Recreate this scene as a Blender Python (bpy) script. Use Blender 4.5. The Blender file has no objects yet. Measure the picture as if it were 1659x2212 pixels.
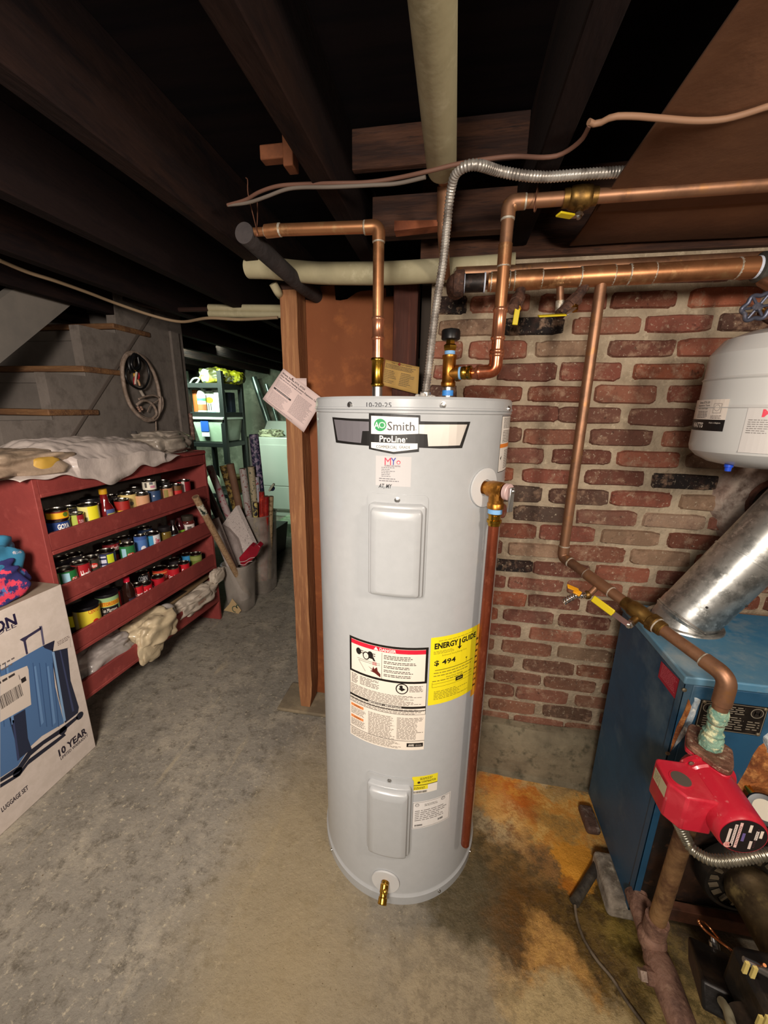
import bpy, bmesh, math, random
from mathutils import Vector, Matrix, noise
random.seed(7)
C = bpy.context.scene.collection
PI = math.pi
# ------------------------------------------------------------------ camera
W_, H_, F_ = 1659, 2212, 833.3
PIT, ROL, YAW = math.radians(14.705), math.radians(0.841), math.radians(-9.840)
CAM = Vector((0, 0, 1.48))
def _cam():
    cp, sp, cr, sr, cy, sy = math.cos(PIT), math.sin(PIT), math.cos(ROL), math.sin(ROL), math.cos(YAW), math.sin(YAW)
    M0 = Matrix(((1, 0, 0), (0, 0, -1), (0, 1, 0)))
    Yw = Matrix(((cy, -sy, 0), (sy, cy, 0), (0, 0, 1)))
    P = Matrix(((1, 0, 0), (0, cp, -sp), (0, sp, cp)))
    R = Matrix(((cr, -sr, 0), (sr, cr, 0), (0, 0, 1)))
    return R @ P @ M0 @ Yw
A_ = _cam(); AT_ = A_.transposed()
def ray(px, py): return AT_ @ Vector(((px - W_ / 2) / F_, (py - H_ / 2) / F_, 1))
def AY(px, py, Y): r = ray(px, py); return CAM + r * (Y / r.y)
def AX(px, py, X): r = ray(px, py); return CAM + r * (X / r.x)
def AZ(px, py, Z=0.0): r = ray(px, py); return CAM + r * ((Z - CAM.z) / r.z)
cam = bpy.data.cameras.new('camera'); camo = bpy.data.objects.new('camera', cam); C.objects.link(camo)
cam.sensor_fit = 'VERTICAL'; cam.sensor_height = 36; cam.sensor_width = 27; cam.lens = F_ / H_ * 36; cam.clip_start = .02
mw = Matrix((A_[0], -A_[1], -A_[2])).transposed().to_4x4(); mw.translation = CAM; camo.matrix_world = mw
bpy.context.scene.camera = camo
# ------------------------------------------------------------------ materials
def s2l(c): return c / 12.92 if c <= .04045 else ((c + .055) / 1.055) ** 2.4
def rgb(h): return tuple(s2l(int(h[i:i + 2], 16) / 255) for i in (0, 2, 4)) + (1,)
_M = {}
def mat(name, col, r=.6, m=0.0, n=None, b=None, alpha=1, coat=0, emit=None, trans=0, stretch=(1, 1, 1), n2=None, spec=.5):
    """col/hex; n=(scale, hex, lo, hi) noise mix; n2 same again; b=(scale, strength) bump"""
    if name in _M: return _M[name]
    M = bpy.data.materials.new(name); M.use_nodes = True; nt = M.node_tree; B = nt.nodes['Principled BSDF']
    B.inputs['Base Color'].default_value = rgb(col); B.inputs['Roughness'].default_value = r; B.inputs['Metallic'].default_value = m
    B.inputs['Alpha'].default_value = alpha; B.inputs['Coat Weight'].default_value = coat; B.inputs['Specular IOR Level'].default_value = spec
    B.inputs['Transmission Weight'].default_value = trans
    if emit: B.inputs['Emission Color'].default_value = rgb(emit[0]); B.inputs['Emission Strength'].default_value = emit[1]
    tc = mp = None
    if n or b or n2:
        tc = nt.nodes.new('ShaderNodeTexCoord'); mp = nt.nodes.new('ShaderNodeMapping'); nt.links.new(tc.outputs['Object'], mp.inputs[0])
        mp.inputs['Scale'].default_value = stretch
    last = None
    for q in (n, n2):
        if not q: continue
        t = nt.nodes.new('ShaderNodeTexNoise'); t.inputs['Scale'].default_value = q[0]; t.inputs['Detail'].default_value = 6; t.inputs['Roughness'].default_value = .65
        nt.links.new(mp.outputs[0], t.inputs['Vector'])
        mr = nt.nodes.new('ShaderNodeMapRange'); mr.inputs[1].default_value = q[2]; mr.inputs[2].default_value = q[3]; nt.links.new(t.outputs[0], mr.inputs[0])
        mx = nt.nodes.new('ShaderNodeMix'); mx.data_type = 'RGBA'; nt.links.new(mr.outputs[0], mx.inputs[0])
        if last: nt.links.new(last, mx.inputs[6])
        else: mx.inputs[6].default_value = rgb(col)
        mx.inputs[7].default_value = rgb(q[1]); last = mx.outputs[2]
    if last: nt.links.new(last, B.inputs['Base Color'])
    if b:
        t = nt.nodes.new('ShaderNodeTexNoise'); t.inputs['Scale'].default_value = b[0]; t.inputs['Detail'].default_value = 8; nt.links.new(mp.outputs[0], t.inputs['Vector'])
        bp = nt.nodes.new('ShaderNodeBump'); bp.inputs['Strength'].default_value = b[1]; bp.inputs['Distance'].default_value = .01
        nt.links.new(t.outputs[0], bp.inputs['Height']); nt.links.new(bp.outputs[0], B.inputs['Normal'])
    _M[name] = M; return M
def ink(h, r=.45, m=0.0): return mat('ink_' + h + ('' if r == .45 else '_g%d' % int(r * 100)) + ('m' if m else ''), h, r, m)
# ------------------------------------------------------------------ mesh builder
def worg(p):
    v = Vector((0, 0, 0))
    while p: v += p.location; p = p.parent
    return v
def tag(o, label=None, cat=None, group=None, kind=None):
    if label: o['label'] = label
    if cat: o['category'] = cat
    if group: o['group'] = group
    if kind: o['kind'] = kind
    return o
def thing(name, label, cat, loc=(0, 0, 0), group=None):
    o = bpy.data.objects.new(name, None); o.empty_display_size = .05; C.objects.link(o); o.location = loc
    return tag(o, label, cat, group)
def frame_for(d):
    d = d.normalized(); a = Vector((0, 0, 1)) if abs(d.z) < .9 else Vector((1, 0, 0))
    x = d.cross(a).normalized(); return x, d.cross(x).normalized()
def rounded(path, rad, seg=6):
    P = [Vector(p) for p in path]
    if rad <= 0: return P
    out = [P[0]]
    for i in range(1, len(P) - 1):
        a, b, c = P[i - 1], P[i], P[i + 1]; u = (a - b); v = (c - b); lu, lv = u.length, v.length; u.normalize(); v.normalize()
        ang = u.angle(v)
        if ang > PI - .02: out.append(b); continue
        t = min(rad / math.tan(ang / 2), lu * .49, lv * .49)
        p0, p1 = b + u * t, b + v * t
        for k in range(seg + 1):
            s = k / seg; out.append((p0 * (1 - s) + b * s) * (1 - s) + (b * (1 - s) + p1 * s) * s)
    out.append(P[-1]); return out
def smooth(path, n=8):
    P = [Vector(p) for p in path]; out = []
    Q = [P[0] * 2 - P[1]] + P + [P[-1] * 2 - P[-2]]
    for i in range(1, len(Q) - 2):
        a, b, c, d = Q[i - 1:i + 3]
        for k in range(n):
            t = k / n; out.append(.5 * ((2 * b) + (c - a) * t + (2 * a - 5 * b + 4 * c - d) * t * t + (3 * b - a - 3 * c + d) * t ** 3))
    out.append(P[-1]); return out
def resample(path, step):
    P = [Vector(p) for p in path]; out = [P[0].copy()]; acc = 0
    for a, b in zip(P, P[1:]):
        L = (b - a).length
        while acc + L >= step:
            t = (step - acc) / L; a = a.lerp(b, t); out.append(a.copy()); L = (b - a).length; acc = 0
            if L < 1e-9: break
        acc += L
    return out
class MB:
    def __init__(s): s.v = []; s.f = []; s.m = []; s.mats = []
    def mi(s, m):
        if m is None: return 0
        if m not in s.mats: s.mats.append(m)
        return s.mats.index(m)
    def add(s, V, F, m=None):
        k = len(s.v); s.v += [Vector(p) for p in V]; i = s.mi(m)
        for f in F: s.f.append([k + j for j in f]); s.m.append(i)
        return s
    def box(s, a, b, m=None):
        (x0, y0, z0), (x1, y1, z1) = a, b
        return s.add([(x, y, z) for z in (z0, z1) for y in (y0, y1) for x in (x0, x1)],
                     [(0, 2, 3, 1), (4, 5, 7, 6), (0, 1, 5, 4), (2, 6, 7, 3), (0, 4, 6, 2), (1, 3, 7, 5)], m)
    def hexa(s, P, m=None):   # 4 bottom, 4 top, both ccw from above
        return s.add(P, [(3, 2, 1, 0), (4, 5, 6, 7), (0, 1, 5, 4), (1, 2, 6, 5), (2, 3, 7, 6), (3, 0, 4, 7)], m)
    def beam(s, p0, p1, w, h, m=None, up=(0, 0, 1), twist=0):
        p0, p1 = Vector(p0), Vector(p1); d = (p1 - p0).normalized(); u = Vector(up); x = d.cross(u).normalized(); y = x.cross(d).normalized()
        if twist: R = Matrix.Rotation(twist, 3, d); x = R @ x; y = R @ y
        c = [(-w / 2, -h / 2), (w / 2, -h / 2), (w / 2, h / 2), (-w / 2, h / 2)]
        return s.add([p + x * a + y * b for p in (p0, p1) for a, b in c], [(0, 1, 2, 3), (7, 6, 5, 4), (0, 4, 5, 1), (1, 5, 6, 2), (2, 6, 7, 3), (3, 7, 4, 0)], m)
    def tube(s, path, r, n=16, m=None, cap=True, sx=1, sy=1, rfun=None):
        P = [Vector(p) for p in path]; V = []; F = []
        x = None
        for i, p in enumerate(P):
            d = (P[min(i + 1, len(P) - 1)] - P[max(i - 1, 0)])
            if d.length < 1e-9: d = Vector((0, 0, 1))
            d.normalize()
            if x is None: x, y = frame_for(d)
            else:
                x = (x - d * x.dot(d)).normalized(); y = d.cross(x)
            R = r(i / (len(P) - 1)) if callable(r) else r
            if rfun: R = rfun(i, R)
            V += [p + x * (R * sx * math.cos(2 * PI * k / n)) + y * (R * sy * math.sin(2 * PI * k / n)) for k in range(n)]
        for i in range(len(P) - 1):
            for k in range(n):
                a = i * n + k; b = i * n + (k + 1) % n; F.append((a, b, b + n, a + n))
        if cap: F.append(tuple(range(n))[::-1]); F.append(tuple((len(P) - 1) * n + k for k in range(n)))
        return s.add(V, F, m)
    def lathe(s, o, axis, prof, n=32, m=None, cap0=True, cap1=True):   # prof: (dist along axis, radius)
        o = Vector(o); d = Vector(axis).normalized(); x, y = frame_for(d); V = []; F = []
        for t, R in prof:
            V += [o + d * t + x * (R * math.cos(2 * PI * k / n)) + y * (R * math.sin(2 * PI * k / n)) for k in range(n)]
        for i in range(len(prof) - 1):
            for k in range(n):
                a = i * n + k; b = i * n + (k + 1) % n; F.append((a, b, b + n, a + n))
        if cap0: F.append(tuple(range(n))[::-1])
        if cap1: F.append(tuple((len(prof) - 1) * n + k for k in range(n)))
        return s.add(V, F, m)
    def torus(s, c, axis, R, r, n=24, k=8, m=None):
        x, y = frame_for(Vector(axis)); c = Vector(c)
        return s.tube([c + x * R * math.cos(2 * PI * i / n) + y * R * math.sin(2 * PI * i / n) for i in range(n + 1)], r, k, m, cap=False)
    def ball(s, c, r, m=None, n=16, sc=(1, 1, 1)):
        c = Vector(c); V = []; F = []; h = n // 2
        for i in range(h + 1):
            a = PI * i / h
            V += [c + Vector((r * sc[0] * math.sin(a) * math.cos(2 * PI * k / n), r * sc[1] * math.sin(a) * math.sin(2 * PI * k / n), r * sc[2] * math.cos(a))) for k in range(n)]
        for i in range(h):
            for k in range(n):
                a = i * n + k; b = i * n + (k + 1) % n; F.append((a, a + n, b + n, b))
        return s.add(V, F, m)
    def prism(s, pts, d, m=None):   # planar polygon extruded by vector d
        P = [Vector(p) for p in pts]; d = Vector(d); k = len(P)
        return s.add(P + [p + d for p in P], [tuple(range(k))[::-1], tuple(range(k, 2 * k))] + [(i, (i + 1) % k, k + (i + 1) % k, k + i) for i in range(k)], m)
    def build(s, name, m=None, parent=None, bevel=0, bseg=2, sharp=38, sub=0, weld=False):
        me = bpy.data.meshes.new(name); o = worg(parent)
        me.from_pydata([p - o for p in s.v], [], s.f)
        for q in (s.mats or ([m] if m else [])): me.materials.append(q)
        if s.mats:
            for p, i in zip(me.polygons, s.m): p.material_index = i
        bm = bmesh.new(); bm.from_mesh(me)
        if weld: bmesh.ops.remove_doubles(bm, verts=bm.verts, dist=1e-5)
        bmesh.ops.recalc_face_normals(bm, faces=bm.faces); bm.to_mesh(me); bm.free()
        me.shade_smooth(); me.set_sharp_from_angle(angle=math.radians(sharp))
        ob = bpy.data.objects.new(name, me); C.objects.link(ob)
        if parent: ob.parent = parent
        if bevel:
            bv = ob.modifiers.new('bevel', 'BEVEL'); bv.width = bevel; bv.segments = bseg; bv.limit_method = 'ANGLE'; bv.angle_limit = math.radians(35)
        if sub: sb = ob.modifiers.new('sub', 'SUBSURF'); sb.levels = sb.render_levels = sub
        return ob
def struct(mb, name, m=None, **k): return tag(mb.build(name, m, **k), kind='structure')
def copy_tree(o, parent=None):
    c = o.copy(); C.objects.link(c); c.parent = parent
    for ch in list(o.children): copy_tree(ch, c)
    return c
# ------------------------------------------------------------------ decals printed on a surface
class Cyl:
    """vertical cylinder; u = arc length to the right seen from outside, 0 faces -Y (turned by phi)"""
    def __init__(s, c, r, z0=0.0, phi=0.0): s.c = Vector((c[0], c[1])); s.r = r; s.z0 = z0; s.phi = phi; s.curved = True
    def map(s, u, v, h=0): a = u / s.r + s.phi; R = s.r + h; return Vector((s.c.x + R * math.sin(a), s.c.y - R * math.cos(a), s.z0 + v))
    def inv(s, px, py):
        d = ray(px, py); o = Vector((CAM.x - s.c.x, CAM.y - s.c.y)); dd = Vector((d.x, d.y))
        A = dd.dot(dd); B = 2 * o.dot(dd); Cc = o.dot(o) - s.r ** 2; D = max(B * B - 4 * A * Cc, 0); t = (-B - math.sqrt(D)) / (2 * A)
        p = CAM + d * t; a = math.atan2(p.x - s.c.x, -(p.y - s.c.y)) - s.phi; return a * s.r, p.z - s.z0
class Plane:
    def __init__(s, o, u, v): s.o = Vector(o); s.u = Vector(u).normalized(); s.v = Vector(v); s.n = s.u.cross(s.v).normalized(); s.v = s.n.cross(s.u).normalized(); s.curved = False
    def map(s, u, v, h=0): return s.o + s.u * u + s.v * v + s.n * h
    def inv(s, px, py):
        d = ray(px, py); t = (s.o - CAM).dot(s.n) / d.dot(s.n); p = CAM + d * t - s.o; return p.dot(s.u), p.dot(s.v)
_T = {}
def textmesh(t, bold=0, shear=0):
    k = (t, bold, shear)
    if k not in _T:
        cu = bpy.data.curves.new('t', 'FONT'); cu.body = t; cu.size = 1; cu.offset = bold; cu.shear = shear; cu.resolution_u = 2
        ob = bpy.data.objects.new('t', cu); C.objects.link(ob); me = bpy.data.meshes.new_from_object(ob.evaluated_get(bpy.context.evaluated_depsgraph_get()))
        V = [(v.co.x, v.co.y) for v in me.vertices]; F = [tuple(p.vertices) for p in me.polygons]
        bpy.data.objects.remove(ob); bpy.data.curves.remove(cu); bpy.data.meshes.remove(me)
        x0 = min(a for a, b in V); x1 = max(a for a, b in V); y0 = min(b for a, b in V); y1 = max(b for a, b in V)
        _T[k] = ([((a - x0) / (x1 - x0), (b - y0) / (y1 - y0)) for a, b in V], F, (x1 - x0) / (y1 - y0))
    return _T[k]
class Decal:
    def __init__(s, surf, lift=.0004): s.s = surf; s.L = []; s.h = lift; s.k = 0
    def _add(s, V, F, col, m=None): s.L.append((V, F, m or ink(col), s.h + s.k * .00016)); return s
    def up(s): s.k += 1; return s
    def poly(s, pts, col, m=None): return s._add(pts, [tuple(range(len(pts)))], col, m)
    def polyp(s, pts, col, m=None): return s.poly([s.s.inv(*p) for p in pts], col, m)
    def rect(s, u0, v0, u1, v1, col, m=None): return s.poly([(u0, v0), (u1, v0), (u1, v1), (u0, v1)], col, m)
    def rectp(s, x0, y0, x1, y1, col, m=None):
        (u0, v1), (u1, v0) = s.s.inv(x0, y0), s.s.inv(x1, y1); return s.rect(u0, v0, u1, v1, col, m)
    def disc(s, u, v, r, col, ry=None, n=20, m=None): return s.poly([(u + r * math.cos(2 * PI * k / n), v + (ry or r) * math.sin(2 * PI * k / n)) for k in range(n)], col, m)
    def text(s, t, u0, v0, u1, v1, col, bold=.02, shear=0, rot=0):
        V, F, a = textmesh(t, bold, shear); P = [(u0 + (u1 - u0) * x, v0 + (v1 - v0) * y) for x, y in V]
        if rot:
            c, q = math.cos(rot), math.sin(rot); P = [(u0 + (x - u0) * c - (y - v0) * q, v0 + (x - u0) * q + (y - v0) * c) for x, y in P]
        return s._add(P, F, col)
    def textp(s, t, x0, y0, x1, y1, col, bold=.02, shear=0):   # box corners in photo pixels, bottom-left / top-right
        (u0, v0), (u1, v1) = s.s.inv(x0, y0), s.s.inv(x1, y1); return s.text(t, u0, v0, u1, v1, col, bold, shear)
    def lines(s, u0, v0, u1, v1, n, col, fill=.5, ragged=.3, word=.012, seed=1):
        rr = random.Random(seed); dv = (v1 - v0) / n; V = []; F = []
        for i in range(n):
            u = u0; end = u1 - rr.random() * ragged * (u1 - u0); b = v1 - (i + 1) * dv + dv * (1 - fill) / 2
            while u < end:
                w = min(word * (.4 + rr.random()), end - u); k = len(V)
                V += [(u, b), (u + w, b), (u + w, b + dv * fill), (u, b + dv * fill)]; F.append((k, k + 1, k + 2, k + 3)); u += w + word * .22
        return s._add(V, F, col)
    def bars(s, u0, v0, u1, v1, n, col, seed=3):
        rr = random.Random(seed); V = []; F = []; w = (u1 - u0) / n
        for i in range(n):
            k = len(V); a = u0 + i * w; b = a + w * rr.uniform(.25, .8); V += [(a, v0), (b, v0), (b, v1), (a, v1)]; F.append((k, k + 1, k + 2, k + 3))
        return s._add(V, F, col)
    def build(s, name, parent=None, label=None, base=None):
        me = bpy.data.meshes.new(name); bm = bmesh.new(); mats = []; o = worg(parent)
        for V, F, m, h in s.L:
            if m not in mats: mats.append(m)
            i = mats.index(m); vs = [bm.verts.new((a, b, h)) for a, b in V]
            for f in F:
                try: q = bm.faces.new([vs[j] for j in f]); q.material_index = i
                except ValueError: pass
        if s.s.curved:
            bmesh.ops.triangulate(bm, faces=[f for f in bm.faces if len(f.verts) > 4])
            us = [v.co.x for v in bm.verts]; st = s.s.r * .07; k = math.ceil(min(us) / st)
            while k * st < max(us):
                bmesh.ops.bisect_plane(bm, geom=bm.verts[:] + bm.edges[:] + bm.faces[:], plane_co=(k * st, 0, 0), plane_no=(1, 0, 0)); k += 1
        for v in bm.verts: v.co = s.s.map(v.co.x, v.co.y, v.co.z) - o
        bm.to_mesh(me); bm.free()
        for m in mats: me.materials.append(m)
        ob = bpy.data.objects.new(name, me); C.objects.link(ob); ob.parent = parent
        if label: ob['label'] = label
        return ob
# crumpled blob: an ellipsoid pushed about by ridged noise
def crumple(name, c, size, m, seed=0, n=40, amp=.25, freq=3.0, flat=None, parent=None, power=.7, rz=0.0, front=None):
    mb = MB(); V = []; F = []; h = n // 2; c = Vector(c); ca, sa = math.cos(rz), math.sin(rz)
    for i in range(h + 1):
        a = PI * i / h
        for k in range(n):
            b = 2 * PI * k / n; d = Vector((math.sin(a) * math.cos(b), math.sin(a) * math.sin(b), math.cos(a)))
            q = Vector([math.copysign(abs(x) ** power, x) for x in d]); t = d * freq + Vector((seed * 7.1, seed * 3.3, 0))
            f1 = abs(noise.noise(t)); f2 = abs(noise.noise(t * 2.1 + Vector((5, 1, 9)))); f3 = abs(noise.noise(t * 4.3))
            f4 = abs(noise.noise(t * 8.5)); w = .80 + amp * (1.3 * f1 ** .6 - .25) + amp * .6 * f2 ** .6 + amp * .32 * f3 ** .6 + amp * .12 * f4 ** .6
            p = Vector((q.x * size[0] * w, q.y * size[1] * w, q.z * size[2] * w))
            p = Vector((p.x * ca - p.y * sa, p.x * sa + p.y * ca, p.z)) + c
            if flat is not None and p.z < flat: p.z = flat + (flat - p.z) * .02
            if front is not None and p.x > front: p.x = front
            V.append(p)
    for i in range(h):
        for k in range(n):
            a = i * n + k; b = i * n + (k + 1) % n; F.append((a, a + n, b + n, b))
    mb.add(V, F); return mb.build(name, m, parent, sharp=75, weld=True, sub=1)
# ================================================================== SETTING
WY = 1.45          # brick face
def concrete_floor():
    M = bpy.data.materials.new('concrete_floor'); M.use_nodes = True; nt = M.node_tree; B = nt.nodes['Principled BSDF']; L = nt.links.new
    N = nt.nodes.new
    tc = N('ShaderNodeTexCoord'); co = tc.outputs['Object']
    def noise_(sc, det=8, rough=.65, vec=None):
        t = N('ShaderNodeTexNoise'); t.inputs['Scale'].default_value = sc; t.inputs['Detail'].default_value = det; t.inputs['Roughness'].default_value = rough; L(vec or co, t.inputs['Vector']); return t
    def mr(src, a, b, lo=0., hi=1.):
        t = N('ShaderNodeMapRange'); t.inputs[1].default_value = a; t.inputs[2].default_value = b; t.inputs[3].default_value = lo; t.inputs[4].default_value = hi; L(src, t.inputs[0]); return t.outputs[0]
    def mix(f, a, b):
        t = N('ShaderNodeMix'); t.data_type = 'RGBA'
        for s, q in ((0, f), (6, a), (7, b)):
            if isinstance(q, str): t.inputs[s].default_value = rgb(q)
            elif isinstance(q, (int, float)): t.inputs[s].default_value = q
            else: L(q, t.inputs[s])
        return t.outputs[2]
    def mul(a, b):
        t = N('ShaderNodeMath'); t.operation = 'MULTIPLY'
        for i, q in enumerate((a, b)):
            if isinstance(q, (int, float)): t.inputs[i].default_value = q
            else: L(q, t.inputs[i])
        return t.outputs[0]
    col = mix(mr(noise_(1.6).outputs[0], .38, .62), '928c80', '7c776d')
    col = mix(mr(noise_(5.5, 10, .72).outputs[0], .50, .66), col, 'a29a8a')
    col = mix(mr(noise_(18, 12, .8).outputs[0], .50, .64), col, '5f594e')
    col = mix(mr(noise_(60, 5, .7).outputs[0], .57, .68), col, 'b2a892')
    # scratches: streaky long noise
    mp = N('ShaderNodeMapping'); mp.inputs['Scale'].default_value = (14, 2.0, 1); mp.inputs['Rotation'].default_value = (0, 0, -.25); L(co, mp.inputs[0])
    col = mix(mul(mr(noise_(1.2, 6, .6, mp.outputs[0]).outputs[0], .62, .70), .45), col, 'b3a68a')
    # distorted coordinates for the stains
    d = noise_(5, 8, .68); vs = N('ShaderNodeVectorMath'); vs.operation = 'SUBTRACT'; L(d.outputs['Color'], vs.inputs[0]); vs.inputs[1].default_value = (.5, .5, .5)
    vm = N('ShaderNodeVectorMath'); vm.operation = 'SCALE'; L(vs.outputs[0], vm.inputs[0]); vm.inputs['Scale'].default_value = .34
    va = N('ShaderNodeVectorMath'); va.operation = 'ADD'; L(vm.outputs[0], va.inputs[0]); L(co, va.inputs[1]); dc = va.outputs[0]
    wet = 0
    def blob(px, py, rx, ry, c, k=1., soft=.25, rot=0., c2=None):
        nonlocal col
        p = AZ(px, py); m = N('ShaderNodeMapping'); m.vector_type = 'TEXTURE'; m.inputs['Location'].default_value = (p.x, p.y, 0); m.inputs['Rotation'].default_value = (0, 0, rot)
        m.inputs['Scale'].default_value = (rx, ry, 1e3); L(dc, m.inputs[0]); ln = N('ShaderNodeVectorMath'); ln.operation = 'LENGTH'; L(m.outputs[0], ln.inputs[0])
        f = mul(mr(ln.outputs['Value'], 1 + soft, 1 - soft), k); cc = c
        if c2: cc = mix(mr(noise_(26, 10, .8).outputs[0], .46, .56), c, c2)
        col = mix(f, col, cc); return f
    blob(620, 1900, .22, .5, '9c8c6b', .7, .5)
    blob(700, 2130, .18, .2, 'a08f6e', .6, .5)
    f1 = blob(1060, 1960, .25, .20, '5c5036', .95, .28, 0, '4c4229')
    f2 = blob(1230, 1990, .22, .22, '6a4718', .95, .28, 0, '543c1a')
    f2b = blob(1400, 2060, .26, .20, '6b5527', .9, .3, 0, '463414')
    blob(1020, 2180, .25, .10, 'a39478', .95, .4, 0, '8d7f66')
    blob(1190, 2060, .075, .075, 'c99a54', .95, .25, 0, 'a87c42')
    blob(1150, 2140, .12, .05, 'b89460', .8, .4, 0, '8d7550')
    blob(1250, 2190, .18, .07, 'c0aa7c', .95, .3, 0, 'a8946a')
    blob(1480, 2190, .15, .07, 'b99d62', .8, .4, 0, '7c6a3a')
    blob(1390, 2030, .09, .07, '99833a', .7, .5, 0, '6d5c22')
    blob(1150, 1790, .30, .14, 'a5824e', .8, .4, 0, '6f5a38')
    blob(1170, 1735, .27, .15, 'e09c44', 1, .18, 0, 'efbf6c')
    blob(1060, 1800, .07, .05, 'b3a07c', .9, .3, 0, '857457')
    blob(1100, 1700, .13, .06, 'd4701f', .8, .35, 0, 'e6962e')
    blob(1120, 1745, .07, .05, 'd2640f', .8, .35)
    blob(1180, 1700, .10, .025, 'd8bd80', .8, .4, 0, 'b5874a')
    blob(1170, 1840, .10, .04, '9a6a3a', .6, .5, 0, '6d5233')
    blob(1245, 1850, .05, .09, 'eba338', .95, .2, .3, 'e09a30')
    blob(1235, 1900, .035, .03, 'b8701c', .9, .3)
    blob(1250, 1700, .10, .02, '8a7a5a', .8, .4)
    blob(1150, 1672, .30, .018, 'd9c79c', .9, .5, 0, '6b5c42')
    blob(1090, 1760, .05, .10, 'e9c27c', .6, .6, .4, 'b0682a')
    blob(1210, 1770, .12, .035, 'c89a4e', .8, .5, 0, '8c6a38')
    col = mix(mr(noise_(130, 3).outputs[0], .66, .72), col, '54401f')
    L(col, B.inputs['Base Color'])
    w = N('ShaderNodeMath'); w.operation = 'MAXIMUM'; L(f1, w.inputs[0]); L(f2, w.inputs[1]); L(mr(w.outputs[0], 0, 1, .82, .30), B.inputs['Roughness'])
    hb = N('ShaderNodeMath'); hb.operation = 'ADD'; L(noise_(9, 12, .7).outputs[0], hb.inputs[0]); L(mul(noise_(70, 6, .7).outputs[0], .35), hb.inputs[1])
    bp = N('ShaderNodeBump'); bp.inputs['Strength'].default_value = .7; bp.inputs['Distance'].default_value = .014; L(hb.outputs[0], bp.inputs['Height']); L(bp.outputs[0], B.inputs['Normal'])
    return M
mb = MB(); mb.box((-5.2, -2.6, -.12), (2.3, 6.0, 0)); struct(mb, 'floor', concrete_floor())
# raised strip of concrete under the panel wall
mb = MB(); mb.box((-.80, 1.52, 0), (-.16, 1.72, .018)); struct(mb, 'trim_1', mat('sill_concrete', '6d6250', .9, n=(6, '8a7c63', .4, .6), b=(20, .5)), bevel=.006)

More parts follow.
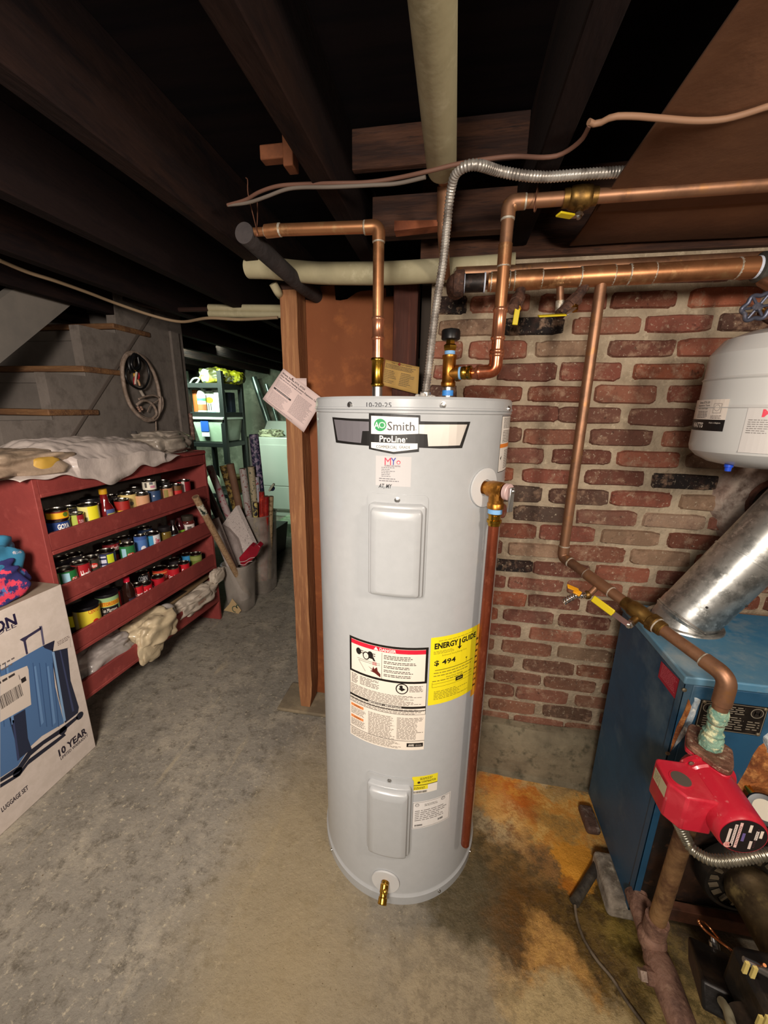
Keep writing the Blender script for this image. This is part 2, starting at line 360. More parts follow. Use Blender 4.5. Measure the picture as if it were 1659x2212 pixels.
# ---- brick wall, modelled brick by brick in one mesh
def brick_wall():
    rr = random.Random(11); mb = MB(); mor = mat('mortar', 'b9a890', .95, n=(7, '95856f', .40, .64), n2=(45, 'c6b69c', .55, .7), b=(60, .9))
    mb.box((-.10, WY + .006, -.02), (2.3, WY + .2, 1.956), mor)
    M = bpy.data.materials.new('old_brick'); M.use_nodes = True; nt = M.node_tree; B = nt.nodes['Principled BSDF']; N = nt.nodes.new; L = nt.links.new
    at = N('ShaderNodeAttribute'); at.attribute_name = 'tone'; tc = N('ShaderNodeTexCoord')
    def nz(s, d=8, r=.7): t = N('ShaderNodeTexNoise'); t.inputs['Scale'].default_value = s; t.inputs['Detail'].default_value = d; t.inputs['Roughness'].default_value = r; L(tc.outputs['Object'], t.inputs[0]); return t.outputs[0]
    def mrr(a, lo, hi, o0=0, o1=1): t = N('ShaderNodeMapRange'); t.inputs[1].default_value = lo; t.inputs[2].default_value = hi; t.inputs[3].default_value = o0; t.inputs[4].default_value = o1; L(a, t.inputs[0]); return t.outputs[0]
    def mx(f, a, b):
        t = N('ShaderNodeMix'); t.data_type = 'RGBA'; L(f, t.inputs[0]); L(a, t.inputs[6]); t.inputs[7].default_value = rgb(b); return t.outputs[2]
    c = at.outputs['Color']; c = mx(mrr(nz(14), .48, .70, 0, .65), c, '5c4036'); c = mx(mrr(nz(26), .52, .66, 0, .7), c, 'b09078'); c = mx(mrr(nz(90, 4), .60, .70, 0, .85), c, 'd2c2aa'); c = mx(mrr(nz(48), .60, .68, 0, .6), c, '3a2a25')
    c = mx(mrr(nz(4), .56, .7, 0, .35), c, '8d7a68')
    L(c, B.inputs['Base Color']); B.inputs['Roughness'].default_value = .9; B.inputs['Specular IOR Level'].default_value = .25
    bp = N('ShaderNodeBump'); bp.inputs['Strength'].default_value = .8; bp.inputs['Distance'].default_value = .008; L(nz(55, 10), bp.inputs['Height']); L(bp.outputs[0], B.inputs['Normal'])
    tones = ['935848', '9a5f4c', '84503f', 'a06852', '8c5c4a', '74493d', 'a36149', '85574a', '965a4b', 'a46c57', '7b5447', '936050']
    dark = [(952, 662, .1), (1150, 712, .08), (1460, 1040, .09), (1115, 1211, .09)]
    dk = [(AY(a, b, WY), w) for a, b, w in dark]
    cols = []; z0, dz = 1.7976, .0706; base = AY(1165, 660, WY).x; per = .2165
    for k in range(-6, 25):
        zb = z0 - k * dz; off = base + (per / 2 if k % 2 else 0) + rr.uniform(-.012, .012) - .0015 * k
        for i in range(-7, 10):
            x0 = off + i * per + rr.uniform(-.008, .008); x1 = x0 + per - .016 + rr.uniform(-.01, .007); x0 = max(x0, -.095)
            if x1 < -.05 or x0 > 2.2 or zb > 1.90 or zb < .12: continue
            za, zc = zb + rr.uniform(-.003, .004), zb + .0585 + rr.uniform(-.004, .003)
            cx, cz, hx, hz = (x0 + x1) / 2, (za + zc) / 2, (x1 - x0) / 2, (zc - za) / 2; n = 28; out = []; inn = []; sd = rr.random() * 50
            for j in range(n):
                a = 2 * PI * j / n; ca, sa = math.cos(a), math.sin(a); u = math.copysign(abs(ca) ** .28, ca); w = math.copysign(abs(sa) ** .28, sa)
                q = noise.noise(Vector((ca * 2.6 + sd, sa * 2.6, sd))) * .0045
                out.append(Vector((cx + u * (hx + q), WY + .008, cz + w * (hz + q)))); inn.append(Vector((cx + u * (hx - .0055 + q), WY - .004 + rr.uniform(-.001, .001), cz + w * (hz - .005 + q))))
            V = out + inn; F = [(j, (j + 1) % n, n + (j + 1) % n, n + j) for j in range(n)] + [tuple(range(n, 2 * n))]
            mb.add(V, F, M)
            t = rgb(rr.choice(tones)); f = rr.uniform(.82, 1.15)
            if rr.random() < .09: t = rgb(rr.choice(['4b3a34', '5a4138', '5d4c43'])) 
            if rr.random() < .10: t = rgb(rr.choice(['9c8069', 'a08672']))
            for p, w in dk:
                if abs(p.x - cx) < .09 and abs(p.z - cz) < .026 and w > .01: t = rgb('2b2625'); f = 1
            if zb < .55: f *= 1; t = tuple(t[j] * .62 + rgb('7d6753')[j] * .38 for j in range(3)) + (1,)
            cols.append((len(V), tuple(min(1, t[j] * f) for j in range(3)) + (1,)))
    o = mb.build('wall_back', None, sharp=50); me = o.data; ca = me.color_attributes.new('tone', 'FLOAT_COLOR', 'POINT')
    i = 8
    for v in range(8): ca.data[v].color = (.5, .4, .3, 1)
    for n_, c_ in cols:
        for _ in range(n_): ca.data[i].color = c_; i += 1
    return tag(o, kind='structure')
brick_wall()
conc = mat('footing_concrete', '716754', .93, n=(5, '8b8069', .42, .6), n2=(24, '55503f', .52, .68), b=(25, .8))
mb = MB(); nx = 40; V = []; F = []
prof = [(WY + .02, .19), (WY - .005, .205), (WY - .035, .200), (WY - .052, .17), (WY - .062, .09), (WY - .068, .01), (WY - .10, -.01)]
for i in range(nx + 1):
    x = -.10 + 2.4 * i / nx
    for j, (y, z) in enumerate(prof): q = noise.noise(Vector((x * 5, j * .4, 1.3))) * .010; V.append((x, y + q - .035 * max(0, x - .2) * (j > 2), z + q * (1 if j < 5 else 0) + (.012 * math.sin(x * 3)) * (j in (1, 2, 3))))
k = len(prof)
for i in range(nx):
    for j in range(k - 1): F.append((i * k + j, (i + 1) * k + j, (i + 1) * k + j + 1, i * k + j + 1))
mb.add(V, F); struct(mb, 'trim_2', conc)
crust = mat('white_crust', 'c9bca4', .95, n=(30, '7b6b52', .5, .62), b=(80, 1))
# plastered patch round the flue hole + terracotta thimble
pl = mat('old_plaster', '9c8478', .95, n=(9, 'b7a79a', .45, .6), n2=(22, '6e5a4f', .5, .68), b=(14, 1.0))
pc = AY(1662, 1085, WY); mb = MB(); V = []; F = []; nr, na = 7, 56
for i in range(nr):
    for j in range(na):
        a = 2 * PI * j / na; R0 = .072; w = noise.noise(Vector((math.cos(a) * 1.5, math.sin(a) * 1.5, 4))) * .05 + noise.noise(Vector((math.cos(a) * 5, math.sin(a) * 5, 9))) * .02
        R = R0 + (.105 + w) * i / (nr - 1); y = WY - .016 - .014 * abs(noise.noise(Vector((math.cos(a) * R * 30, math.sin(a) * R * 30, i)))) * (i < nr - 1) + (.024 if i == nr - 1 else 0)
        V.append((pc.x + R * math.cos(a), y, pc.z + R * math.sin(a) * 1.02))
for i in range(nr - 1):
    for j in range(na): F.append((i * na + j, i * na + (j + 1) % na, (i + 1) * na + (j + 1) % na, (i + 1) * na + j))
mb.add(V, F); struct(mb, 'trim_3', pl, sharp=25)
mb = MB(); mb.lathe((pc.x, WY - .02, pc.z), (0, 1, 0), [(0, .083), (-.012, .080), (-.012, .070), (.02, .068), (.15, .066)], 40, cap0=False); tag(mb.build('flue_thimble', mat('terracotta', '7c5243', .85, n=(8, '4a3028', .45, .6))), 'round reddish clay flue collar set in the plastered brick wall', 'flue collar')

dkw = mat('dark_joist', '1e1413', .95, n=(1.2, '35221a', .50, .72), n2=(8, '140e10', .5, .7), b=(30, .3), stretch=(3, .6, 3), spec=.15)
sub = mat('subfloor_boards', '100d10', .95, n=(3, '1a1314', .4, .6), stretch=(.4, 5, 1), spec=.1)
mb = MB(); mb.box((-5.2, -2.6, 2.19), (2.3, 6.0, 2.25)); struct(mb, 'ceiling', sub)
# joists
ords = ['dark ceiling joist directly above the hanging metal-clad cable and valve pipe', 'dark ceiling joist left of the thick white ceiling pipe, carrying the short wood block'] + [w + ' dark ceiling joist left of the thick white ceiling pipe' for w in ('second', 'third', 'fourth')] + ['dark ceiling joist over the top of the grey stair wall'] + [w + ' dark ceiling joist beyond the grey stair wall, over the laundry corner' for w in ('first', 'second', 'third', 'fourth', 'fifth')]
for x, lb in zip([.165, -.33, -.735, -1.14, -1.55, -1.96, -2.37, -2.78, -3.19, -3.6, -4.0], ords):
    mb = MB(); y0, y1 = (-2.4, WY - .02) if x > -.2 else (-2.4, 5.7)
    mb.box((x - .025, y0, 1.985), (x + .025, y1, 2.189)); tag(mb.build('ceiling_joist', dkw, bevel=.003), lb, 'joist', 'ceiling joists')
# blocking boards, header and sill
wd2 = mat('reddish_board', '352019', .85, n=(4, '5c3a28', .4, .6), n2=(20, '2a1b17', .55, .7), b=(30, .4), stretch=(.6, 6, 6))
a = AY(822, 372, 1.18)
mb = MB(); mb.box((-.304, 1.18, a.z + .01), (.139, 1.20, a.z + .10)); tag(mb.build('blocking_board', wd2, bevel=.002), 'reddish blocking board between joists behind the thick white ceiling pipe', 'board')
mb = MB(); mb.box((-.28, 1.33, 1.995), (.139, 1.37, 2.10)); tag(mb.build('blocking_board', wd2, bevel=.002), 'dark cross board between joists close to the brick wall', 'board')
mb = MB(); mb.box((-.14, WY - .012, 1.957), (2.2, WY + .16, 2.189)); struct(mb, 'trim_4', wd2)
p = AY(595, 330, .95)
mb = MB(); q = AY(600, 333, 1.05)
mb.beam((q.x - .04, q.y, q.z), (q.x + .035, q.y, q.z), .028, .03); mb.box((q.x + .02, q.y - .02, q.z - .035), (q.x + .045, q.y + .02, q.z + .035)); tag(mb.build('nailed_block', mat('raw_block', '8c5434', .8, n=(10, '6d3f28', .4, .6)), bevel=.003), 'small reddish wood block nailed to a joist above the long grey cable', 'block')
q = AY(905, 482, 1.25); mb = MB(); mb.hexa([(q.x - .07, 1.25, q.z - .015), (q.x + .09, 1.25, q.z - .008), (q.x + .09, 1.29, q.z - .008), (q.x - .07, 1.29, q.z - .015), (q.x - .07, 1.25, q.z + .01), (q.x + .09, 1.25, q.z + .003), (q.x + .09, 1.29, q.z + .003), (q.x - .07, 1.29, q.z + .01)])
tag(mb.build('wood_shim', mat('shim', 'a05a38', .8, n=(10, '7d432a', .4, .6))), 'thin orange wood shim behind the copper drop pipe, near the ceiling', 'shim')

# left wall (under the stairs), X = -1.93
XW = -1.93
gw = mat('grey_wall_paint', '6e665f', .88, n=(2.2, '7a716a', .42, .6), n2=(11, '5e5650', .5, .68), b=(18, .35))
st = [(AX(112, 884, XW), AX(0, 884, XW)), (AX(185, 792, XW), None), (AX(250, 702, XW), None)]
Y = [st[0][0].y, st[1][0].y, st[2][0].y]; Zt = [1.464, 1.685, 1.936]
pts = [(0, -.5, 0), (0, 2.66, 0), (0, 2.66, 2.19), (0, Y[2] + .02, 2.19), (0, Y[2], Zt[2] - .05), (0, Y[1], Zt[2] - .05), (0, Y[1], Zt[1] - .05), (0, Y[0], Zt[1] - .05), (0, Y[0], Zt[0] - .05), (0, Y[0] - .24, Zt[0] - .05),
       (0, Y[0] - .24, Zt[0] - .27), (0, Y[0] - .48, Zt[0] - .27), (0, Y[0] - .48, Zt[0] - .49), (0, -.5, Zt[0] - .49)]
mb = MB(); mb.prism([(XW - .06, y, z) for _, y, z in pts], (.06, 0, 0)); struct(mb, 'wall_left', gw)
# diagonal seam batten on that wall
a = AX(140, 935, XW); b = AX(300, 740, XW); mb = MB(); mb.beam((XW + .004, a.y - .35, a.z - .43), (XW + .004, b.y + .28, b.z + .35), .008, .012); tag(mb.build('seam_strip', mat('grey_strip', '5a5049', .9)), 'thin diagonal strip running up the grey stair wall behind the coiled cable', 'strip')
mb = MB(); mb.box((XW + .001, 2.52, 0), (XW + .02, 2.60, 1.98)); tag(mb.build('corner_batten', gw, bevel=.003), 'grey vertical board at the open end of the stair wall', 'board')
# stairs
gr = mat('stair_riser_paint', '6f6862', .85, n=(3, '7d756e', .4, .6), b=(20, .2)); ws = mat('worn_tread', '7f5a38', .75, n=(4, '5a3c28', .4, .6), n2=(20, '93704a', .55, .7), b=(25, .3), stretch=(.6, 5, 5))
stair = thing('staircase', 'grey wooden staircase with worn bare tread edges at the upper left', 'stairs', (-2.5, 1.2, 0))
for k in range(-3, 4):
    y = Y[0] + .236 * (k) if k not in (0, 1, 2) else Y[k]; z = Zt[0] + .226 * k if k not in (0, 1, 2) else Zt[k]
    if z > 2.19: break
    mb = MB(); mb.hexa([(-2.95, y - .05, z - .03), (XW + .012, y - .03, z - .03), (XW + .012, y + .25, z - .03), (-2.95, y + .25, z - .03), (-2.95, y - .05, z), (XW + .012, y - .03, z), (XW + .012, y + .25, z), (-2.95, y + .25, z)])
    t = mb.build('tread', ws, stair, bevel=.006)
    mb = MB(); mb.box((-2.95, y - .012, z - .085), (XW - .001, y - .002, z - .031)); mb.build('cleat', gr, t, bevel=.002)
    mb = MB(); mb.box((-2.95, y, z - .225), (XW - .001 if k < 0 else XW - .061, y + .015, z - .031)); mb.build('riser', gr, stair)
a = AX(0, 700, -2.3); b = AX(115, 622, -2.2)
mb = MB(); mb.beam((-2.22, .95, 1.22), (-2.02, 1.97, 2.17), .045, .19, up=(.2, 0, 1)); mb.build('stringer_board', mat('stringer_paint', '75706a', .85, n=(3, '837c74', .4, .6)), stair)
# back walls of the space
wl = mat('laundry_plaster', '8a8d7c', .92, n=(1.5, '5d6152', .42, .58), n2=(4, 'a7a996', .5, .66), b=(8, .5))
mb = MB(); mb.box((-5.2, 5.75, 0), (.2, 5.9, 2.19)); struct(mb, 'wall_far', wl)
mb = MB(); mb.box((-5.3, 2.6, 0), (-5.2, 5.9, 2.19)); struct(mb, 'wall_laundry', wl)
mb = MB(); mb.box((-.15, WY + .2, 0), (-.05, 5.9, 2.19)); struct(mb, 'wall_side', mat('dark_wall', '4a4038', .9))
mb = MB(); mb.box((-5.3, -2.7, 0), (2.4, -2.6, 2.19)); struct(mb, 'wall_front', mat('plain_wall', '8f867a', .9, n=(3, '7c7468', .4, .6)))
mb = MB(); mb.box((2.2, -2.6, 0), (2.3, WY, 2.19)); struct(mb, 'wall_right', mat('plain_wall', '8f867a', .9))
mb = MB(); mb.box((-3.4, -2.6, 0), (-3.3, 2.6, 2.19)); struct(mb, 'wall_stair', gw)

# ---- timber posts and hardboard partition
pine = mat('rough_pine', '93643f', .8, n=(3, '7a4e31', .4, .62), n2=(16, 'a97a50', .52, .7), b=(22, .5), stretch=(5, 5, .35))
red = mat('stained_post', '5f3326', .8, n=(3, '4a2a22', .4, .62), n2=(16, '7a4535', .55, .7), b=(22, .5), stretch=(5, 5, .35))
hb = mat('hardboard', '7c4521', .8, n=(1.6, '743c18', .4, .62), n2=(9, '935529', .52, .7), b=(40, .12))
p0 = AY(602, 606, 1.56).x; p1 = AY(639.6, 613, 1.56).x
mb = MB(); n = 30; V = []; F = []
for i in range(n + 1):
    z = .022 + (1.925 - .022) * i / n; w = [noise.noise(Vector((z * 6, s, 2))) * .004 for s in (0, 7, 14, 21)]
    if z < .12: w = [q + (.12 - z) * .12 * s for q, s in zip(w, (1, -1, -1, 1))]
    V += [(p0 + w[0], 1.56 + w[1] * .6, z), (p1 + w[1], 1.56 + w[2] * .6, z), (p1 + w[2], 1.65, z), (p0 + w[3], 1.65, z)]
for i in range(n):
    for j in range(4): F.append((i * 4 + j, i * 4 + (j + 1) % 4, (i + 1) * 4 + (j + 1) % 4, (i + 1) * 4 + j))
F += [(0, 1, 2, 3), (n * 4, n * 4 + 1, n * 4 + 2, n * 4 + 3)]
mb.add(V, F); post = mb.build('timber_post', pine, sharp=40); post.data.materials[0] = pine
tag(post, 'rough pale timber post left of the grey water heater', 'post')
mb = MB(); mb.box((p0, 1.565, .022), (p0 + .05, 1.60, .03)); 
q0 = AY(850.5, 613, 1.51).x; q1 = AY(904, 613, 1.51).x
mb = MB(); mb.box((q0, 1.51, .02), (q1, 1.60, 1.925)); tag(mb.build('timber_post', red, bevel=.004), 'dark red-brown timber post at the left end of the brick wall', 'post')
mb = MB(); mb.box((p0 - .03, 1.56, 1.926), (p1 + .012, 1.66, 1.95)); tag(mb.build('top_plate', wd2, bevel=.003), 'short reddish timber plate lying on top of the pale post', 'plate')
yb = 1.655; x0 = p1 - .035; x1 = q0 + .02
top = [(650, 640), (652, 645), (672, 650), (690, 648), (692, 618), (722, 616), (725, 648), (735, 649), (750, 646), (770, 632), (780, 629), (800, 627), (805, 628), (828, 622), (833, 622), (834, 641), (848, 640), (856, 639)]
P = [(x0, yb, .03), (x1, yb, .03)] + [tuple(AY(a, b, yb)) for a, b in reversed(top)]
P = [(x, yb, z) for x, y, z in P]; mb = MB(); mb.prism(P, (0, .006, 0)); tag(mb.build('hardboard_panel', hb), 'orange-brown hardboard panel with a torn top edge between the two posts', 'panel')
# light spots on the board: small staples
# ---- brown ceiling board on the right
zc = 1.962; brd = mat('brown_ceiling_board', '70492f', .85, n=(1.4, '634029', .4, .6), n2=(7, '785034', .52, .7), b=(30, .15))
xl = AZ(1430, 250, zc).x
ys = AZ(1300, 447, zc).y
for k, (ya, yb_, dz, lab) in enumerate([(-1.2, ys + .012, 0, 'large brown fibreboard sheet fixed under the joists, upper sheet nearest the camera'), (ys, 1.405, .006, 'brown fibreboard sheet fixed under the joists beside the brick wall')]):
    mb = MB(); V = []; F = []; nx, ny = 12, 24
    for i in range(nx + 1):
        for j in range(ny + 1):
            x = xl + (2.15 - xl) * i / nx; y = ya + (yb_ - ya) * j / ny; sag = (-.010 * math.sin(PI * j / ny) if k else -.006 * (j / ny) ** 6) + noise.noise(Vector((x * 3, y * 3, k))) * .003
            V.append((x + (noise.noise(Vector((0, y * 9, k))) * .004 if i == 0 else 0), y, zc + sag + dz))
    for i in range(nx):
        for j in range(ny): a = i * (ny + 1) + j; F.append((a, a + ny + 1, a + ny + 2, a + 1))
    mb.add(V, F); o = mb.build('ceiling_board', brd, sharp=60); so = o.modifiers.new('s', 'SOLIDIFY'); so.thickness = .008; so.offset = 1; tag(o, lab, 'board')
# ================================================================== WATER HEATER
TC = (-.1175, 1.114); TR = .264; TH = 1.511
enam = mat('grey_enamel', 'b3b6b8', .30, coat=.35, n=(40, 'aeb1b3', .3, .7), spec=.6)
enam2 = mat('light_enamel', 'bcbebd', .32, coat=.3, spec=.6); brass = mat('brass', 'c79a3c', .25, 1); bronze = mat('bronze', 'b9803a', .38, 1, n=(60, '9a6528', .5, .65)); steel = mat('zinc_steel', 'c9c9c8', .3, 1)
chrome = mat('chrome', 'e6e6e8', .12, 1); blk = mat('black_plastic', '141416', .35); galv = mat('galvanised', 'c6c6c2', .36, .85, n=(18, '8e8f8c', .45, .6), n2=(60, 'd8d8d4', .55, .65))
copN = mat('new_copper', 'e39a76', .26, .85, n=(9, 'b9603c', .45, .62)); copO = mat('old_copper', 'b9825a', .38, .8, n=(7, '8c6040', .48, .66), n2=(25, 'c4986c', .55, .66)); copB = mat('brown_copper', 'a0765a', .45, .7, n=(8, '785845', .48, .66), n2=(26, 'a9794f', .55, .66))
copD = mat('dull_copper_pipe', '9c4f33', .42, .75, n=(5, '7c3c28', .4, .62), n2=(30, 'b0654a', .55, .7), stretch=(3, 3, 1)); solder = mat('solder', 'cdc6b8', .5, .5, n=(50, '9c8a70', .45, .6)); iron = mat('rusty_iron', '6a4a3c', .75, .3, n=(20, '3a2a26', .42, .6), n2=(50, '84604c', .55, .7), b=(60, .5))
heater = thing('water_heater', 'tall light grey electric water heater standing on the floor before the brick wall', 'water heater', (TC[0], TC[1], 0))
R = TR
mb = MB(); mb.lathe((TC[0], TC[1], 0), (0, 0, 1), [(0, R + .001), (.0, R + .006), (.030, R + .006), (.036, R + .001), (.040, R), (1.474, R), (1.476, R + .0025), (1.480, R + .0025), (1.4815, R + .0005), (1.483, R + .004), (1.487, R + .004), (1.4885, R + .0015), (1.505, R + .0015), (1.5105, R - .002), (1.511, R - .008), (1.507, R - .011), (1.506, .03), (1.506, .001)], 128, enam)
tb = mb.build('jacket', None, heater, sharp=30)
cy = Cyl(TC, R); cyt = Cyl(TC, R + .0015)
def on(px, py, h=0): u, v = cy.inv(px, py); return cy.map(u, v, h)
def outv(p): d = Vector((p[0] - TC[0], p[1] - TC[1], 0)); return d.normalized()
def screw(p, d, r=.0058, parent=heater, name='screw', m=steel):
    mb = MB(); d = Vector(d); mb.lathe(Vector(p) - d * .001, d, [(0, r * 1.35), (.0015, r * 1.3), (.0018, r), (.0045, r * .85), (.005, r * .5)], 12, m); return mb.build(name, None, parent)
for px, py in ((757, 875), (956, 875), (1097, 883)): p = on(px, py, .002); screw(p, outv(p))
for px, py in ((1000, 1925 - 0),): pass
for a in (-.9, .62, 1.25): p = cy.map(a * R, .017, .006); screw(p, outv(p), .004)
p = on(1013, 1791, 0); screw(p, outv(p), .0045)
# access panels: stepped pressed covers
def panel(px0, py0, px1, py1, scr, nm):
    (u0, v1), (u1, v0) = cy.inv(px0, py0), cy.inv(px1, py1); v1 = cy.inv((px0 + px1) / 2, py0)[1]
    mb = MB(); N_ = 14
    rings = [(0, .0008), (0.0, .0026), (.0065, .003), (.0075, .014), (.0095, .0155), (.016, .0160), (.017, .026), (.019, .0275), (.030, .031), (.032, .031)]
    tops = [0, 0, .020, .023, .024, .030, .034, .037, .052, .054]
    V = []; F = []
    for (i, h), t in zip(rings, tops):
        a0, a1, b0, b1 = u0 + i, u1 - i, v0 + i * .7, v1 - t; row = []
        r = .012 if h < .004 else .006
        def cor(cu, cv, s): return [(cu + r * math.cos(s + PI / 2 * q / 4), cv + r * math.sin(s + PI / 2 * q / 4)) for q in range(5)]
        row = cor(a1 - r, b1 - r, 0) + [(a1 - r - (a1 - a0 - 2 * r) * q / N_, b1) for q in range(1, N_)] + cor(a0 + r, b1 - r, PI / 2) + cor(a0 + r, b0 + r, PI) + [(a0 + r + (a1 - a0 - 2 * r) * q / N_, b0) for q in range(1, N_)] + cor(a1 - r, b0 + r, 1.5 * PI)
        V += [cy.map(a, b, h) for a, b in row]; n = len(row)
    for i in range(len(rings) - 1):
        for k in range(n): F.append((i * n + k, i * n + (k + 1) % n, (i + 1) * n + (k + 1) % n, (i + 1) * n + k))
    L = (len(rings) - 1) * n      # cap as strips so that it keeps the curve
    t = list(range(L, L + n)); top = t[2:5 + N_ - 1 + 3]; bot = t[5 + N_ - 1 + 5 + 2:][: len(top)]
    a, b = 2, 5 + N_ - 1 + 2
    top = [L + (2 + q) % n for q in range(b - a + 1)]; half = n // 2
    for q in range(half): 
        A, B = (L + (2 + q) % n, L + (3 + q) % n); Cc, D = (L + (2 - 1 - q) % n, L + (2 - q) % n)
        if q == 0: F.append((A, B, Cc))
        elif len({A, B, Cc, D}) == 4: F.append((A, B, Cc, D))
        elif len({A, B, Cc, D}) == 3: F.append(tuple(dict.fromkeys((A, B, Cc, D))))
    mb.add(V, F); o = mb.build(nm, enam, heater, sharp=60); um = (u0 + u1) / 2
    p = cy.map(um + scr, v1 - .012, .003); screw(p, outv(p), .0052, o)
    return o
panel(796, 1068, 916, 1290, .0, 'access_panel'); panel(793, 1677, 887, 1840, .0, 'access_panel')
# brand band
d = Decal(cy)
sil = mat('brushed_silver', '8e8a90', .4, .5); sil2 = mat('mirror_silver', 'dcd6ce', .45, .5)
d.polyp([(718, 901), (757, 904), (797, 905), (797, 892), (850, 894), (908, 897), (908, 910), (960, 911), (1016, 911), (1007, 940), (998, 968), (950, 969), (905, 967), (905, 976), (850, 981), (797, 970), (797, 963), (760, 960), (726, 956)], '161413')
d.up(); d.polyp([(722, 906), (757, 909), (797, 911), (797, 931), (783, 931), (780, 957), (730, 951)], '888', sil)
d.polyp([(905, 917), (960, 917), (1009, 917), (993, 962), (925, 964), (923, 938), (905, 937)], '888', sil2)
d.up(); d.polyp([(802, 898), (850, 900), (904, 902), (904, 937), (850, 939), (802, 937)], 'f4f0ea')
d.polyp([(802, 955), (850, 957), (902, 958), (902, 970), (850, 976), (802, 967)], 'f0ece6')
u, v = cy.inv(821.5, 918); rr_ = .0145; d.up().disc(u, v, rr_, '2f9a58', rr_ * .93); d.up()
d.textp('A', 808.5, 924.8, 819.5, 911.5, 'f4f0ea', .01); d.textp('O', 818.5, 925, 833, 911.5, 'f4f0ea', .0)
d.textp('Smith', 837, 929.5, 896, 911.5, '3b3536', .005); d.textp('.', 897.5, 929.3, 899.6, 927.5, '3b3536')
d.textp('ProLine', 820, 954.5, 876, 942, 'f6f2ec', .018); d.textp('.', 877.5, 949, 879.5, 946, 'f6f2ec')
d.textp('COMMERCIAL', 813, 968, 858, 963, '2a2625', .0); d.textp('GRADE', 862, 968.5, 886, 963.5, '2a2625', .0)
d.build('brand_label', heater, 'black, silver and white maker band')
d = Decal(cyt, .0006); d.textp('10-20-25', 792, 879.5, 846, 869.5, '24242c', .0); d.build('handwritten_date', heater)
d = Decal(cy)
d.rectp(812, 984, 887, 1052, 'c4c2c1', mat('clear_sticker', 'c6c4c4', .2, coat=.5)); d.up()
d.textp('M', 831, 1004, 845, 989, 'dc3450', 0); d.textp('Y', 844, 1004, 856, 989, '3c3f9c', .008)
u, v = cy.inv(861, 999); d.disc(u, v, .0045, 'd0384e', n=14).up().disc(u, v - .0005, .0028, 'c6c4c4', n=12)
d.textp('PLUMBING AND HEATING', 831, 1007.5, 865, 1005.5, '6a4250', 0)
(u0, v0), (u1, v1) = cy.inv(824, 1030), cy.inv(856, 1009); d.lines(u0, v0, u1, v1, 6, '6f6c70', .35, .5, .006, 4)
(u0, v0), (u1, v1) = cy.inv(819, 1040), cy.inv(862, 1033); d.lines(u0, v0, u1, v1, 2, '6f6c70', .35, .3, .006, 5)
d.textp('AT, MY', 818, 1055, 847, 1046, '1c1c20', .01, .3)
d.build('service_sticker', heater)
# danger / instruction sheet
d = Decal(cy); (u0, v1), (u1, v0) = cy.inv(755.5, 1371), cy.inv(916, 1615); (ua, va), (ub, vb) = cy.inv(755.5, 1579), cy.inv(926, 1398)
U0 = u0; U1 = cy.inv(926, 1400)[0]; V1 = cy.inv(755.5, 1371)[1]; V0 = cy.inv(755.5, 1582)[1]; Hh = V1 - V0; Wd = U1 - U0
def X(f): return U0 + Wd * f
def Yv(f): return V1 - Hh * f
d.rect(U0, V0, U1, V1, 'eee4d6'); d.up()
def frm(a0, b0, a1, b1, t, c): d.rect(X(a0), Yv(b0 + t * Wd / Hh), X(a1), Yv(b0), c); d.rect(X(a0), Yv(b1), X(a1), Yv(b1 - t * Wd / Hh), c); d.rect(X(a0), Yv(b1), X(a0 + t), Yv(b0), c); d.rect(X(a1 - t), Yv(b1), X(a1), Yv(b0), c)
frm(0, 0, 1, .335, .03, '17120f'); d.rect(X(.03), Yv(.062), X(.97), Yv(.023), 'd5203a'); d.rect(X(.448), Yv(.315), X(.452), Yv(.07), '241d1a')
frm(0, .33, 1, .60, .006, '17120f'); d.rect(X(0), Yv(.578), X(1), Yv(.556), '17120f'); frm(0, .60, 1, .64, .005, '17120f')
d.up(); d.text('DANGER', X(.42), Yv(.058), X(.62), Yv(.030), 'f6ece4', .03); d.poly([(X(.345), Yv(.057)), (X(.405), Yv(.057)), (X(.375), Yv(.027))], 'f6ece4')
d.text('IMPORTANT / IMPORTANTE', X(.28), Yv(.574), X(.70), Yv(.560), 'f0e8dc', .02)
# pictogram: two taps, spout, hand under hot water
for cx_, s in ((.14, 1), (.30, 1)):
    d.disc(X(cx_), Yv(.115), .008, '1b1614', .010)
    for k in range(4): d.rect(X(cx_ + .035 + .018 * (k % 2)), Yv(.125 - .012 * (k // 2) * 1.6), X(cx_ + .047 + .018 * (k % 2)), Yv(.115 - .012 * (k // 2) * 1.6), '1b1614')
d.disc(X(.245), Yv(.135), .010, '1b1614', .012); d.up(); d.disc(X(.245), Yv(.135), .007, 'eee4d6', .009); d.rect(X(.245), Yv(.150), X(.34), Yv(.128), '1b1614'); d.poly([(X(.31), Yv(.128)), (X(.345), Yv(.130)), (X(.37), Yv(.165)), (X(.345), Yv(.165))], '1b1614')
d.rect(X(.12), Yv(.182), X(.43), Yv(.179), '4a403a'); d.rect(X(.14), Yv(.197), X(.43), Yv(.194), '4a403a'); d.poly([(X(.14), Yv(.197)), (X(.145), Yv(.197)), (X(.24), Yv(.285)), (X(.235), Yv(.285))], '4a403a')
for k in range(4): d.rect(X(.335 + .014 * k), Yv(.205), X(.341 + .014 * k), Yv(.172), 'c02c3c')
d.poly([(X(.27), Yv(.225)), (X(.33), Yv(.245)), (X(.345), Yv(.215)), (X(.355), Yv(.24)), (X(.375), Yv(.225)), (X(.39), Yv(.215)), (X(.40), Yv(.25)), (X(.435), Yv(.275)), (X(.435), Yv(.305)), (X(.36), Yv(.275)), (X(.30), Yv(.265)), (X(.335), Yv(.255))], '5d1d18')
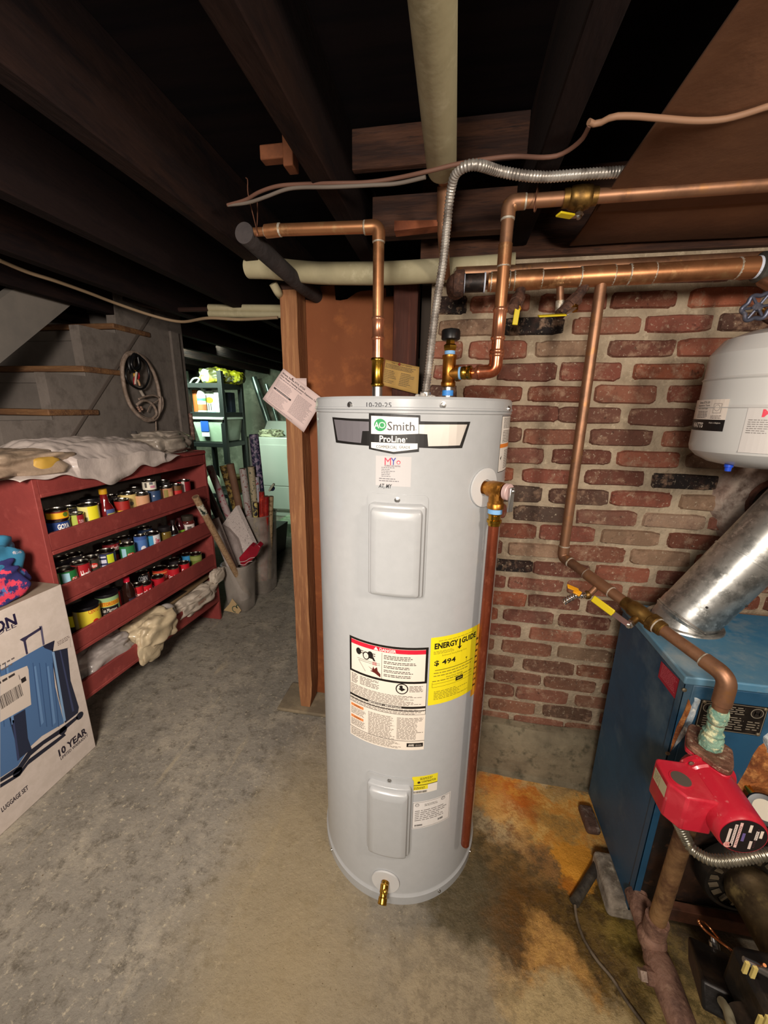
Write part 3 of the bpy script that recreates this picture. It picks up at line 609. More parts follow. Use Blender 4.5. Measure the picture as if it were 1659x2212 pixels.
for k, (a, b) in enumerate(((.085, 3), (.14, 2), (.18, 2), (.22, 2), (.26, 2))): d.lines(X(.475), Yv(a + .014 * b), X(.86), Yv(a), b, '3c3430', .45, .2, .008, 20 + k)
d.lines(X(.03), Yv(.44), X(.13), Yv(.345), 8, '4c443e', .4, .3, .012, 31); d.lines(X(.16), Yv(.43), X(.42), Yv(.345), 7, '4c443e', .4, .4, .012, 32)
d.disc(X(.70), Yv(.385), .0165, '1b1614'); d.up(); d.disc(X(.70), Yv(.385), .0135, 'eee4d6'); d.poly([(X(.655), Yv(.385)), (X(.70), Yv(.372)), (X(.745), Yv(.39)), (X(.70), Yv(.408))], '1b1614'); d.disc(X(.69), Yv(.366), .0045, '1b1614')
d.lines(X(.79), Yv(.415), X(.97), Yv(.355), 5, '4c443e', .4, .2, .009, 33)
d.lines(X(.02), Yv(.55), X(.98), Yv(.45), 9, '5b524b', .38, .3, .010, 34); d.lines(X(.02), Yv(.635), X(.98), Yv(.583), 4, '5b524b', .38, .15, .010, 35)
for k, b in enumerate((.655, .775)): d.rect(X(.02), Yv(b + .026), X(.21), Yv(b), 'e08a4e'); d.up().text('WARNING', X(.07), Yv(b + .021), X(.17), Yv(b + .006), '5a3420', 0); d.lines(X(.02), Yv(b + .105), X(.25), Yv(b + .034), 7, '6b6159', .36, .25, .009, 40 + k)
d.lines(X(.28), Yv(.90), X(.63), Yv(.665), 19, '6b6159', .36, .2, .010, 42); d.lines(X(.65), Yv(.89), X(.98), Yv(.665), 17, '6b6159', .36, .3, .010, 43)
d.rect(X(0), Yv(.905), X(1), Yv(.901), '3a332e'); d.lines(X(.02), Yv(.985), X(.74), Yv(.912), 7, '6b6159', .36, .35, .010, 44)
d.rect(X(.78), Yv(.965), X(.985), Yv(.925), '17120f'); d.up().text('AHRI', X(.80), Yv(.957), X(.87), Yv(.934), 'f0e8dc', .02); d.lines(X(.89), Yv(.957), X(.97), Yv(.938), 2, 'a9a098', .5, .1, .006, 45)
d.build('warning_sheet', heater, 'cream danger and instructions sheet')
# yellow energy label
d = Decal(cy, .0009); U0 = cy.inv(928, 1440)[0]; U1 = cy.inv(1023, 1440)[0]; V1 = cy.inv(929, 1378)[1]; V0 = cy.inv(923, 1524)[1]; Hh = V1 - V0; Wd = U1 - U0
d.rect(U0, V0, U1, V1, 'f4e322'); d.up()
d.text('ENERGY', X(.07), Yv(.17), X(.53), Yv(.085), '1c1a10', .04); d.text('GUIDE', X(.61), Yv(.17), X(.97), Yv(.085), '1c1a10', .04)
d.poly([(X(.555), Yv(.09)), (X(.585), Yv(.09)), (X(.585), Yv(.20)), (X(.62), Yv(.20)), (X(.57), Yv(.24)), (X(.52), Yv(.20)), (X(.555), Yv(.20))], '1c1a10')
d.text('$ 494', X(.08), Yv(.42), X(.50), Yv(.335), '1c1a10', .02); d.text('Estimated Yearly Energy Cost', X(.22), Yv(.29), X(.74), Yv(.262), '5c541c', -.005)
d.text('First Hour Rating', X(.33), Yv(.622), X(.68), Yv(.598), '4a4418', .01); d.lines(X(.06), Yv(.65), X(.93), Yv(.632), 1, '6d6420', .6, .05, .012, 51)
for a in (.445, .45): d.rect(X(.10), Yv(a + .035), X(.93), Yv(a + .031), '3b3614')
d.poly([(X(.73), Yv(.405)), (X(.78), Yv(.405)), (X(.755), Yv(.43))], '1c1a10'); d.rect(X(.755), Yv(.48), X(.76), Yv(.42), '1c1a10')
for a in (.68, .73): d.rect(X(.06), Yv(a + .004), X(.93), Yv(a), '3b3614')
d.rect(X(.06), Yv(.73), X(.065), Yv(.66), '3b3614'); d.rect(X(.53), Yv(.715), X(.70), Yv(.655), '16140c'); d.up().text('MEDIUM', X(.56), Yv(.695), X(.67), Yv(.675), 'e8dc60', 0)
d.lines(X(.10), Yv(.93), X(.88), Yv(.79), 6, '7d7426', .35, .45, .010, 52); d.lines(X(.14), Yv(.065), X(.92), Yv(.05), 1, '8a8028', .5, .05, .010, 53); d.lines(X(.06), Yv(.245), X(.5), Yv(.195), 3, '8a8028', .4, .2, .008, 54)
d.lines(X(.08), Yv(.585), X(.9), Yv(.50), 2, '8a8028', .3, .2, .010, 55); d.build('energy_label', heater, 'yellow energy guide label reading $ 494')
# small yellow contractor sticker + rating plate
d = Decal(cy); U0, U1 = cy.inv(890, 1690)[0], cy.inv(944.5, 1690)[0]; V1 = cy.inv(891, 1678)[1]; V0 = cy.inv(889, 1715.5)[1]; Hh = V1 - V0; Wd = U1 - U0
d.rect(U0, V0, U1, V1, 'ece6da'); d.up(); d.rect(X(0), Yv(.50), X(1), Yv(0), 'efe02a'); d.rect(X(0), Yv(.78), X(.62), Yv(.53), 'efe02a'); d.rect(X(0), Yv(.53), X(1), Yv(.49), '3a3818'); d.up()
d.text('CONTRACTOR', X(.36), Yv(.38), X(.93), Yv(.27), '26240f', .02); d.lines(X(.3), Yv(.22), X(.8), Yv(.08), 2, '4a4618', .5, .1, .006, 60); d.disc(X(.26), Yv(.35), .0045, '3a2a18', .004); d.lines(X(.08), Yv(.74), X(.52), Yv(.6), 2, '4a4618', .5, .1, .006, 61); d.bars(X(.05), Yv(.96), X(.6), Yv(.84), 40, '4b4640')
d.build('contractor_sticker', heater, 'small yellow and white sticker')
d = Decal(cy); U0, U1 = cy.inv(889, 1770)[0], cy.inv(969, 1770)[0]; V1 = cy.inv(891, 1733)[1]; V0 = cy.inv(887, 1791)[1]; Hh = V1 - V0; Wd = U1 - U0
d.rect(U0, V0, U1, V1, 'e6e3e0'); d.up(); frm(.02, .03, .98, .97, .008, '5c5856'); d.up(); d.disc(X(.12), Yv(.12), .0058, '3a3838', .0055).up().disc(X(.12), Yv(.12), .0044, 'e6e3e0', .0042); d.text('CSA', X(.08), Yv(.145), X(.16), Yv(.095), '2f2d2d', .02)
d.disc(X(.78), Yv(.10), .0065, '3a3838', .006).up().disc(X(.78), Yv(.10), .005, 'e6e3e0', .0046); d.text('UL', X(.755), Yv(.13), X(.81), Yv(.07), '2f2d2d', .02)
d.lines(X(.30), Yv(.20), X(.64), Yv(.10), 3, '77726f', .4, .1, .007, 70)
for k in range(6): d.lines(X(.07), Yv(.36 + .07 * k), X(.9), Yv(.31 + .07 * k), 1, '77726f', .45, .3, .014, 71 + k)
d.bars(X(.07), Yv(.90), X(.27), Yv(.84), 26, '3b3838'); d.bars(X(.66), Yv(.86), X(.80), Yv(.79), 18, '3b3838'); d.build('rating_plate', heater, 'white rating plate')
# paper sheet wrapping round the right flank, near the top, and a striped one lower down
d = Decal(cy); U0 = cy.inv(1085, 900)[0]; U1 = U0 + .14; V1 = cy.inv(1087, 898)[1]; V0 = cy.inv(1076, 1021)[1]; Hh = V1 - V0; Wd = U1 - U0
d.rect(U0, V0, U1, V1, 'e9e4dc'); d.up(); frm(0, 0, 1, 1, .012, '25211f'); d.rect(X(0), Yv(.56), X(1), Yv(.49), 'e8862e'); d.lines(X(.10), Yv(.22), X(.95), Yv(.03), 8, '4b4541', .4, .2, .012, 81); d.lines(X(.10), Yv(.47), X(.95), Yv(.25), 8, '4b4541', .4, .3, .012, 82); d.lines(X(.26), Yv(.95), X(.95), Yv(.60), 11, '4b4541', .4, .3, .012, 83)
d.poly([(X(.06), Yv(.74)), (X(.12), Yv(.70)), (X(.10), Yv(.78))], '1b1816'); d.build('side_notice', heater, 'tall white notice with an orange bar')
d = Decal(cy); U0 = cy.inv(1035, 1560)[0] - .012; U1 = U0 + .14; d.rect(U0, .46, U1, .70, 'd9d6d2'); d.up(); d.lines(U0 + .01, .47, U1, .67, 14, '8f8a86', .35, .2, .02, 90); d.build('side_notice', heater, 'white notice low on the right flank')
d = Decal(cy); U0 = cy.inv(1027, 1360)[0] + .001; d.rect(U0, cy.inv(1027, 1495)[1], U0 + .10, cy.inv(1027, 1352)[1], 'e9a52c'); d.up().lines(U0 + .004, cy.inv(1027, 1480)[1], U0 + .09, cy.inv(1027, 1375)[1], 9, '5c3b14', .35, .2, .012, 92); d.build('orange_notice', heater, 'orange notice half hidden by the relief pipe')
# ---- drain tap
p = on(832, 1901); o = outv(p); x = Vector((o.y, -o.x, 0)) * -1
dv = thing_part = bpy.data.objects.new('drain_valve', None); C.objects.link(dv); bpy.data.objects.remove(dv)
mb = MB(); u, v = cy.inv(833, 1902); V = []; F = []; n = 40
for i, (rr, h) in enumerate(((.0425, .001), (.043, .0035), (.042, .0062), (.013, .0062), (.0115, .0005))):
    for k in range(n): V.append(cy.map(u + rr * math.cos(2 * PI * k / n), v + rr * math.sin(2 * PI * k / n), h))
for i in range(4):
    for k in range(n): F.append((i * n + k, i * n + (k + 1) % n, (i + 1) * n + (k + 1) % n, (i + 1) * n + k))
mb.add(V, F); mb.build('drain_escutcheon', mat('grey_plastic', 'cfd0d0', .35), heater)
c = cy.map(u, v, 0); dn = (o * 1.0 + Vector((0, 0, -.75))).normalized()
mb = MB(); mb.lathe(c - o * .004, o, [(0, .0105), (.016, .0105), (.018, .009)], 24, brass); mb.lathe(c + o * .012 + Vector((0, 0, .008)), dn, [(0, .009), (.003, .0125), (.022, .0125), (.023, .011), (.030, .011), (.031, .0135), (.034, .0128), (.037, .0135), (.041, .0128), (.044, .0137), (.047, .0128), (.047, .0085), (.034, .007)], 24, brass, cap1=True)
mb.lathe(c + o * .030 + Vector((.004, 0, .006)), (o + Vector((.2, 0, .5))).normalized(), [(0, .006), (.010, .006), (.011, .0045), (.012, .003)], 16, brass); mb.build('drain_valve', None, heater, sharp=45)
# ---- relief valve with its plate
pv = on(1047, 1052); ov = outv(pv); u, v = cy.inv(1046, 1053); mb = MB(); V = []; F = []
for i, (rr, h) in enumerate(((.0475, .001), (.048, .003), (.047, .0055), (.020, .0055), (.0185, .0005))):
    for k in range(n): V.append(cy.map(u + rr * math.cos(2 * PI * k / n), v + rr * math.sin(2 * PI * k / n), h))
for i in range(4):
    for k in range(n): F.append((i * n + k, i * n + (k + 1) % n, (i + 1) * n + (k + 1) % n, (i + 1) * n + k))
mb.add(V, F); mb.build('relief_escutcheon', mat('grey_plastic', 'cfd0d0', .35), heater)
side = Vector((ov.y * -1, ov.x, 0)) * -1
ax = ov; c = cy.map(u, v, 0); j = c + ov * .036
mb = MB(); mb.lathe(c - ov * .004, ov, [(0, .016), (.016, .016), (.018, .0185), (.024, .0185), (.026, .020), (.052, .020), (.056, .018), (.060, .0185)], 28, bronze); mb.lathe(j + Vector((0, 0, -.004)), (0, 0, -1), [(0, .018), (.026, .0175), (.028, .0195), (.040, .0195), (.041, .016)], 28, bronze)
mb.beam(j + Vector((0, 0, .014)) + ov * 0 - Vector((0, 1, 0)) * .019, j + Vector((0, -.019, -.022)), .007, .006, bronze, up=(1, 0, 0))
rv = mb.build('relief_valve', None, heater, sharp=45)
mb = MB(); mb.lathe(c + ov * .060, ov, [(0, .019), (.009, .019), (.0105, .0175)], 28, mat('valve_disc', 'd8b8b4', .5, .3)); mb.build('cap', None, rv)
q = c + ov * .075; mb = MB(); mb.beam(q + Vector((0, 0, .012)), q + Vector((0, 0, -.045)), .016, .006, steel, up=ov); mb.ball(q + Vector((0, -.002, .004)) + ov * .002, .006, steel, 12); mb.build('test_lever', None, rv, bevel=.0015)
T = j + Vector((0, 0, -.044))
mb = MB(); mb.lathe(T, (0, 0, -1), [(0, .0165), (.012, .0168)], 24, mat('thread_tape', '7fb4e6', .6)); mb.build('thread_tape', None, heater)
mb = MB(); mb.lathe(T + Vector((0, 0, -.012)), (0, 0, -1), [(0, .0165), (.003, .0165), (.005, .0145), (.014, .0145), (.016, .0175), (.022, .0175), (.024, .0145), (.030, .0145)], 24, brass); mb.build('adapter', None, heater)
zb = cy.inv(996, 1818)[1] - 0.0; 
bot = AY(999, 1822, T.y); mb = MB(); mb.tube([T + Vector((0, 0, -.034)), (T.x, T.y, bot.z)], .0125, 20, copD); mb.tube([(T.x, T.y, bot.z + .001), (T.x, T.y, bot.z - .0002)], .0105, 20, ink('2a1a14')); mb.build('relief_pipe', None, heater)
# ---- top fittings
def nip(px, py, col, nm):
    p = AY(px, py, TC[1]); mb = MB(); mb.lathe((p.x, TC[1], 1.505), (0, 0, 1), [(0, .027), (.006, .027), (.008, .024), (.010, .016)], 28, mat('gasket_' + nm, col, .5)); mb.build(nm + '_gasket', None, heater)
    mb = MB(); mb.lathe((p.x, TC[1], 1.510), (0, 0, 1), [(0, .0145), (.034, .0145), (.035, .013)], 24, steel); mb.build('nipple', None, heater); return p.x
xh = nip(815, 850, 'cc2f35', 'red'); xc = nip(967, 852, '2a74c9', 'blue')
# paper bracket, conduit connector with white foam
xk = AY(921, 850, 1.10).x; mb = MB(); mb.lathe((xk, 1.06, 1.506), (0, 0, 1), [(0, .018), (.004, .018), (.005, .014), (.022, .014), (.024, .012)], 20, galv); 
for k in range(7): a = k * 2 * PI / 7; mb.ball((xk + .021 * math.cos(a), 1.06 + .021 * math.sin(a), 1.513 + .003 * (k % 3)), .0085, mat('connector_metal', 'd9d6d0', .5, .5), 8)
mb.build('conduit_connector', None, heater)
mb = MB(); mb.box((xk - .05, 1.00, 1.5062), (xk + .045, 1.13, 1.5085), mat('junction_lid', 'a59d8c', .5)); mb.build('junction_cover', None, heater, bevel=.001)
# ================================================================== PIPES
def ring(c, ax, r, L=.006, m=solder, parent=None, n=20, name='solder_joint', fat=.0018):
    ax = Vector(ax).normalized(); mb = MB(); mb.lathe(Vector(c) - ax * L / 2, ax, [(0, r), (L * .25, r + fat), (L * .75, r + fat), (L, r)], n, m, cap0=False, cap1=False); return mb.build(name, None, parent)
def sleeve(c0, c1, r, m, parent, name='coupling', beads=True, n=24):
    c0, c1 = Vector(c0), Vector(c1); d = (c1 - c0); L = d.length; mb = MB()
    pr = [(0, r), (.0, r + .002), (.004, r + .0035), (.007, r + .0035), (.010, r + .0012), (L - .010, r + .0012), (L - .007, r + .0035), (L - .004, r + .0035), (L, r + .002), (L, r)] if beads else [(0, r), (0, r + .0018), (L, r + .0018), (L, r)]
    mb.lathe(c0, d, pr, n, m); return mb.build(name, None, parent, sharp=50)
# --- hot side (left): nipple - press fittings - riser - elbow - run - old coupling - into black foam
r1 = .0145; yh = TC[1]; zt = AY(812, 490, yh).z
hot = thing('copper_pipe', 'shiny copper pipe rising from the red ring and turning left under the joists', 'pipe', (xh, yh, 1.545))
e = AY(600, 497, 1.125)
mb = MB(); mb.tube(rounded([(xh, yh, 1.60), (xh, yh, zt), (e.x, 1.125, e.z)], .032, 8), r1, 24, copO); mb.build('tube', None, hot)
sleeve((xh, yh, 1.545), (xh, yh, 1.620), r1 + .001, brass, hot, 'press_adapter'); a = AY(817, 735, yh).z; b = AY(817, 685, yh).z; sleeve((xh, yh, a), (xh, yh, b), r1, copN, hot, 'press_coupling')
mb = MB(); mb.tube([(xh, yh, 1.62), (xh, yh, a)], r1 + .0004, 24, copN); mb.build('new_tube', None, hot)
mb = MB(); mb.tube(rounded([(xh, yh, zt - .034), (xh, yh, zt), (xh - .034, yh, zt)], .032, 8), r1 + .0022, 24, copO); el = mb.build('elbow', None, hot); ring((xh, yh, zt - .034), (0, 0, 1), r1, .007, parent=hot); ring((xh - .036, yh, zt), (1, 0, 0), r1, .007, parent=hot)
f = AY(528, 503, 1.13)
mb = MB(); mb.tube([(e.x + .005, 1.125, e.z), (e.x - .035, 1.126, e.z - .001)], r1 + .0018, 20, copO); mb.build('coupling', None, hot); ring((e.x + .006, 1.125, e.z), (1, 0, 0), r1, .008, parent=hot)
mb = MB(); mb.tube([(e.x - .035, 1.126, e.z - .001), (f.x, 1.13, f.z)], .0105, 20, copO); mb.build('thin_tube', None, hot); ring((e.x - .037, 1.126, e.z - .001), (1, 0, 0), .0105, .006, parent=hot)
g0 = AY(527, 503, 1.115); g1 = AY(684, 640, 1.66)
foam = mat('black_foam', '2f2b2c', .9, n=(12, '3d3737', .4, .6), b=(40, .3)); 
mb = MB(); P0, P1 = Vector((g0.x, 1.115, g0.z)), g1; d_ = (P1 - P0).normalized(); mb.tube(resample(smooth([P0, P0.lerp(P1, .35) + Vector((0, 0, -.006)), P0.lerp(P1, .7) + Vector((0, 0, -.008)), P1], 10), .02) + [P1], .0265, 28, foam, cap=True)
fo = mb.build('foam_insulated_pipe', None, None); tag(fo, 'pipe in split black foam running back from the left copper elbow past the post', 'pipe')
# wire hangers
wr = mat('wire_brown', '7a5240', .5, .6)
mb = MB(); q = [AY(531, 384, 1.12), AY(535, 390, 1.12), AY(536, 420, 1.12), AY(548, 470, 1.12), AY(556, 505, 1.11), AY(553, 508, 1.12), AY(556, 475, 1.13), AY(556, 438, 1.14)]; mb.tube(smooth(q, 4), .0014, 8, wr); tag(mb.build('wire_hanger', None), 'thin bent wire hanging the left copper pipe from a joist', 'hanger')
# --- cold side (right)
r2 = .0145; cold = thing('copper_pipe', 'copper pipe from the blue-ringed tee up and along under the brown board', 'pipe', (xc, TC[1], 1.545))
yr = 1.085; el1 = AY(1105, 437, yr); zt2 = el1.z; xr = AY(1078, 700, yr).x; zlow = AY(1066, 806, 1.09).z
mb = MB(); mb.tube([(xr, yr, 1.70), (xr, yr, zt2)], r2, 24, copO); mb.build('tube', None, cold)
mb = MB(); mb.tube(rounded([(xr, yr, zt2 - .1), (xr, yr, zt2), (xr + 1.3, yr, zt2)], .03, 8), r2 + .0001, 24, copB); mb.build('long_tube', None, cold)
mb = MB(); mb.tube(rounded([(xr, yr, zt2 - .032), (xr, yr, zt2), (xr + .034, yr, zt2)], .030, 8), r2 + .0022, 24, copB); mb.build('elbow', None, cold); ring((xr, yr, zt2 - .034), (0, 0, 1), r2, .006, parent=cold); ring((xr + .036, yr, zt2), (1, 0, 0), r2, .006, parent=cold)
a, b = AY(1097, 575, yr).z, AY(1098, 548, yr).z; sleeve((xr, yr, a), (xr, yr, b + .02), r2, copO, cold, 'coupling', False); ring((xr, yr, a), (0, 0, 1), r2, .005, parent=cold)
a, b = AY(1080, 735, yr).z, AY(1080, 665, yr).z; sleeve((xr, yr, a), (xr, yr, b), r2, copN, cold, 'press_coupling')
tz = AY(975, 808, TC[1]).z; j1 = Vector((xr, yr, tz + .004)); j0 = Vector((xc + .018, TC[1], tz))
mb = MB(); mb.tube(rounded([j0 + Vector((.03, 0, 0)), j1, j1 + Vector((0, 0, .12))], .035, 8), r2, 24, copN); mb.build('new_tube', None, cold)
dj = (j1 - j0).normalized(); mb = MB(); mb.tube(rounded([j1 - dj * .036, j1, j1 + Vector((0, 0, .036))], .034, 8), r2 + .0025, 24, copN); mb.build('press_elbow', None, cold)
sleeve(j1 - dj * .048, j1 - dj * .036, r2 + .001, copN, cold, 'elbow_collar'); sleeve(j1 + Vector((0, 0, .034)), j1 + Vector((0, 0, .052)), r2 + .001, copN, cold, 'elbow_collar')
mb = MB(); mb.lathe((xc, TC[1], 1.545), (0, 0, 1), [(0, .018), (.003, .0195), (.012, .0195), (.014, .0175), (.070, .0175), (.072, .0195), (.080, .0195), (.082, .016)], 28, bronze); mb.lathe((xc, TC[1], tz), dj, [(0, .017), (.020, .017), (.0205, .0205), (.030, .0205)], 28, bronze); tee = mb.build('tee', None, cold, sharp=50)
mb = MB(); mb.lathe(Vector((xc, TC[1], tz)) + dj * .030, dj, [(0, .0165), (.005, .0165)], 20, mat('thread_tape', '7fb4e6', .6)); mb.lathe(Vector((xc, TC[1], tz)) + dj * .035, dj, [(0, .016), (.010, .0175), (.014, .015), (.018, .018), (.026, .018), (.028, .0155)], 24, brass); mb.build('press_adapter', None, cold, sharp=50)
mb = MB(); mb.lathe((xc, TC[1], 1.627), (0, 0, 1), [(0, .014), (.009, .014)], 20, mat('thread_tape', '7fb4e6', .6)); vb = mb.build('tape_ring', None, cold)
mb = MB(); mb.lathe((xc, TC[1], 1.636), (0, 0, 1), [(0, .015), (.004, .018), (.013, .019), (.017, .013), (.027, .012)], 6, brass); mb.build('vacuum_valve', None, cold, sharp=30)
mb = MB(); mb.lathe((xc, TC[1], 1.662), (0, 0, 1), [(0, .020), (.003, .0245), (.022, .0245), (.026, .022), (.0265, .006), (.030, .005)], 32, blk); mb.build('vacuum_cap', None, cold, 'black cap' and 0 or 0)
# tape blue around nipple
mb = MB(); mb.lathe((xc, TC[1], 1.522), (0, 0, 1), [(0, .0152), (.014, .0152)], 20, mat('thread_tape_blue', '3f8fe0', .5)); mb.build('tape_ring', None, cold)
# ball valve on the long tube (yellow lever)
def ball_valve(c, ax, r, lev, m, parent, lname='valve', yel='d9c21e', ln=.07, stem=None):
    c = Vector(c); ax = Vector(ax).normalized(); mb = MB()
    mb.lathe(c - ax * .036, ax, [(0, r + .001), (0, r + .004), (.012, r + .005), (.014, r + .008), (.022, r + .0105), (.036, r + .012), (.050, r + .0105), (.058, r + .008), (.060, r + .005), (.072, r + .004), (.072, r + .001)], 20, m)
    st = Vector(stem or (0, -.3, -1)).normalized(); mb.lathe(c, st, [(0, .010), (.030, .010), (.031, .0075), (.044, .007)], 14, m); v = mb.build(lname, None, parent, sharp=40)
    mb = MB(); L = Vector(lev).normalized(); q = c + st * .040; mb.lathe(q - st * .004, st, [(0, .0085), (.007, .0085), (.008, .005), (.012, .0045)], 6, steel); mb.beam(q - L * .008, q + L * .022 + st * .006, .013, .003, steel, up=st); mb.build('stem_nut', None, v)
    mb = MB(); a_, b_ = q + L * .020 + st * .006, q + L * (ln + .02) + st * .008; mb.beam(a_, b_, .016, .0045, mat('yellow_vinyl', yel, .4), up=st); mb.build('lever', None, v, bevel=.0018); return v
bv = AY(1252, 432, yr); ball_valve((bv.x, yr, zt2), (1, 0, 0), r2, (-.75, -.55, -.05), mat('old_brass', '8f6f3c', .45, .9, n=(20, '5f4728', .45, .6)), cold, 'ball_valve', ln=.045, stem=(0, -.25, -1))
# wire hanger for it
mb = MB(); q = [AY(1182, 270, 1.09), AY(1173, 276, 1.09), AY(1172, 300, 1.09), AY(1166, 370, 1.08), AY(1154, 449, 1.06), AY(1158, 450, 1.085), AY(1164, 400, 1.10), AY(1169, 340, 1.10)]; mb.tube(smooth(q, 4), .0016, 8, wr); tag(mb.build('wire_hanger', None), 'thin bent wire looped under the right copper pipe near its elbow', 'hanger')
# --- big copper manifold in front of the wall
ym = 1.235; m0 = AY(1010, 612, ym); m1 = AY(1625, 578, ym); zm = m0.z; rm = .0235
man = thing('manifold_pipe', 'thick horizontal copper pipe with soldered tees, running right from a rusty elbow', 'pipe', (m0.x, ym, zm))
def Mx(px): return AY(px, 600 - (px - 1010) * .05, ym).x
mb = MB(); mb.tube([(Mx(1055), ym, zm), (Mx(1640), ym, m1.z)], rm, 28, copO); mb.build('tube', None, man)
zl = lambda px: zm + (m1.z - zm) * (Mx(px) - Mx(1010)) / (Mx(1640) - Mx(1010))
for a, b in ((1062, 1100), (1112, 1170), (1255, 1325), (1360, 1412), (1595, 1636)): sleeve((Mx(a), ym, zl(a)), (Mx(b), ym, zl(b)), rm, copO, man, 'fitting', False); ring((Mx(a), ym, zl(a)), (1, 0, 0), rm, .006, parent=man); ring((Mx(b), ym, zl(b)), (1, 0, 0), rm, .006, parent=man)
for px, nm, k in ((1632, 'thread_tape', 1),): mb = MB(); mb.lathe((Mx(px), ym, m1.z), (1, 0, 0), [(0, rm + .002), (.010, rm + .002)], 24, mat('white_tape', 'cfd6e6', .6)); mb.build('thread_tape', None, man)
mb = MB(); mb.lathe((Mx(980), ym, zm), (1, 0, 0), [(0, .026), (.002, .031), (.010, .034), (.028, .034), (.030, .030), (.030, .02)], 28, iron); mb.tube(rounded([(Mx(992), ym, zm), (Mx(985), ym, zm), (Mx(985), ym + .06, zm + .0)], .01), .027, 20, iron); mb.build('iron_elbow', None, man)
mb = MB(); mb.lathe((Mx(1003), ym, zm), (1, 0, 0), [(0, .0235), (Mx(1048) - Mx(1003), .0235)], 24, mat('black_nipple', '2b2422', .5, .5, n=(30, '4a3a34', .5, .6))); mb.build('black_nipple', None, man)
for px in (1002, 1046): mb = MB(); mb.lathe((Mx(px), ym, zm), (1, 0, 0), [(0, .0255), (.004, .0255)], 24, mat('white_tape', 'cfd6e6', .6)); mb.build('thread_tape', None, man)
# grey pipe / coupling at far right
mb = MB(); mb.lathe((Mx(1638), ym, m1.z), (1, 0, 0), [(0, .030), (.003, .034), (.03, .035), (.034, .031), (.35, .031)], 28, mat('grey_cast', '5a5a55', .6, .4, n=(20, '3d3d3a', .4, .6))); tag(mb.build('grey_pipe', None), 'dark grey pipe end at the right edge joined to the thick copper manifold', 'pipe')
# dark pipe behind the manifold
q0, q1 = AY(985, 592, 1.36), AY(1350, 572, 1.36); mb = MB(); mb.tube([q0, q1 + Vector((.6, 0, 0))], .019, 20, copB); tag(mb.build('dark_pipe', None), 'dark brown copper pipe close to the wall behind the thick manifold', 'pipe')
# drops from the manifold
def drop(px, z2, r, nm, lab, py):
    x = Mx(px); o = thing(nm, lab, 'pipe', (x, ym, z2)); return x, o
# two iron ball valves with yellow levers
y0 = ym - .008
for (px, py, ex, ey, lx) in ((1125, 640, 1108, 668, 'v'), (1262, 636, 1208, 680, 'h')):
    A0 = AY(px, py - 6, ym); B0 = AY(ex, ey, ym - (.075 if lx == 'v' else .03))
    t = thing('iron_valve', 'rusty iron valve with a short yellow lever hanging under the manifold beside the copper riser' if lx == 'v' else 'rusty iron valve with a long flat yellow lever hanging under the manifold', 'valve', tuple(A0))
    mb = MB(); mb.tube([A0 + Vector((0, 0, .012)), A0.lerp(B0, .45)], .013, 18, iron); mb.tube([A0.lerp(B0, .30), A0.lerp(B0, .62)], .0185, 8, iron); mb.tube([A0.lerp(B0, .6), B0], .0145, 18, iron); mb.build('body', None, t, sharp=35)
    mid = A0.lerp(B0, .5); s = Vector((0, -1, -.15)).normalized()
    if lx == 'v':
        q = AY(1117, 668, mid.y - .03); mb = MB(); mb.lathe(q, (.3, -1, 0), [(0, .008), (.008, .008)], 6, brass); mb.build('nut', None, t); e_ = AY(1112, 702, q.y - .01); mb = MB(); mb.beam(q + Vector((0, -.008, 0)), e_, .014, .004, mat('yellow_vinyl', 'd9c21e', .4), up=(0, -1, 0)); mb.build('lever', None, t, bevel=.0015)
    else:
        q = AY(1243, 664, mid.y - .02); mb = MB(); mb.lathe(q + Vector((0, .01, .006)), (0, -.3, -1), [(0, .009), (.014, .009)], 6, brass); mb.build('nut', None, t); w1 = AY(1222, 680, q.y - .01); w2 = AY(1163, 683, q.y - .02); mb = MB(); mb.beam(q, w1, .012, .003, steel, up=(0, -.4, 1)); mb.beam(w1, w2, .016, .004, mat('yellow_vinyl', 'd9c21e', .4), up=(0, -.4, 1)); mb.build('lever', None, t, bevel=.0012)
q = AY(1210, 615, ym); mb = MB(); mb.tube([q, AY(1210, 655, ym)], .0095, 16, copB); mb.tube([AY(1210, 650, ym), AY(1208, 672, ym)], .0115, 16, solder); tag(mb.build('copper_stub', None), 'short thin copper stub under the manifold, left of the long flat yellow lever', 'pipe')
# --- long drop going down the wall and forward to the pump
ys_ = 1.235; s0 = AY(1296, 612, ys_); zd = AY(1216, 1203, ys_).z; xs = (AY(1296, 640, ys_).x + AY(1222, 1150, ys_).x) / 2
PX, PY, PZ = .668, .70, 0
el2 = AY(1574, 1464, .82); 
sup = thing('supply_pipe', 'old copper pipe down the brick wall, slanting over the boiler to the red pump', 'pipe', (xs, ys_, zd))
K0, K1 = Vector((xs, ys_, zd)), Vector(el2)
K1.y = .82; K2 = Vector((K1.x, .82, .80))
mb = MB(); mb.tube(rounded([(xs, ys_, s0.z), K0, K1, K2], .030, 8), .0145, 24, copB); mb.build('tube', None, sup)
def al(t): return K0.lerp(K1, t)
dk_ = (K1 - K0).normalized()
mb = MB(); mb.tube(rounded([K0 + Vector((0, 0, .035)), K0, al(.06)], .03, 8), .0168, 24, copB); mb.build('elbow', None, sup); ring(K0 + Vector((0, 0, .036)), (0, 0, 1), .0145, .005, parent=sup); ring(al(.065), dk_, .0145, .005, parent=sup)
mb = MB(); mb.tube(rounded([K1 - dk_ * .05, K1, K1.lerp(K2, .45)], .032, 8), .018, 24, copB); mb.build('elbow', None, sup); ring(K1 - dk_ * .052, dk_, .0148, .006, parent=sup); 
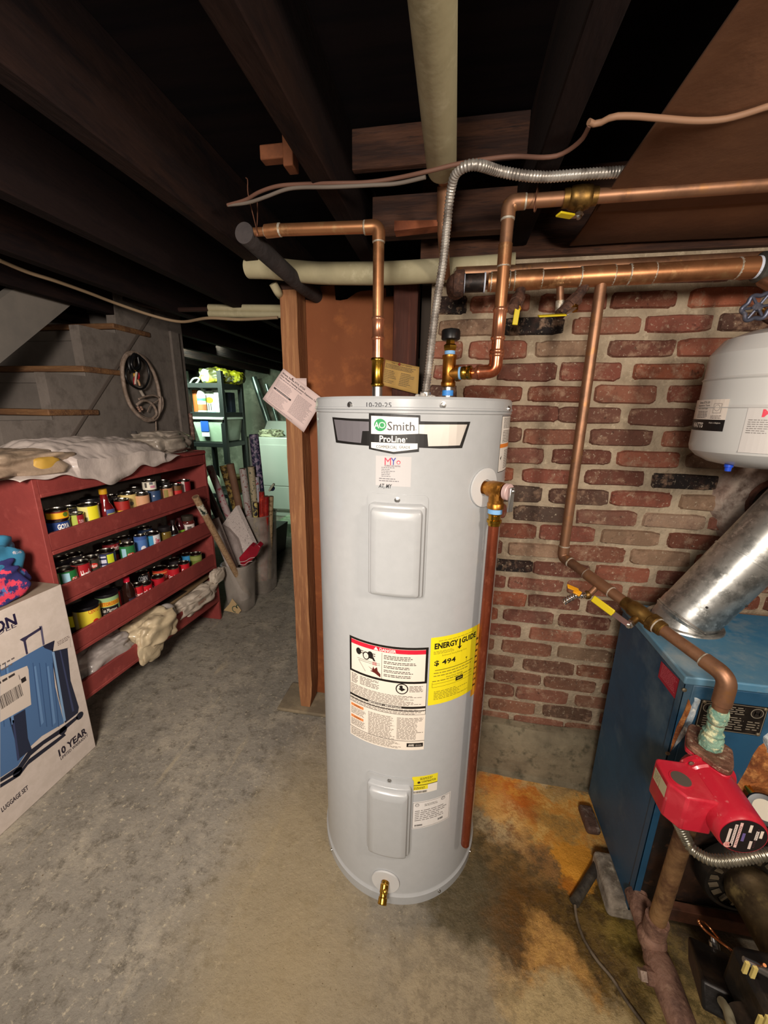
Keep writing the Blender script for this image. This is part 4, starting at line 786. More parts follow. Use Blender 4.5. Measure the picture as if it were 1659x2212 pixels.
for t0, t1 in ((.20, .38),): sleeve(al(t0), al(t1), .0145, copB, sup, 'tee', False); ring(al(t0), dk_, .0145, .005, parent=sup); ring(al(t1), dk_, .0145, .005, parent=sup)
ob = mat('old_brass', '8f6f3c', .45, .9)
mb = MB(); L_ = (K1 - K0).length; mb.lathe(al(.47), dk_, [(0, .0165), (.02, .018), (.024, .021), (.055, .0215), (.060, .019), (.075, .019), (.078, .023), (.092, .023), (.096, .019), (.110, .0185), (.112, .0165)], 20, ob); v = mb.build('ball_valve', None, sup, sharp=40); ring(al(.47) + dk_ * .094, dk_, .019, .006, parent=sup)
cc = al(.47) + dk_ * .05; q = cc + Vector((-.028, -.020, -.018)); mb = MB(); mb.tube([cc, q], .009, 12, ob); mb.lathe(q, (-.6, -.6, -.2), [(0, .010), (.010, .010), (.012, .006), (.018, .006)], 6, steel); mb.build('stem_nut', None, v)
w1, w2 = AY(1325, 1325, q.y - .01), AY(1280, 1292, q.y + .03); mb = MB(); mb.beam(q + Vector((-.01, -.01, 0)), w1, .014, .003, steel, up=(-.5, -.8, .2)); mb.build('lever_arm', None, v)
mb = MB(); mb.beam(w1, w2, .018, .005, mat('yellow_vinyl', 'd9c21e', .4), up=(-.5, -.8, .2)); mb.build('lever', None, v, bevel=.002)
# hose tap on the tee
tp = al(.30); e1 = AY(1272, 1285, tp.y); mb = MB(); mb.tube([tp, e1], .0085, 16, copB); mb.lathe(e1 + Vector((.004, 0, 0)), (-1, 0, -.05), [(0, .010), (.004, .0125), (.012, .0125), (.014, .010)], 12, ob)
e2 = AY(1243, 1287, tp.y); e3 = AY(1216, 1302, tp.y - .01)
pth = resample(smooth([e1, e1.lerp(e2, .5), e2, e2.lerp(e3, .5) + Vector((0, 0, .002)), e3], 8), .0015); mb.tube(pth, .0088, 16, chrome, rfun=lambda i, R: R * (1 + .13 * math.sin(i * 1.4)))
tap = mb.build('hose_tap', None, sup, sharp=60)
h = AY(1250, 1276, tp.y - .01); mb = MB(); mb.tube([e2 + Vector((.006, -.002, .002)), h], .004, 8, steel); mb.beam(h, AY(1226, 1266, tp.y - .02), .014, .004, mat('orange_handle', 'e8a41c', .35), up=(0, -.6, 1)); mb.beam(h, AY(1244, 1284, tp.y - .02), .02, .007, mat('orange_handle', 'e8a41c', .35), up=(0, -.6, 1)); mb.build('tap_handle', None, tap, bevel=.0015)
# --- thick white insulated pipe along the ceiling and its copper drop
ins = mat('cream_pipe_wrap', 'b9b08f', .75, n=(2.5, 'a79e7e', .4, .6), n2=(16, 'c4bc9c', .55, .7), b=(30, .12))
zp = 2.035; xa = AZ(955, 380, zp).x; yend = AZ(948, 396, zp - .03).y
mb = MB(); mb.tube([(xa, -1.6, zp), (xa, yend - .012, zp), (xa, yend - .003, zp), (xa, yend, zp)], .0345, 36, ins, rfun=lambda i, R: R * (1, 1, .96, .8)[i]); tag(mb.build('insulated_pipe', None), 'thick cream-wrapped pipe running overhead between the joists, straight toward the wall', 'pipe')
c0 = Vector((xa + .005, yend - .02, zp)); w0 = AY(955, 455, 1.16); w1 = AY(957, 505, 1.20); w2 = AY(962, 596, 1.33); w3 = AY(985, 606, 1.34)
mb = MB(); mb.tube(rounded([c0 + Vector((0, 0, .0)), Vector((xa + .006, yend + .055, zp - .01)), Vector((w1.x, yend + .09, w1.z)), w2], .03, 6), .0145, 20, copB); dp = mb.build('copper_drop', None, None); tag(dp, 'old copper pipe coming out of the thick cream-wrapped pipe and dropping behind the flexible conduit', 'pipe')
mb = MB(); mb.tube([Vector((xa + .006, yend + .05, zp - .012)), Vector((xa + .0065, yend + .085, w1.z + .02))], .018, 20, copB); mb.build('elbow', None, dp)
ring((xa + .005, yend + .02, zp - .004), (0, 1, 0), .0145, .012, parent=dp, fat=.003)
# --- curved cream pipe behind
pts = [(537, 579, 1.47), (585, 580, 1.46), (640, 586, 1.45), (690, 590, 1.43), (760, 591, 1.41), (850, 590, 1.40), (960, 584, 1.39), (1060, 578, 1.385), (1112, 573, 1.38)]
mb = MB(); P = smooth([AY(*p) for p in pts], 6); mb.tube(P, .034, 32, ins); tag(mb.build('insulated_pipe', None), 'bowed cream-wrapped pipe crossing in front of the post tops, left to right', 'pipe')
# --- pair of cream pipes far left, below the joists
t = thing('insulated_pipe', 'pair of thin cream-wrapped pipes side by side under the joists, left of the pale post', 'pipe', tuple(AY(530, 670, 2.0)))
for dy in (0, 13):
    a, b = AY(452, 665 + dy, 2.05), AY(640, 667 + dy, 2.05); mb = MB(); mb.tube([a, b], .0165 if dy else .018, 20, ins); mb.build('wrapped_tube', None, t)
mb = MB(); mb.tube(smooth([AY(250, 640, 2.2), AY(300, 655, 2.15), AY(360, 668, 2.12), AY(452, 668, 2.06), AY(470, 668, 2.05)], 8), .012, 16, mat('dark_pipe', '3a2620', .7, .4)); mb.build('bare_pipe', None, t)
p = [AY(590, 612, 1.52), AY(600, 630, 1.54), AY(606, 638, 1.60)]; mb = MB(); mb.tube(smooth(p, 6), .016, 16, ins); tag(mb.build('insulated_pipe', None), 'short bent cream pipe end tucked left of the pale post top', 'pipe')
# --- flexible metal conduits
flx = mat('conduit_steel', 'c4beb6', .38, .6, n=(20, '8f8780', .45, .6))
def flex(name, pts, r, lab, cat='conduit', m=flx, k=.0068, parent=None, amp=.10):
    P = resample(smooth(pts, 10), k / 5); mb = MB(); mb.tube(P, r, 14, m, rfun=lambda i, R: R * (1 + amp * math.sin(i * 2 * PI / 5))); o = mb.build(name, None, parent, sharp=70); 
    return tag(o, lab, cat) if lab else o
pp = [(xk, 1.06, 1.525)] + [tuple(AY(*q)) for q in ((926, 800, 1.06), (933, 735, 1.06), (944, 650, 1.06), (958, 560, 1.06), (966, 480, 1.05), (973, 420, 1.03), (983, 378, 1.0), (1005, 360, .98), (1035, 357, .98), (1080, 370, 1.02))] + [tuple(AZ(*q)) for q in ((1130, 379, 1.970), (1180, 382, 1.970), (1240, 378, 1.970), (1300, 374, 1.973), (1350, 371, 1.977), (1420, 368, 1.98))]
flex('flexible_conduit', pp, .0098, 'grey corrugated metal conduit rising from the heater top and bending right under the joists')
# romex and cables
grey = mat('grey_cable', '6f655c', .7); tan = mat('tan_cable', '9c8468', .65); brc = mat('brown_cable', '6b4a3c', .7)
def cable(pts, r, lab, m=grey, sx=1, nm='cable', parent=None):
    mb = MB(); mb.tube(resample(smooth(pts, 8), .012), r, 10, m, sx=sx); o = mb.build(nm, None, parent); return tag(o, lab, 'cable') if lab else o
cable([AY(*q) for q in ((0, 563, 1.4), (60, 588, 1.5), (120, 607, 1.6), (190, 632, 1.75), (250, 655, 1.9), (330, 682, 2.05), (392, 695, 2.1), (450, 687, 2.03), (520, 690, 2.03), (600, 686, 2.03))], .0075, 'pale flat cable sagging under the joists between stairs and cream pipes', tan)
cable([AY(*q) for q in ((492, 443, 1.1), (530, 432, 1.08), (560, 415, 1.05), (600, 402, 1.03), (650, 398, 1.02), (720, 396, 1.0), (790, 394, 1.0), (850, 386, 1.0), (925, 370, .98), (1000, 352, .98), (1100, 338, 1.0))] + [AZ(*q) for q in ((1175, 340, 1.978), (1215, 332, 1.978), (1255, 303, 1.978), (1275, 268, 1.978))], .0042, 'long grey-brown cable draped under the joists across the middle', brc)
cable([AY(*q) for q in ((492, 443, 1.1), (535, 438, 1.08), (575, 425, 1.05), (615, 410, 1.03), (650, 405, 1.02), (715, 404, 1.0), (800, 400, 1.0), (860, 396, 1.0), (930, 380, .98))], .0040, 'second grey cable strapped beside the long one left of the thick overhead pipe', grey)
cable([AZ(*q, 1.952) for q in ((1272, 263), (1285, 268), (1305, 262), (1325, 252), (1370, 251), (1420, 255), (1500, 261), (1560, 258), (1610, 246), (1659, 230), (1720, 215))], .0048, 'brown cable running under the brown ceiling board to the right edge', mat('brown_cable2', '8c6a52', .65))
# --- cards hanging on the posts
def card(name, P, cols, lab, curl=0, thick=.0006, draw=None):
    # P: 4 corners tl, tr, br, bl
    t = MB(); P = [Vector(p) for p in P]; n = 8; V = []; F = []
    nrm = (P[1] - P[0]).cross(P[3] - P[0]).normalized()
    for i in range(n + 1):
        for j in range(n + 1):
            a, b = i / n, j / n; p = P[0].lerp(P[1], a).lerp(P[3].lerp(P[2], a), b) - nrm * curl * (a - .5) ** 2 * 4; V.append(p)
    for i in range(n):
        for j in range(n): F.append((i * (n + 1) + j, (i + 1) * (n + 1) + j, (i + 1) * (n + 1) + j + 1, i * (n + 1) + j + 1))
    t.add(V, F); o = t.build(name, mat('paper_' + cols, cols, .8), None, sharp=60); so = o.modifiers.new('s', 'SOLIDIFY'); so.thickness = thick; so.offset = 1; tag(o, lab, 'card')
    if draw:
        pl = Plane(P[0], P[1] - P[0], P[0] - P[3]); 
        if pl.n.dot(CAM - P[0]) < 0: pl.n = -pl.n
        d = Decal(pl, .0008 + curl); draw(d, (P[1] - P[0]).length, (P[3] - P[0]).length); q = d.build('printing', None); q.location = Vector((0, 0, 0)); q.parent = o
    return o
def draw1(d, w, h):
    d.text('Watts Series ETX, ETSX', w * .03, -h * .13, w * .60, -h * .075, '1f1a1c', .025); d.text('Hot Water Heating System Expansion Tanks', w * .03, -h * .205, w * .97, -h * .15, '1f1a1c', .025)
    d.lines(w * .03, -h * .26, w * .6, -h * .225, 1, '6a6064', .5, .1, .01, 1); d.lines(w * .03, -h * .50, w * .42, -h * .30, 8, '7a7074', .35, .2, .007, 2)
    d.rect(w * .03, -h * .575, w * .46, -h * .53, '2b2426'); d.up(); d.lines(w * .08, -h * .56, w * .42, -h * .545, 1, 'cfc4c4', .7, .1, .008, 3)
    d.lines(w * .03, -h * .92, w * .44, -h * .62, 12, '7a7074', .35, .25, .007, 4); d.lines(w * .52, -h * .86, w * .95, -h * .30, 22, '6a6064', .35, .25, .007, 5); d.lines(w * .03, -h * .97, w * .9, -h * .95, 1, '6a6064', .5, .3, .008, 6)
yc = 1.556
Pq = [AY(612, 796, yc), AY(698, 862, yc), AY(656, 934, yc), AY(567, 862, yc)]
card('instruction_card', Pq, 'd3bdb9', 'white instruction card pinned at a slant to the pale timber post', 0, draw=draw1)
Pq = [AY(630, 817, yc + .0022), AY(662, 817, yc + .0022), AY(664, 905, yc + .0022), AY(632, 905, yc + .0022)]; card('plain_card', Pq, 'd3bdb9', 'second blank paper card showing behind the slanted instruction card', 0)
mb = MB(); q = AY(632.5, 818.5, yc - .001); mb.lathe(q, (0, -1, 0), [(0, .003), (.002, .0035), (.003, .001)], 12, ink('5a3a34')); tag(mb.build('push_pin', None), 'dark pin through the slanted white instruction card', 'pin')
def draw2(d, w, h):
    d.text('THIS TAG MUST REMAIN', w * .2, -h * .09, w * .8, -h * .05, '4a3a1a', .0); d.lines(w * .05, -h * .30, w * .95, -h * .12, 4, '5c4a24', .4, .15, .006, 1)
    for k in range(8): d.lines(w * .05, -h * (.40 + .065 * k), w * .47, -h * (.365 + .065 * k), 1, '5c4a24', .5, .6, .006, 10 + k); d.rect(w * .05, -h * (.412 + .065 * k), w * .45, -h * (.409 + .065 * k), '7c6a3a'); d.lines(w * .54, -h * (.40 + .065 * k), w * .95, -h * (.365 + .065 * k), 1, '5c4a24', .5, .6, .006, 30 + k); d.rect(w * .54, -h * (.412 + .065 * k), w * .95, -h * (.409 + .065 * k), '7c6a3a')
yc = 1.506
Pq = [AY(833, 777, yc), AY(906, 793, yc - .01), AY(903, 852, yc - .02), AY(826, 832, yc - .01)]
card('yellow_tag', Pq, 'c9a25c', 'yellow printed tag pinned to the dark red-brown post above the heater', .003, draw=draw2)
mb = MB(); q = AY(863, 787, yc - .008); mb.lathe(q, (0, -1, 0), [(0, .004), (.002, .0045), (.004, .001)], 12, ink('8a2a22')); tag(mb.build('push_pin', None), 'small red pin through the yellow tag', 'pin')
# ================================================================== BOILER CORNER
blue = mat('boiler_blue', '28587a', .45, .1, n=(2.2, '1c4562', .4, .6), n2=(5, '5c7686', .52, .74), b=(30, .08)); blueT = mat('boiler_blue_top', '3a7fa8', .42, .1, n=(2.4, '6a93aa', .45, .62), n2=(7, '93a6ae', .54, .72), b=(20, .1))
soot = mat('sooty_steel', '2b2523', .6, .4, n=(9, '4a3327', .45, .6), n2=(24, '6a4a35', .58, .7), b=(30, .3)); rusto = mat('orange_rust', 'a5622f', .9, n=(12, '7c4422', .42, .58), n2=(50, 'c98a4e', .5, .66), b=(50, .9))
lime = mat('lime_scale', 'b9c0c2', .8, n=(16, '7f93a2', .45, .6), n2=(40, 'e0e0d8', .55, .66), b=(50, .8))
bx0, bx1, by0, by1, bz0, bz1 = .588, 1.16, .918, 1.285, .068, .872
boi = thing('boiler', 'blue steel oil boiler with rusty front standing on concrete blocks at the right', 'boiler', (.87, 1.11, .07))
mb = MB(); mb.box((bx0 + .006, by0 + .012, bz0), (bx0 + .009, by1, bz1 - .01)); mb.box((bx0, by0, bz0), (bx0 + .02, by0 + .002, bz1 - .012)); mb.box((bx0, by0, bz0), (bx0 + .004, by0 + .02, bz1 - .012)); sp = mb.build('side_panel', blue, boi, bevel=.001)
mb = MB(); mb.box((bx0 + .004, by0 + .015, bz0), (bx0 + .0075, by1, bz1 - .012)); mb.build('side_sheet', blue, boi)
mb = MB(); mb.box((bx0 - .004, by0 - .006, bz1 - .022), (bx1 + .004, by1 + .004, bz1)); mb.build('top_cover', blueT, boi, bevel=.004)
mb = MB(); mb.box((bx0 + .02, by0 - .002, .545), (bx1, by0 + .012, bz1 - .024)); mb.build('front_panel', blue, boi, bevel=.002)
mb = MB(); mb.box((bx0 + .02, by0 + .03, bz0 + .03), (bx1, by1, .84), soot); mb.box((bx1 - .01, by0, bz0), (bx1, by1, bz1 - .01), blue); mb.build('inner_body', None, boi, bevel=.006)
mb = MB(); mb.box((bx0 + .02, by0 + .004, bz0 + .02), (bx0 + .085, by0 + .03, .545), soot); mb.build('front_flange', None, boi, bevel=.003)
# red service sticker on the side, name plate on the front
ps = Plane((bx0 + .0035, by1, .3), (0, -1, 0), (0, 0, 1)); ps.n = Vector((-1, 0, 0)); ps.u = Vector((0, -1, 0))
d = Decal(ps, .0008); q = [(1429, 1428), (1470, 1470), (1460, 1512), (1422, 1462)]
d.polyp(q, 'b3263a', mat('red_sticker', 'a8243a', .5)); d.up(); uv = [ps.inv(*a) for a in q]; u0, u1 = min(a for a, b in uv), max(a for a, b in uv); v0, v1 = min(b for a, b in uv), max(b for a, b in uv); mgn = (u1 - u0) * .1
d.lines(u0 + mgn, v0 + (v1 - v0) * .16, u1 - mgn, v1 - (v1 - v0) * .12, 9, 'd9707c', .4, .2, .009, 5); d.build('service_sticker', boi, 'small red sticker with lines of print')
pf = Plane((bx0, by0 - .0022, .5), (1, 0, 0), (0, 0, 1)); uA, vA = pf.inv(1515, 1510); uB, vB = pf.inv(1648, 1590); vB = vA - .082; uB = uA + .142
mb = MB(); a, b = pf.map(uA, vB), pf.map(uB, vA); mb.box((a.x, a.y - .002, a.z), (b.x, a.y, b.z)); npz = mb.build('name_plate', mat('plate_black', '241f1c', .45, .5, n=(30, '3a332c', .5, .65)), boi, 'black plate' and .0008)
d = Decal(Plane((bx0, by0 - .0043, .5), (1, 0, 0), (0, 0, 1)), .0002); g = '8d8474'
def fr2(u0, v0, u1, v1, t, c): d.rect(u0, v1 - t, u1, v1, c); d.rect(u0, v0, u1, v0 + t, c); d.rect(u0, v0, u0 + t, v1, c); d.rect(u1 - t, v0, u1, v1, c)
fr2(uA + .002, vB + .002, uB - .002, vA - .002, .0012, g)
for cx_, tt in ((uA + .020, 'H'), (uB - .020, 'H')):
    cv = vA - .020; d.disc(cx_, cv, .0135, g); d.up(); d.disc(cx_, cv, .0118, '241f1c'); d.text('H', cx_ - .006, cv - .006, cx_ + .006, cv + .006, g, .0); d.k -= 1
d.lines(uA + .045, vA - .030, uB - .045, vA - .008, 4, g, .4, .1, .02, 4); d.lines(uA + .012, vB + .008, uA + .052, vA - .040, 5, g, .35, .4, .02, 5); d.lines(uA + .06, vB + .008, uB - .04, vA - .036, 6, g, .35, .3, .02, 6); d.lines(uB - .035, vB + .012, uB - .008, vA - .042, 4, g, .35, .2, .02, 7)
d.build('printing', npz)
def rivet(c, dr, r, parent, m=None): mb = MB(); mb.lathe(c, dr, [(0, r), (.002, r * .95), (.0035, r * .5)], 12, m or mat('dull_screw', '9a8f78', .5, .8)); return mb.build('screw', None, parent)
for u, v in ((uA + .006, vB + .005), (uB - .006, vB + .005), (uA + .006, vA - .005), (uB - .006, vA - .005)): rivet(pf.map(u, v, .002), (0, -1, 0), .0045, npz)
for px, py in ((1442, 1627), (1478, 1490)): rivet(pf.map(*pf.inv(px, py), 0), (0, -1, 0), .0055, boi)
# rust run and lime crust on the front edge
def scab(pts, m, name, parent, pln, h=.004, seed=0):
    P = [pln.inv(*p) for p in pts]; c = (sum(a for a, b in P) / len(P), sum(b for a, b in P) / len(P)); V = []; F = []; E = []
    for i in range(len(P)):
        a, b = P[i], P[(i + 1) % len(P)]
        for k in range(6): t = k / 6; q = noise.noise(Vector((i + t, seed, 3.3))) * .004; E.append((a[0] + (b[0] - a[0]) * t + q, a[1] + (b[1] - a[1]) * t + q))
    n = len(E)
    for s, hh in ((1, 0), (.85, h * .7), (.55, h), (.2, h * 1.1)):
        for j, e in enumerate(E): V.append(pln.map(c[0] + (e[0] - c[0]) * s, c[1] + (e[1] - c[1]) * s, hh + (abs(noise.noise(Vector((e[0] * 90, e[1] * 90, s * 5 + seed)))) * h if hh else -.001)))
    for i in range(3):
        for j in range(n): F.append((i * n + j, i * n + (j + 1) % n, (i + 1) * n + (j + 1) % n, (i + 1) * n + j))
    F.append(tuple(range(3 * n, 4 * n))); mb = MB(); mb.add(V, F); return mb.build(name, m, parent, sharp=20)
scab([(1488, 1510), (1494, 1525), (1470, 1580), (1450, 1625), (1462, 1570)], rusto, 'rust_streak', boi, pf, .0012, 1)
scab([(1500, 1505), (1516, 1510), (1500, 1550), (1478, 1592), (1452, 1622), (1474, 1575), (1492, 1530)], lime, 'lime_streak', boi, pf, .002, 2)
scab([(1640, 1610), (1675, 1590), (1700, 1700), (1650, 1760), (1600, 1745), (1590, 1700), (1615, 1650)], rusto, 'rust_patch', boi, pf, .006, 3)
scab([(1650, 1590), (1690, 1560), (1700, 1620), (1650, 1625)], lime, 'lime_patch', boi, pf, .008, 4)
pr = Plane((bx0, by0 + .002, .3), (1, 0, 0), (0, 0, 1))
for i, (px, py, r, z) in enumerate(((1628, 1745, .02, 0), (1600, 1815, .03, 0))): pass
# feet / blocks
blk_m = mat('block_concrete', 'a3988a', .95, n=(8, '6c6255', .42, .6), n2=(30, 'b3a996', .55, .68), b=(30, .9))
mb = MB(); mb.box((bx0 - .045, by0 + .05, 0), (bx0 + .10, 1.09, .072)); mb.box((bx0 - .005, by0 + .03, 0), (bx0 + .13, by0 + .12, .074)); mb.box((1.0, by0 + .05, 0), (1.14, 1.2, .074)); o = mb.build('boiler_blocks', blk_m, None, bevel=.012, bseg=3); 
bpy.data.objects.remove(o)
mb = MB(); mb.box((bx0 - .045, by0 + .012, 0), (bx0 + .07, 1.08, .066)); tag(mb.build('concrete_block', blk_m, None, bevel=.014, bseg=3), 'worn concrete block under the near left corner of the blue boiler', 'block')
mb = MB(); mb.box((.98, by0 + .05, 0), (1.14, 1.2, .066)); tag(mb.build('concrete_block', blk_m, None, bevel=.01), 'concrete block under the right side of the blue boiler', 'block')
mb = MB(); mb.beam(AZ(1262, 1742, .03), AZ(1284, 1800, .03), .05, .03); o = mb.build('corroded_lump', mat('corroded_foot', '6a5248', .7, .4, n=(20, 'a79a90', .5, .62), b=(40, .8)), None, bevel=.012, bseg=3); tag(o, 'corroded metal lump on the rusty floor beside the boiler side panel', 'scrap metal')
# flue: galvanised pipe with bands and crimped collar
vp0, vp1 = AY(1462, 1352, 1.20), AY(1760, 1060, 1.20); rv_ = .079; dv_ = (vp1 - vp0).normalized()
flue = thing('flue_pipe', 'wide galvanised flue pipe slanting up to the right from the blue boiler top', 'flue pipe', (vp0.x, 1.20, bz1))
def at_(t): return vp0 + dv_ * t
mb = MB(); mb.lathe(at_(.065), dv_, [(0, rv_), (.20, rv_), (.2, rv_ + .002), (.206, rv_ + .002), (.207, rv_ - .001), ((pc.x - vp0.x) / dv_.x - .065, rv_ - .001)], 56, galv); mb.ball(at_((pc.x - vp0.x) / dv_.x), rv_ - .001, galv, 32); mb.build('tube', None, flue)
mb = MB(); mb.lathe(at_(.02), dv_, [(0, rv_ - .002), (.010, rv_ + .0035), (.013, rv_ + .001), (.016, rv_ + .0035), (.020, rv_ + .001), (.040, rv_ + .0015), (.048, rv_ + .001)], 56, galv, cap0=False, cap1=False); mb.build('crimped_band', None, flue, sharp=25)
mb = MB(); x, y = frame_for(dv_); V = []; n = 56; F = []
cb = Vector((vp0.x + .015, 1.20, bz1 + .001))
for s, rr in ((0, 0), (.5, 0), (1, 0)):
    for k in range(n):
        a = 2 * PI * k / n; P_ = Vector((cb.x + (rv_ + .006) * math.cos(a), cb.y + (rv_ + .006) * math.sin(a), cb.z)); Q_ = at_(.03) + (Vector((math.cos(a), math.sin(a), 0)) - dv_ * Vector((math.cos(a), math.sin(a), 0)).dot(dv_)).normalized() * (rv_ - .001)
        V.append(P_.lerp(Q_, s))
for i in range(2):
    for k in range(n): F.append((i * n + k, i * n + (k + 1) % n, (i + 1) * n + (k + 1) % n, (i + 1) * n + k))
mb.add(V, F, galv); mb.lathe(cb, (0, 0, 1), [(-.001, rv_ + .020), (.003, rv_ + .018), (.004, rv_ + .006)], 56, galv, cap0=False, cap1=False); mb.build('base_collar', None, flue, sharp=50)
for t, a in ((.10, -2.0), (.16, -.9), (.30, -1.6)): 
    dd = (Vector((0, -1, 0)) * math.cos(a + 1.57) + dv_.cross(Vector((0, -1, 0))) * math.sin(a + 1.57)).normalized(); rivet(at_(t) + dd * rv_, dd, .0035, flue, mat('dark_hole', '2a2724', .7))
mb = MB(); mb.lathe((pc.x + .004, WY + .1, pc.z), (0, -1, 0), [(0, .056), (.36, .056), (.362, .052)], 40, galv); tag(mb.build('flue_stub', mat('dull_galv', '8f8c86', .5, .6), None), 'round galvanised pipe end entering the clay collar in the wall', 'flue pipe')
# ---- red circulator pump
redp = mat('pump_red', 'c01f34', .38, n=(12, 'cf3a48', .5, .65), n2=(35, 'd98a88', .62, .74), coat=.2); dustr = mat('flange_rust', '7a5344', .6, .5, n=(25, 'a8806a', .45, .6), n2=(60, 'd0b8a0', .58, .68), b=(60, .6))
Pc = Vector((K1.x, .82, .752)); pump = thing('circulator_pump', 'red circulator pump with a black rating plate hanging before the boiler front', 'pump', tuple(Pc + Vector((0, 0, -.1))))
def oval(z0, z1, m, name, parent, rx=.036, L=.046, bv=.002):
    mb = MB(); P = []
    for k in range(36):
        a = 2 * PI * k / 36; c_, s_ = math.cos(a), math.sin(a); P.append((Pc.x + rx * c_ * (1 + .25 * (1 - abs(s_))), Pc.y + s_ * (rx + L * abs(s_) ** 2.2 * .62), z0))
    mb.prism(P, (0, 0, z1 - z0), m); return mb.build(name, None, parent, bevel=bv)
oval(Pc.z + .001, Pc.z + .013, dustr, 'pipe_flange', pump); oval(Pc.z - .011, Pc.z - .0005, redp, 'pump_flange', pump)
mb = MB(); mb.lathe((Pc.x, Pc.y, Pc.z - .010), (0, 0, -1), [(0, .024), (.02, .022), (.035, .030), (.075, .033), (.11, .030), (.125, .022), (.145, .024), (.146, .034), (.158, .034)], 32, redp); mb.ball((Pc.x, Pc.y + .0, Pc.z - .062), .046, redp, 24, (1, .75, 1)); mb.build('volute', None, pump, sharp=50)
mc = Vector((Pc.x - .012, 0, Pc.z - .052)); my0, my1 = .79, .675
mb = MB(); mb.lathe((mc.x, my0, mc.z), (0, -1, 0), [(-.01, .052), (0, .054), (.010, .054), (.014, .050), (.10, .046), (.113, .0445), (.118, .041)], 48, redp); mt = mb.build('motor_housing', None, pump, sharp=35)
mb = MB(); mb.lathe((mc.x, my0 + .004, mc.z), (0, -1, 0), [(-.006, .050), (-.006, .060), (.004, .060), (.004, .050)], 40, redp); mb.build('motor_flange', None, pump, sharp=35)
for a in (.8, 2.3, 3.9, 5.5): rivet(Vector((mc.x + .055 * math.cos(a), my0 - .002, mc.z + .055 * math.sin(a))), (0, -1, 0), .0055, pump, mat('pump_bolt', '8a7468', .5, .8))
pm = Plane((mc.x, my0 - .1182, mc.z), (1, 0, 0), (0, 0, 1)); d = Decal(pm, .0004); d.disc(0, 0, .0395, '1e1718', n=40); d.up(); 
for k, (x_, a, b) in enumerate(((-.024, -.020, .014), (-.016, -.028, .026), (-.0085, -.030, .032), (0, -.012, .008), (.008, .012, .030), (.015, -.028, -.008), (.021, -.004, .018), (.028, .002, .02))): d.rect(x_ - .0028, a, x_ + .0022, b, ['e2cfc6', 'ead8cf', 'f0c4bc', '6e5f9a', 'efe0d0', 'e2cfc6', 'e9dcd2', 'efe0d0'][k])
d.disc(-.022, -.026, .007, 'e8a8a0'); d.up()
for k, x_ in enumerate((-.016, -.0085, .021)): d.text('', 0, 0, 1, 1, 'ffffff') if 0 else d.lines(x_ - .0018, -.024, x_ + .0015, .024, 12, '5a3a40', .4, .3, .002, k)
d.text('UL', -.025, -.029, -.019, -.023, 'b0303a', .0); d.build('rating_plate', mt, 'round black rating plate')
jx0, jx1 = mc.x - .108, mc.x - .030; mb = MB(); P = [(jx1, my0 + .004, 0), (jx0 + .006, my0 + .004, 0), (jx0, my0 - .004, 0), (jx0, my0 - .060, 0), (jx0 + .022, my0 - .088, 0), (jx1, my0 - .088, 0)]
mb.prism([(x_, y_, mc.z - .048) for x_, y_, _ in P], (0, 0, .085), redp); jb = mb.build('terminal_box', None, mt, bevel=.004)
mb = MB(); mb.lathe((mc.x - .078, my0 - .045, mc.z + .037), (0, 0, 1), [(0, .021), (.0012, .021), (.0014, .019)], 32, redp); mb.lathe((mc.x - .078, my0 - .045, mc.z + .0385), (0, 0, 1), [(0, .018), (.0004, .018)], 32, mat('grey_badge', '6a6058', .5, .4)); mb.build('badge', None, jb, sharp=30)
pj = Plane((jx0 - .0004, my0 - .008, mc.z), (0, -1, 0), (0, 0, 1)); pj.n = Vector((-1, 0, 0)); d = Decal(pj, .0004); d.rect(.002, -.004, .050, .026, 'cbbf9a'); d.up(); d.rect(.025, -.004, .026, .026, '8a7a50'); d.lines(.005, .0, .023, .022, 5, '8a7f60', .4, .1, .006, 3); d.build('paper_label', jb, 'cream paper label')
# green crusted fitting
crustg = mat('verdigris', '8fb39c', .9, n=(30, '5d8d80', .42, .56), n2=(60, 'd6d9b0', .5, .62), b=(60, 1)); V = []; mb = MB(); mb.tube([(Pc.x, .82, .768 + .004 * k) for k in range(25)], lambda t: .0195 + .0025 * math.sin(t * 9) - .004 * t, 28, crustg, rfun=lambda i, R: R * (1 + .16 * noise.noise(Vector((i * .5, 1, 2))) + .05 * math.sin(i * 2.3))); gf = mb.build('verdigris_fitting', None, sup, sharp=60); gf['label'] = 'fitting crusted with green and white verdigris'
mb = MB(); mb.lathe((Pc.x, .82, .764), (0, 0, 1), [(0, .020), (.003, .0225), (.014, .0225), (.017, .019), (.024, .018)], 8, crustg); mb.build('verdigris_nut', None, sup, sharp=30)
# flexible conduit from pump
pts = [AY(1478, 1785, .76), AY(1482, 1812, .75), AY(1500, 1838, .735), AY(1540, 1858, .72), AY(1600, 1855, .715), AY(1659, 1845, .715), AY(1750, 1850, .74), Vector((1.0, .84, .46)), Vector((1.05, .93, .46))]
flex('flexible_conduit', [Vector((jx0 + .03, my0 - .03, mc.z - .045))] + pts[1:], .0115, 'grey corrugated conduit curving right from the bottom of the red pump', k=.0062, m=mat('conduit_galv', 'bdb7a6', .35, .9, n=(20, '8f8a7c', .45, .6)), amp=.09)
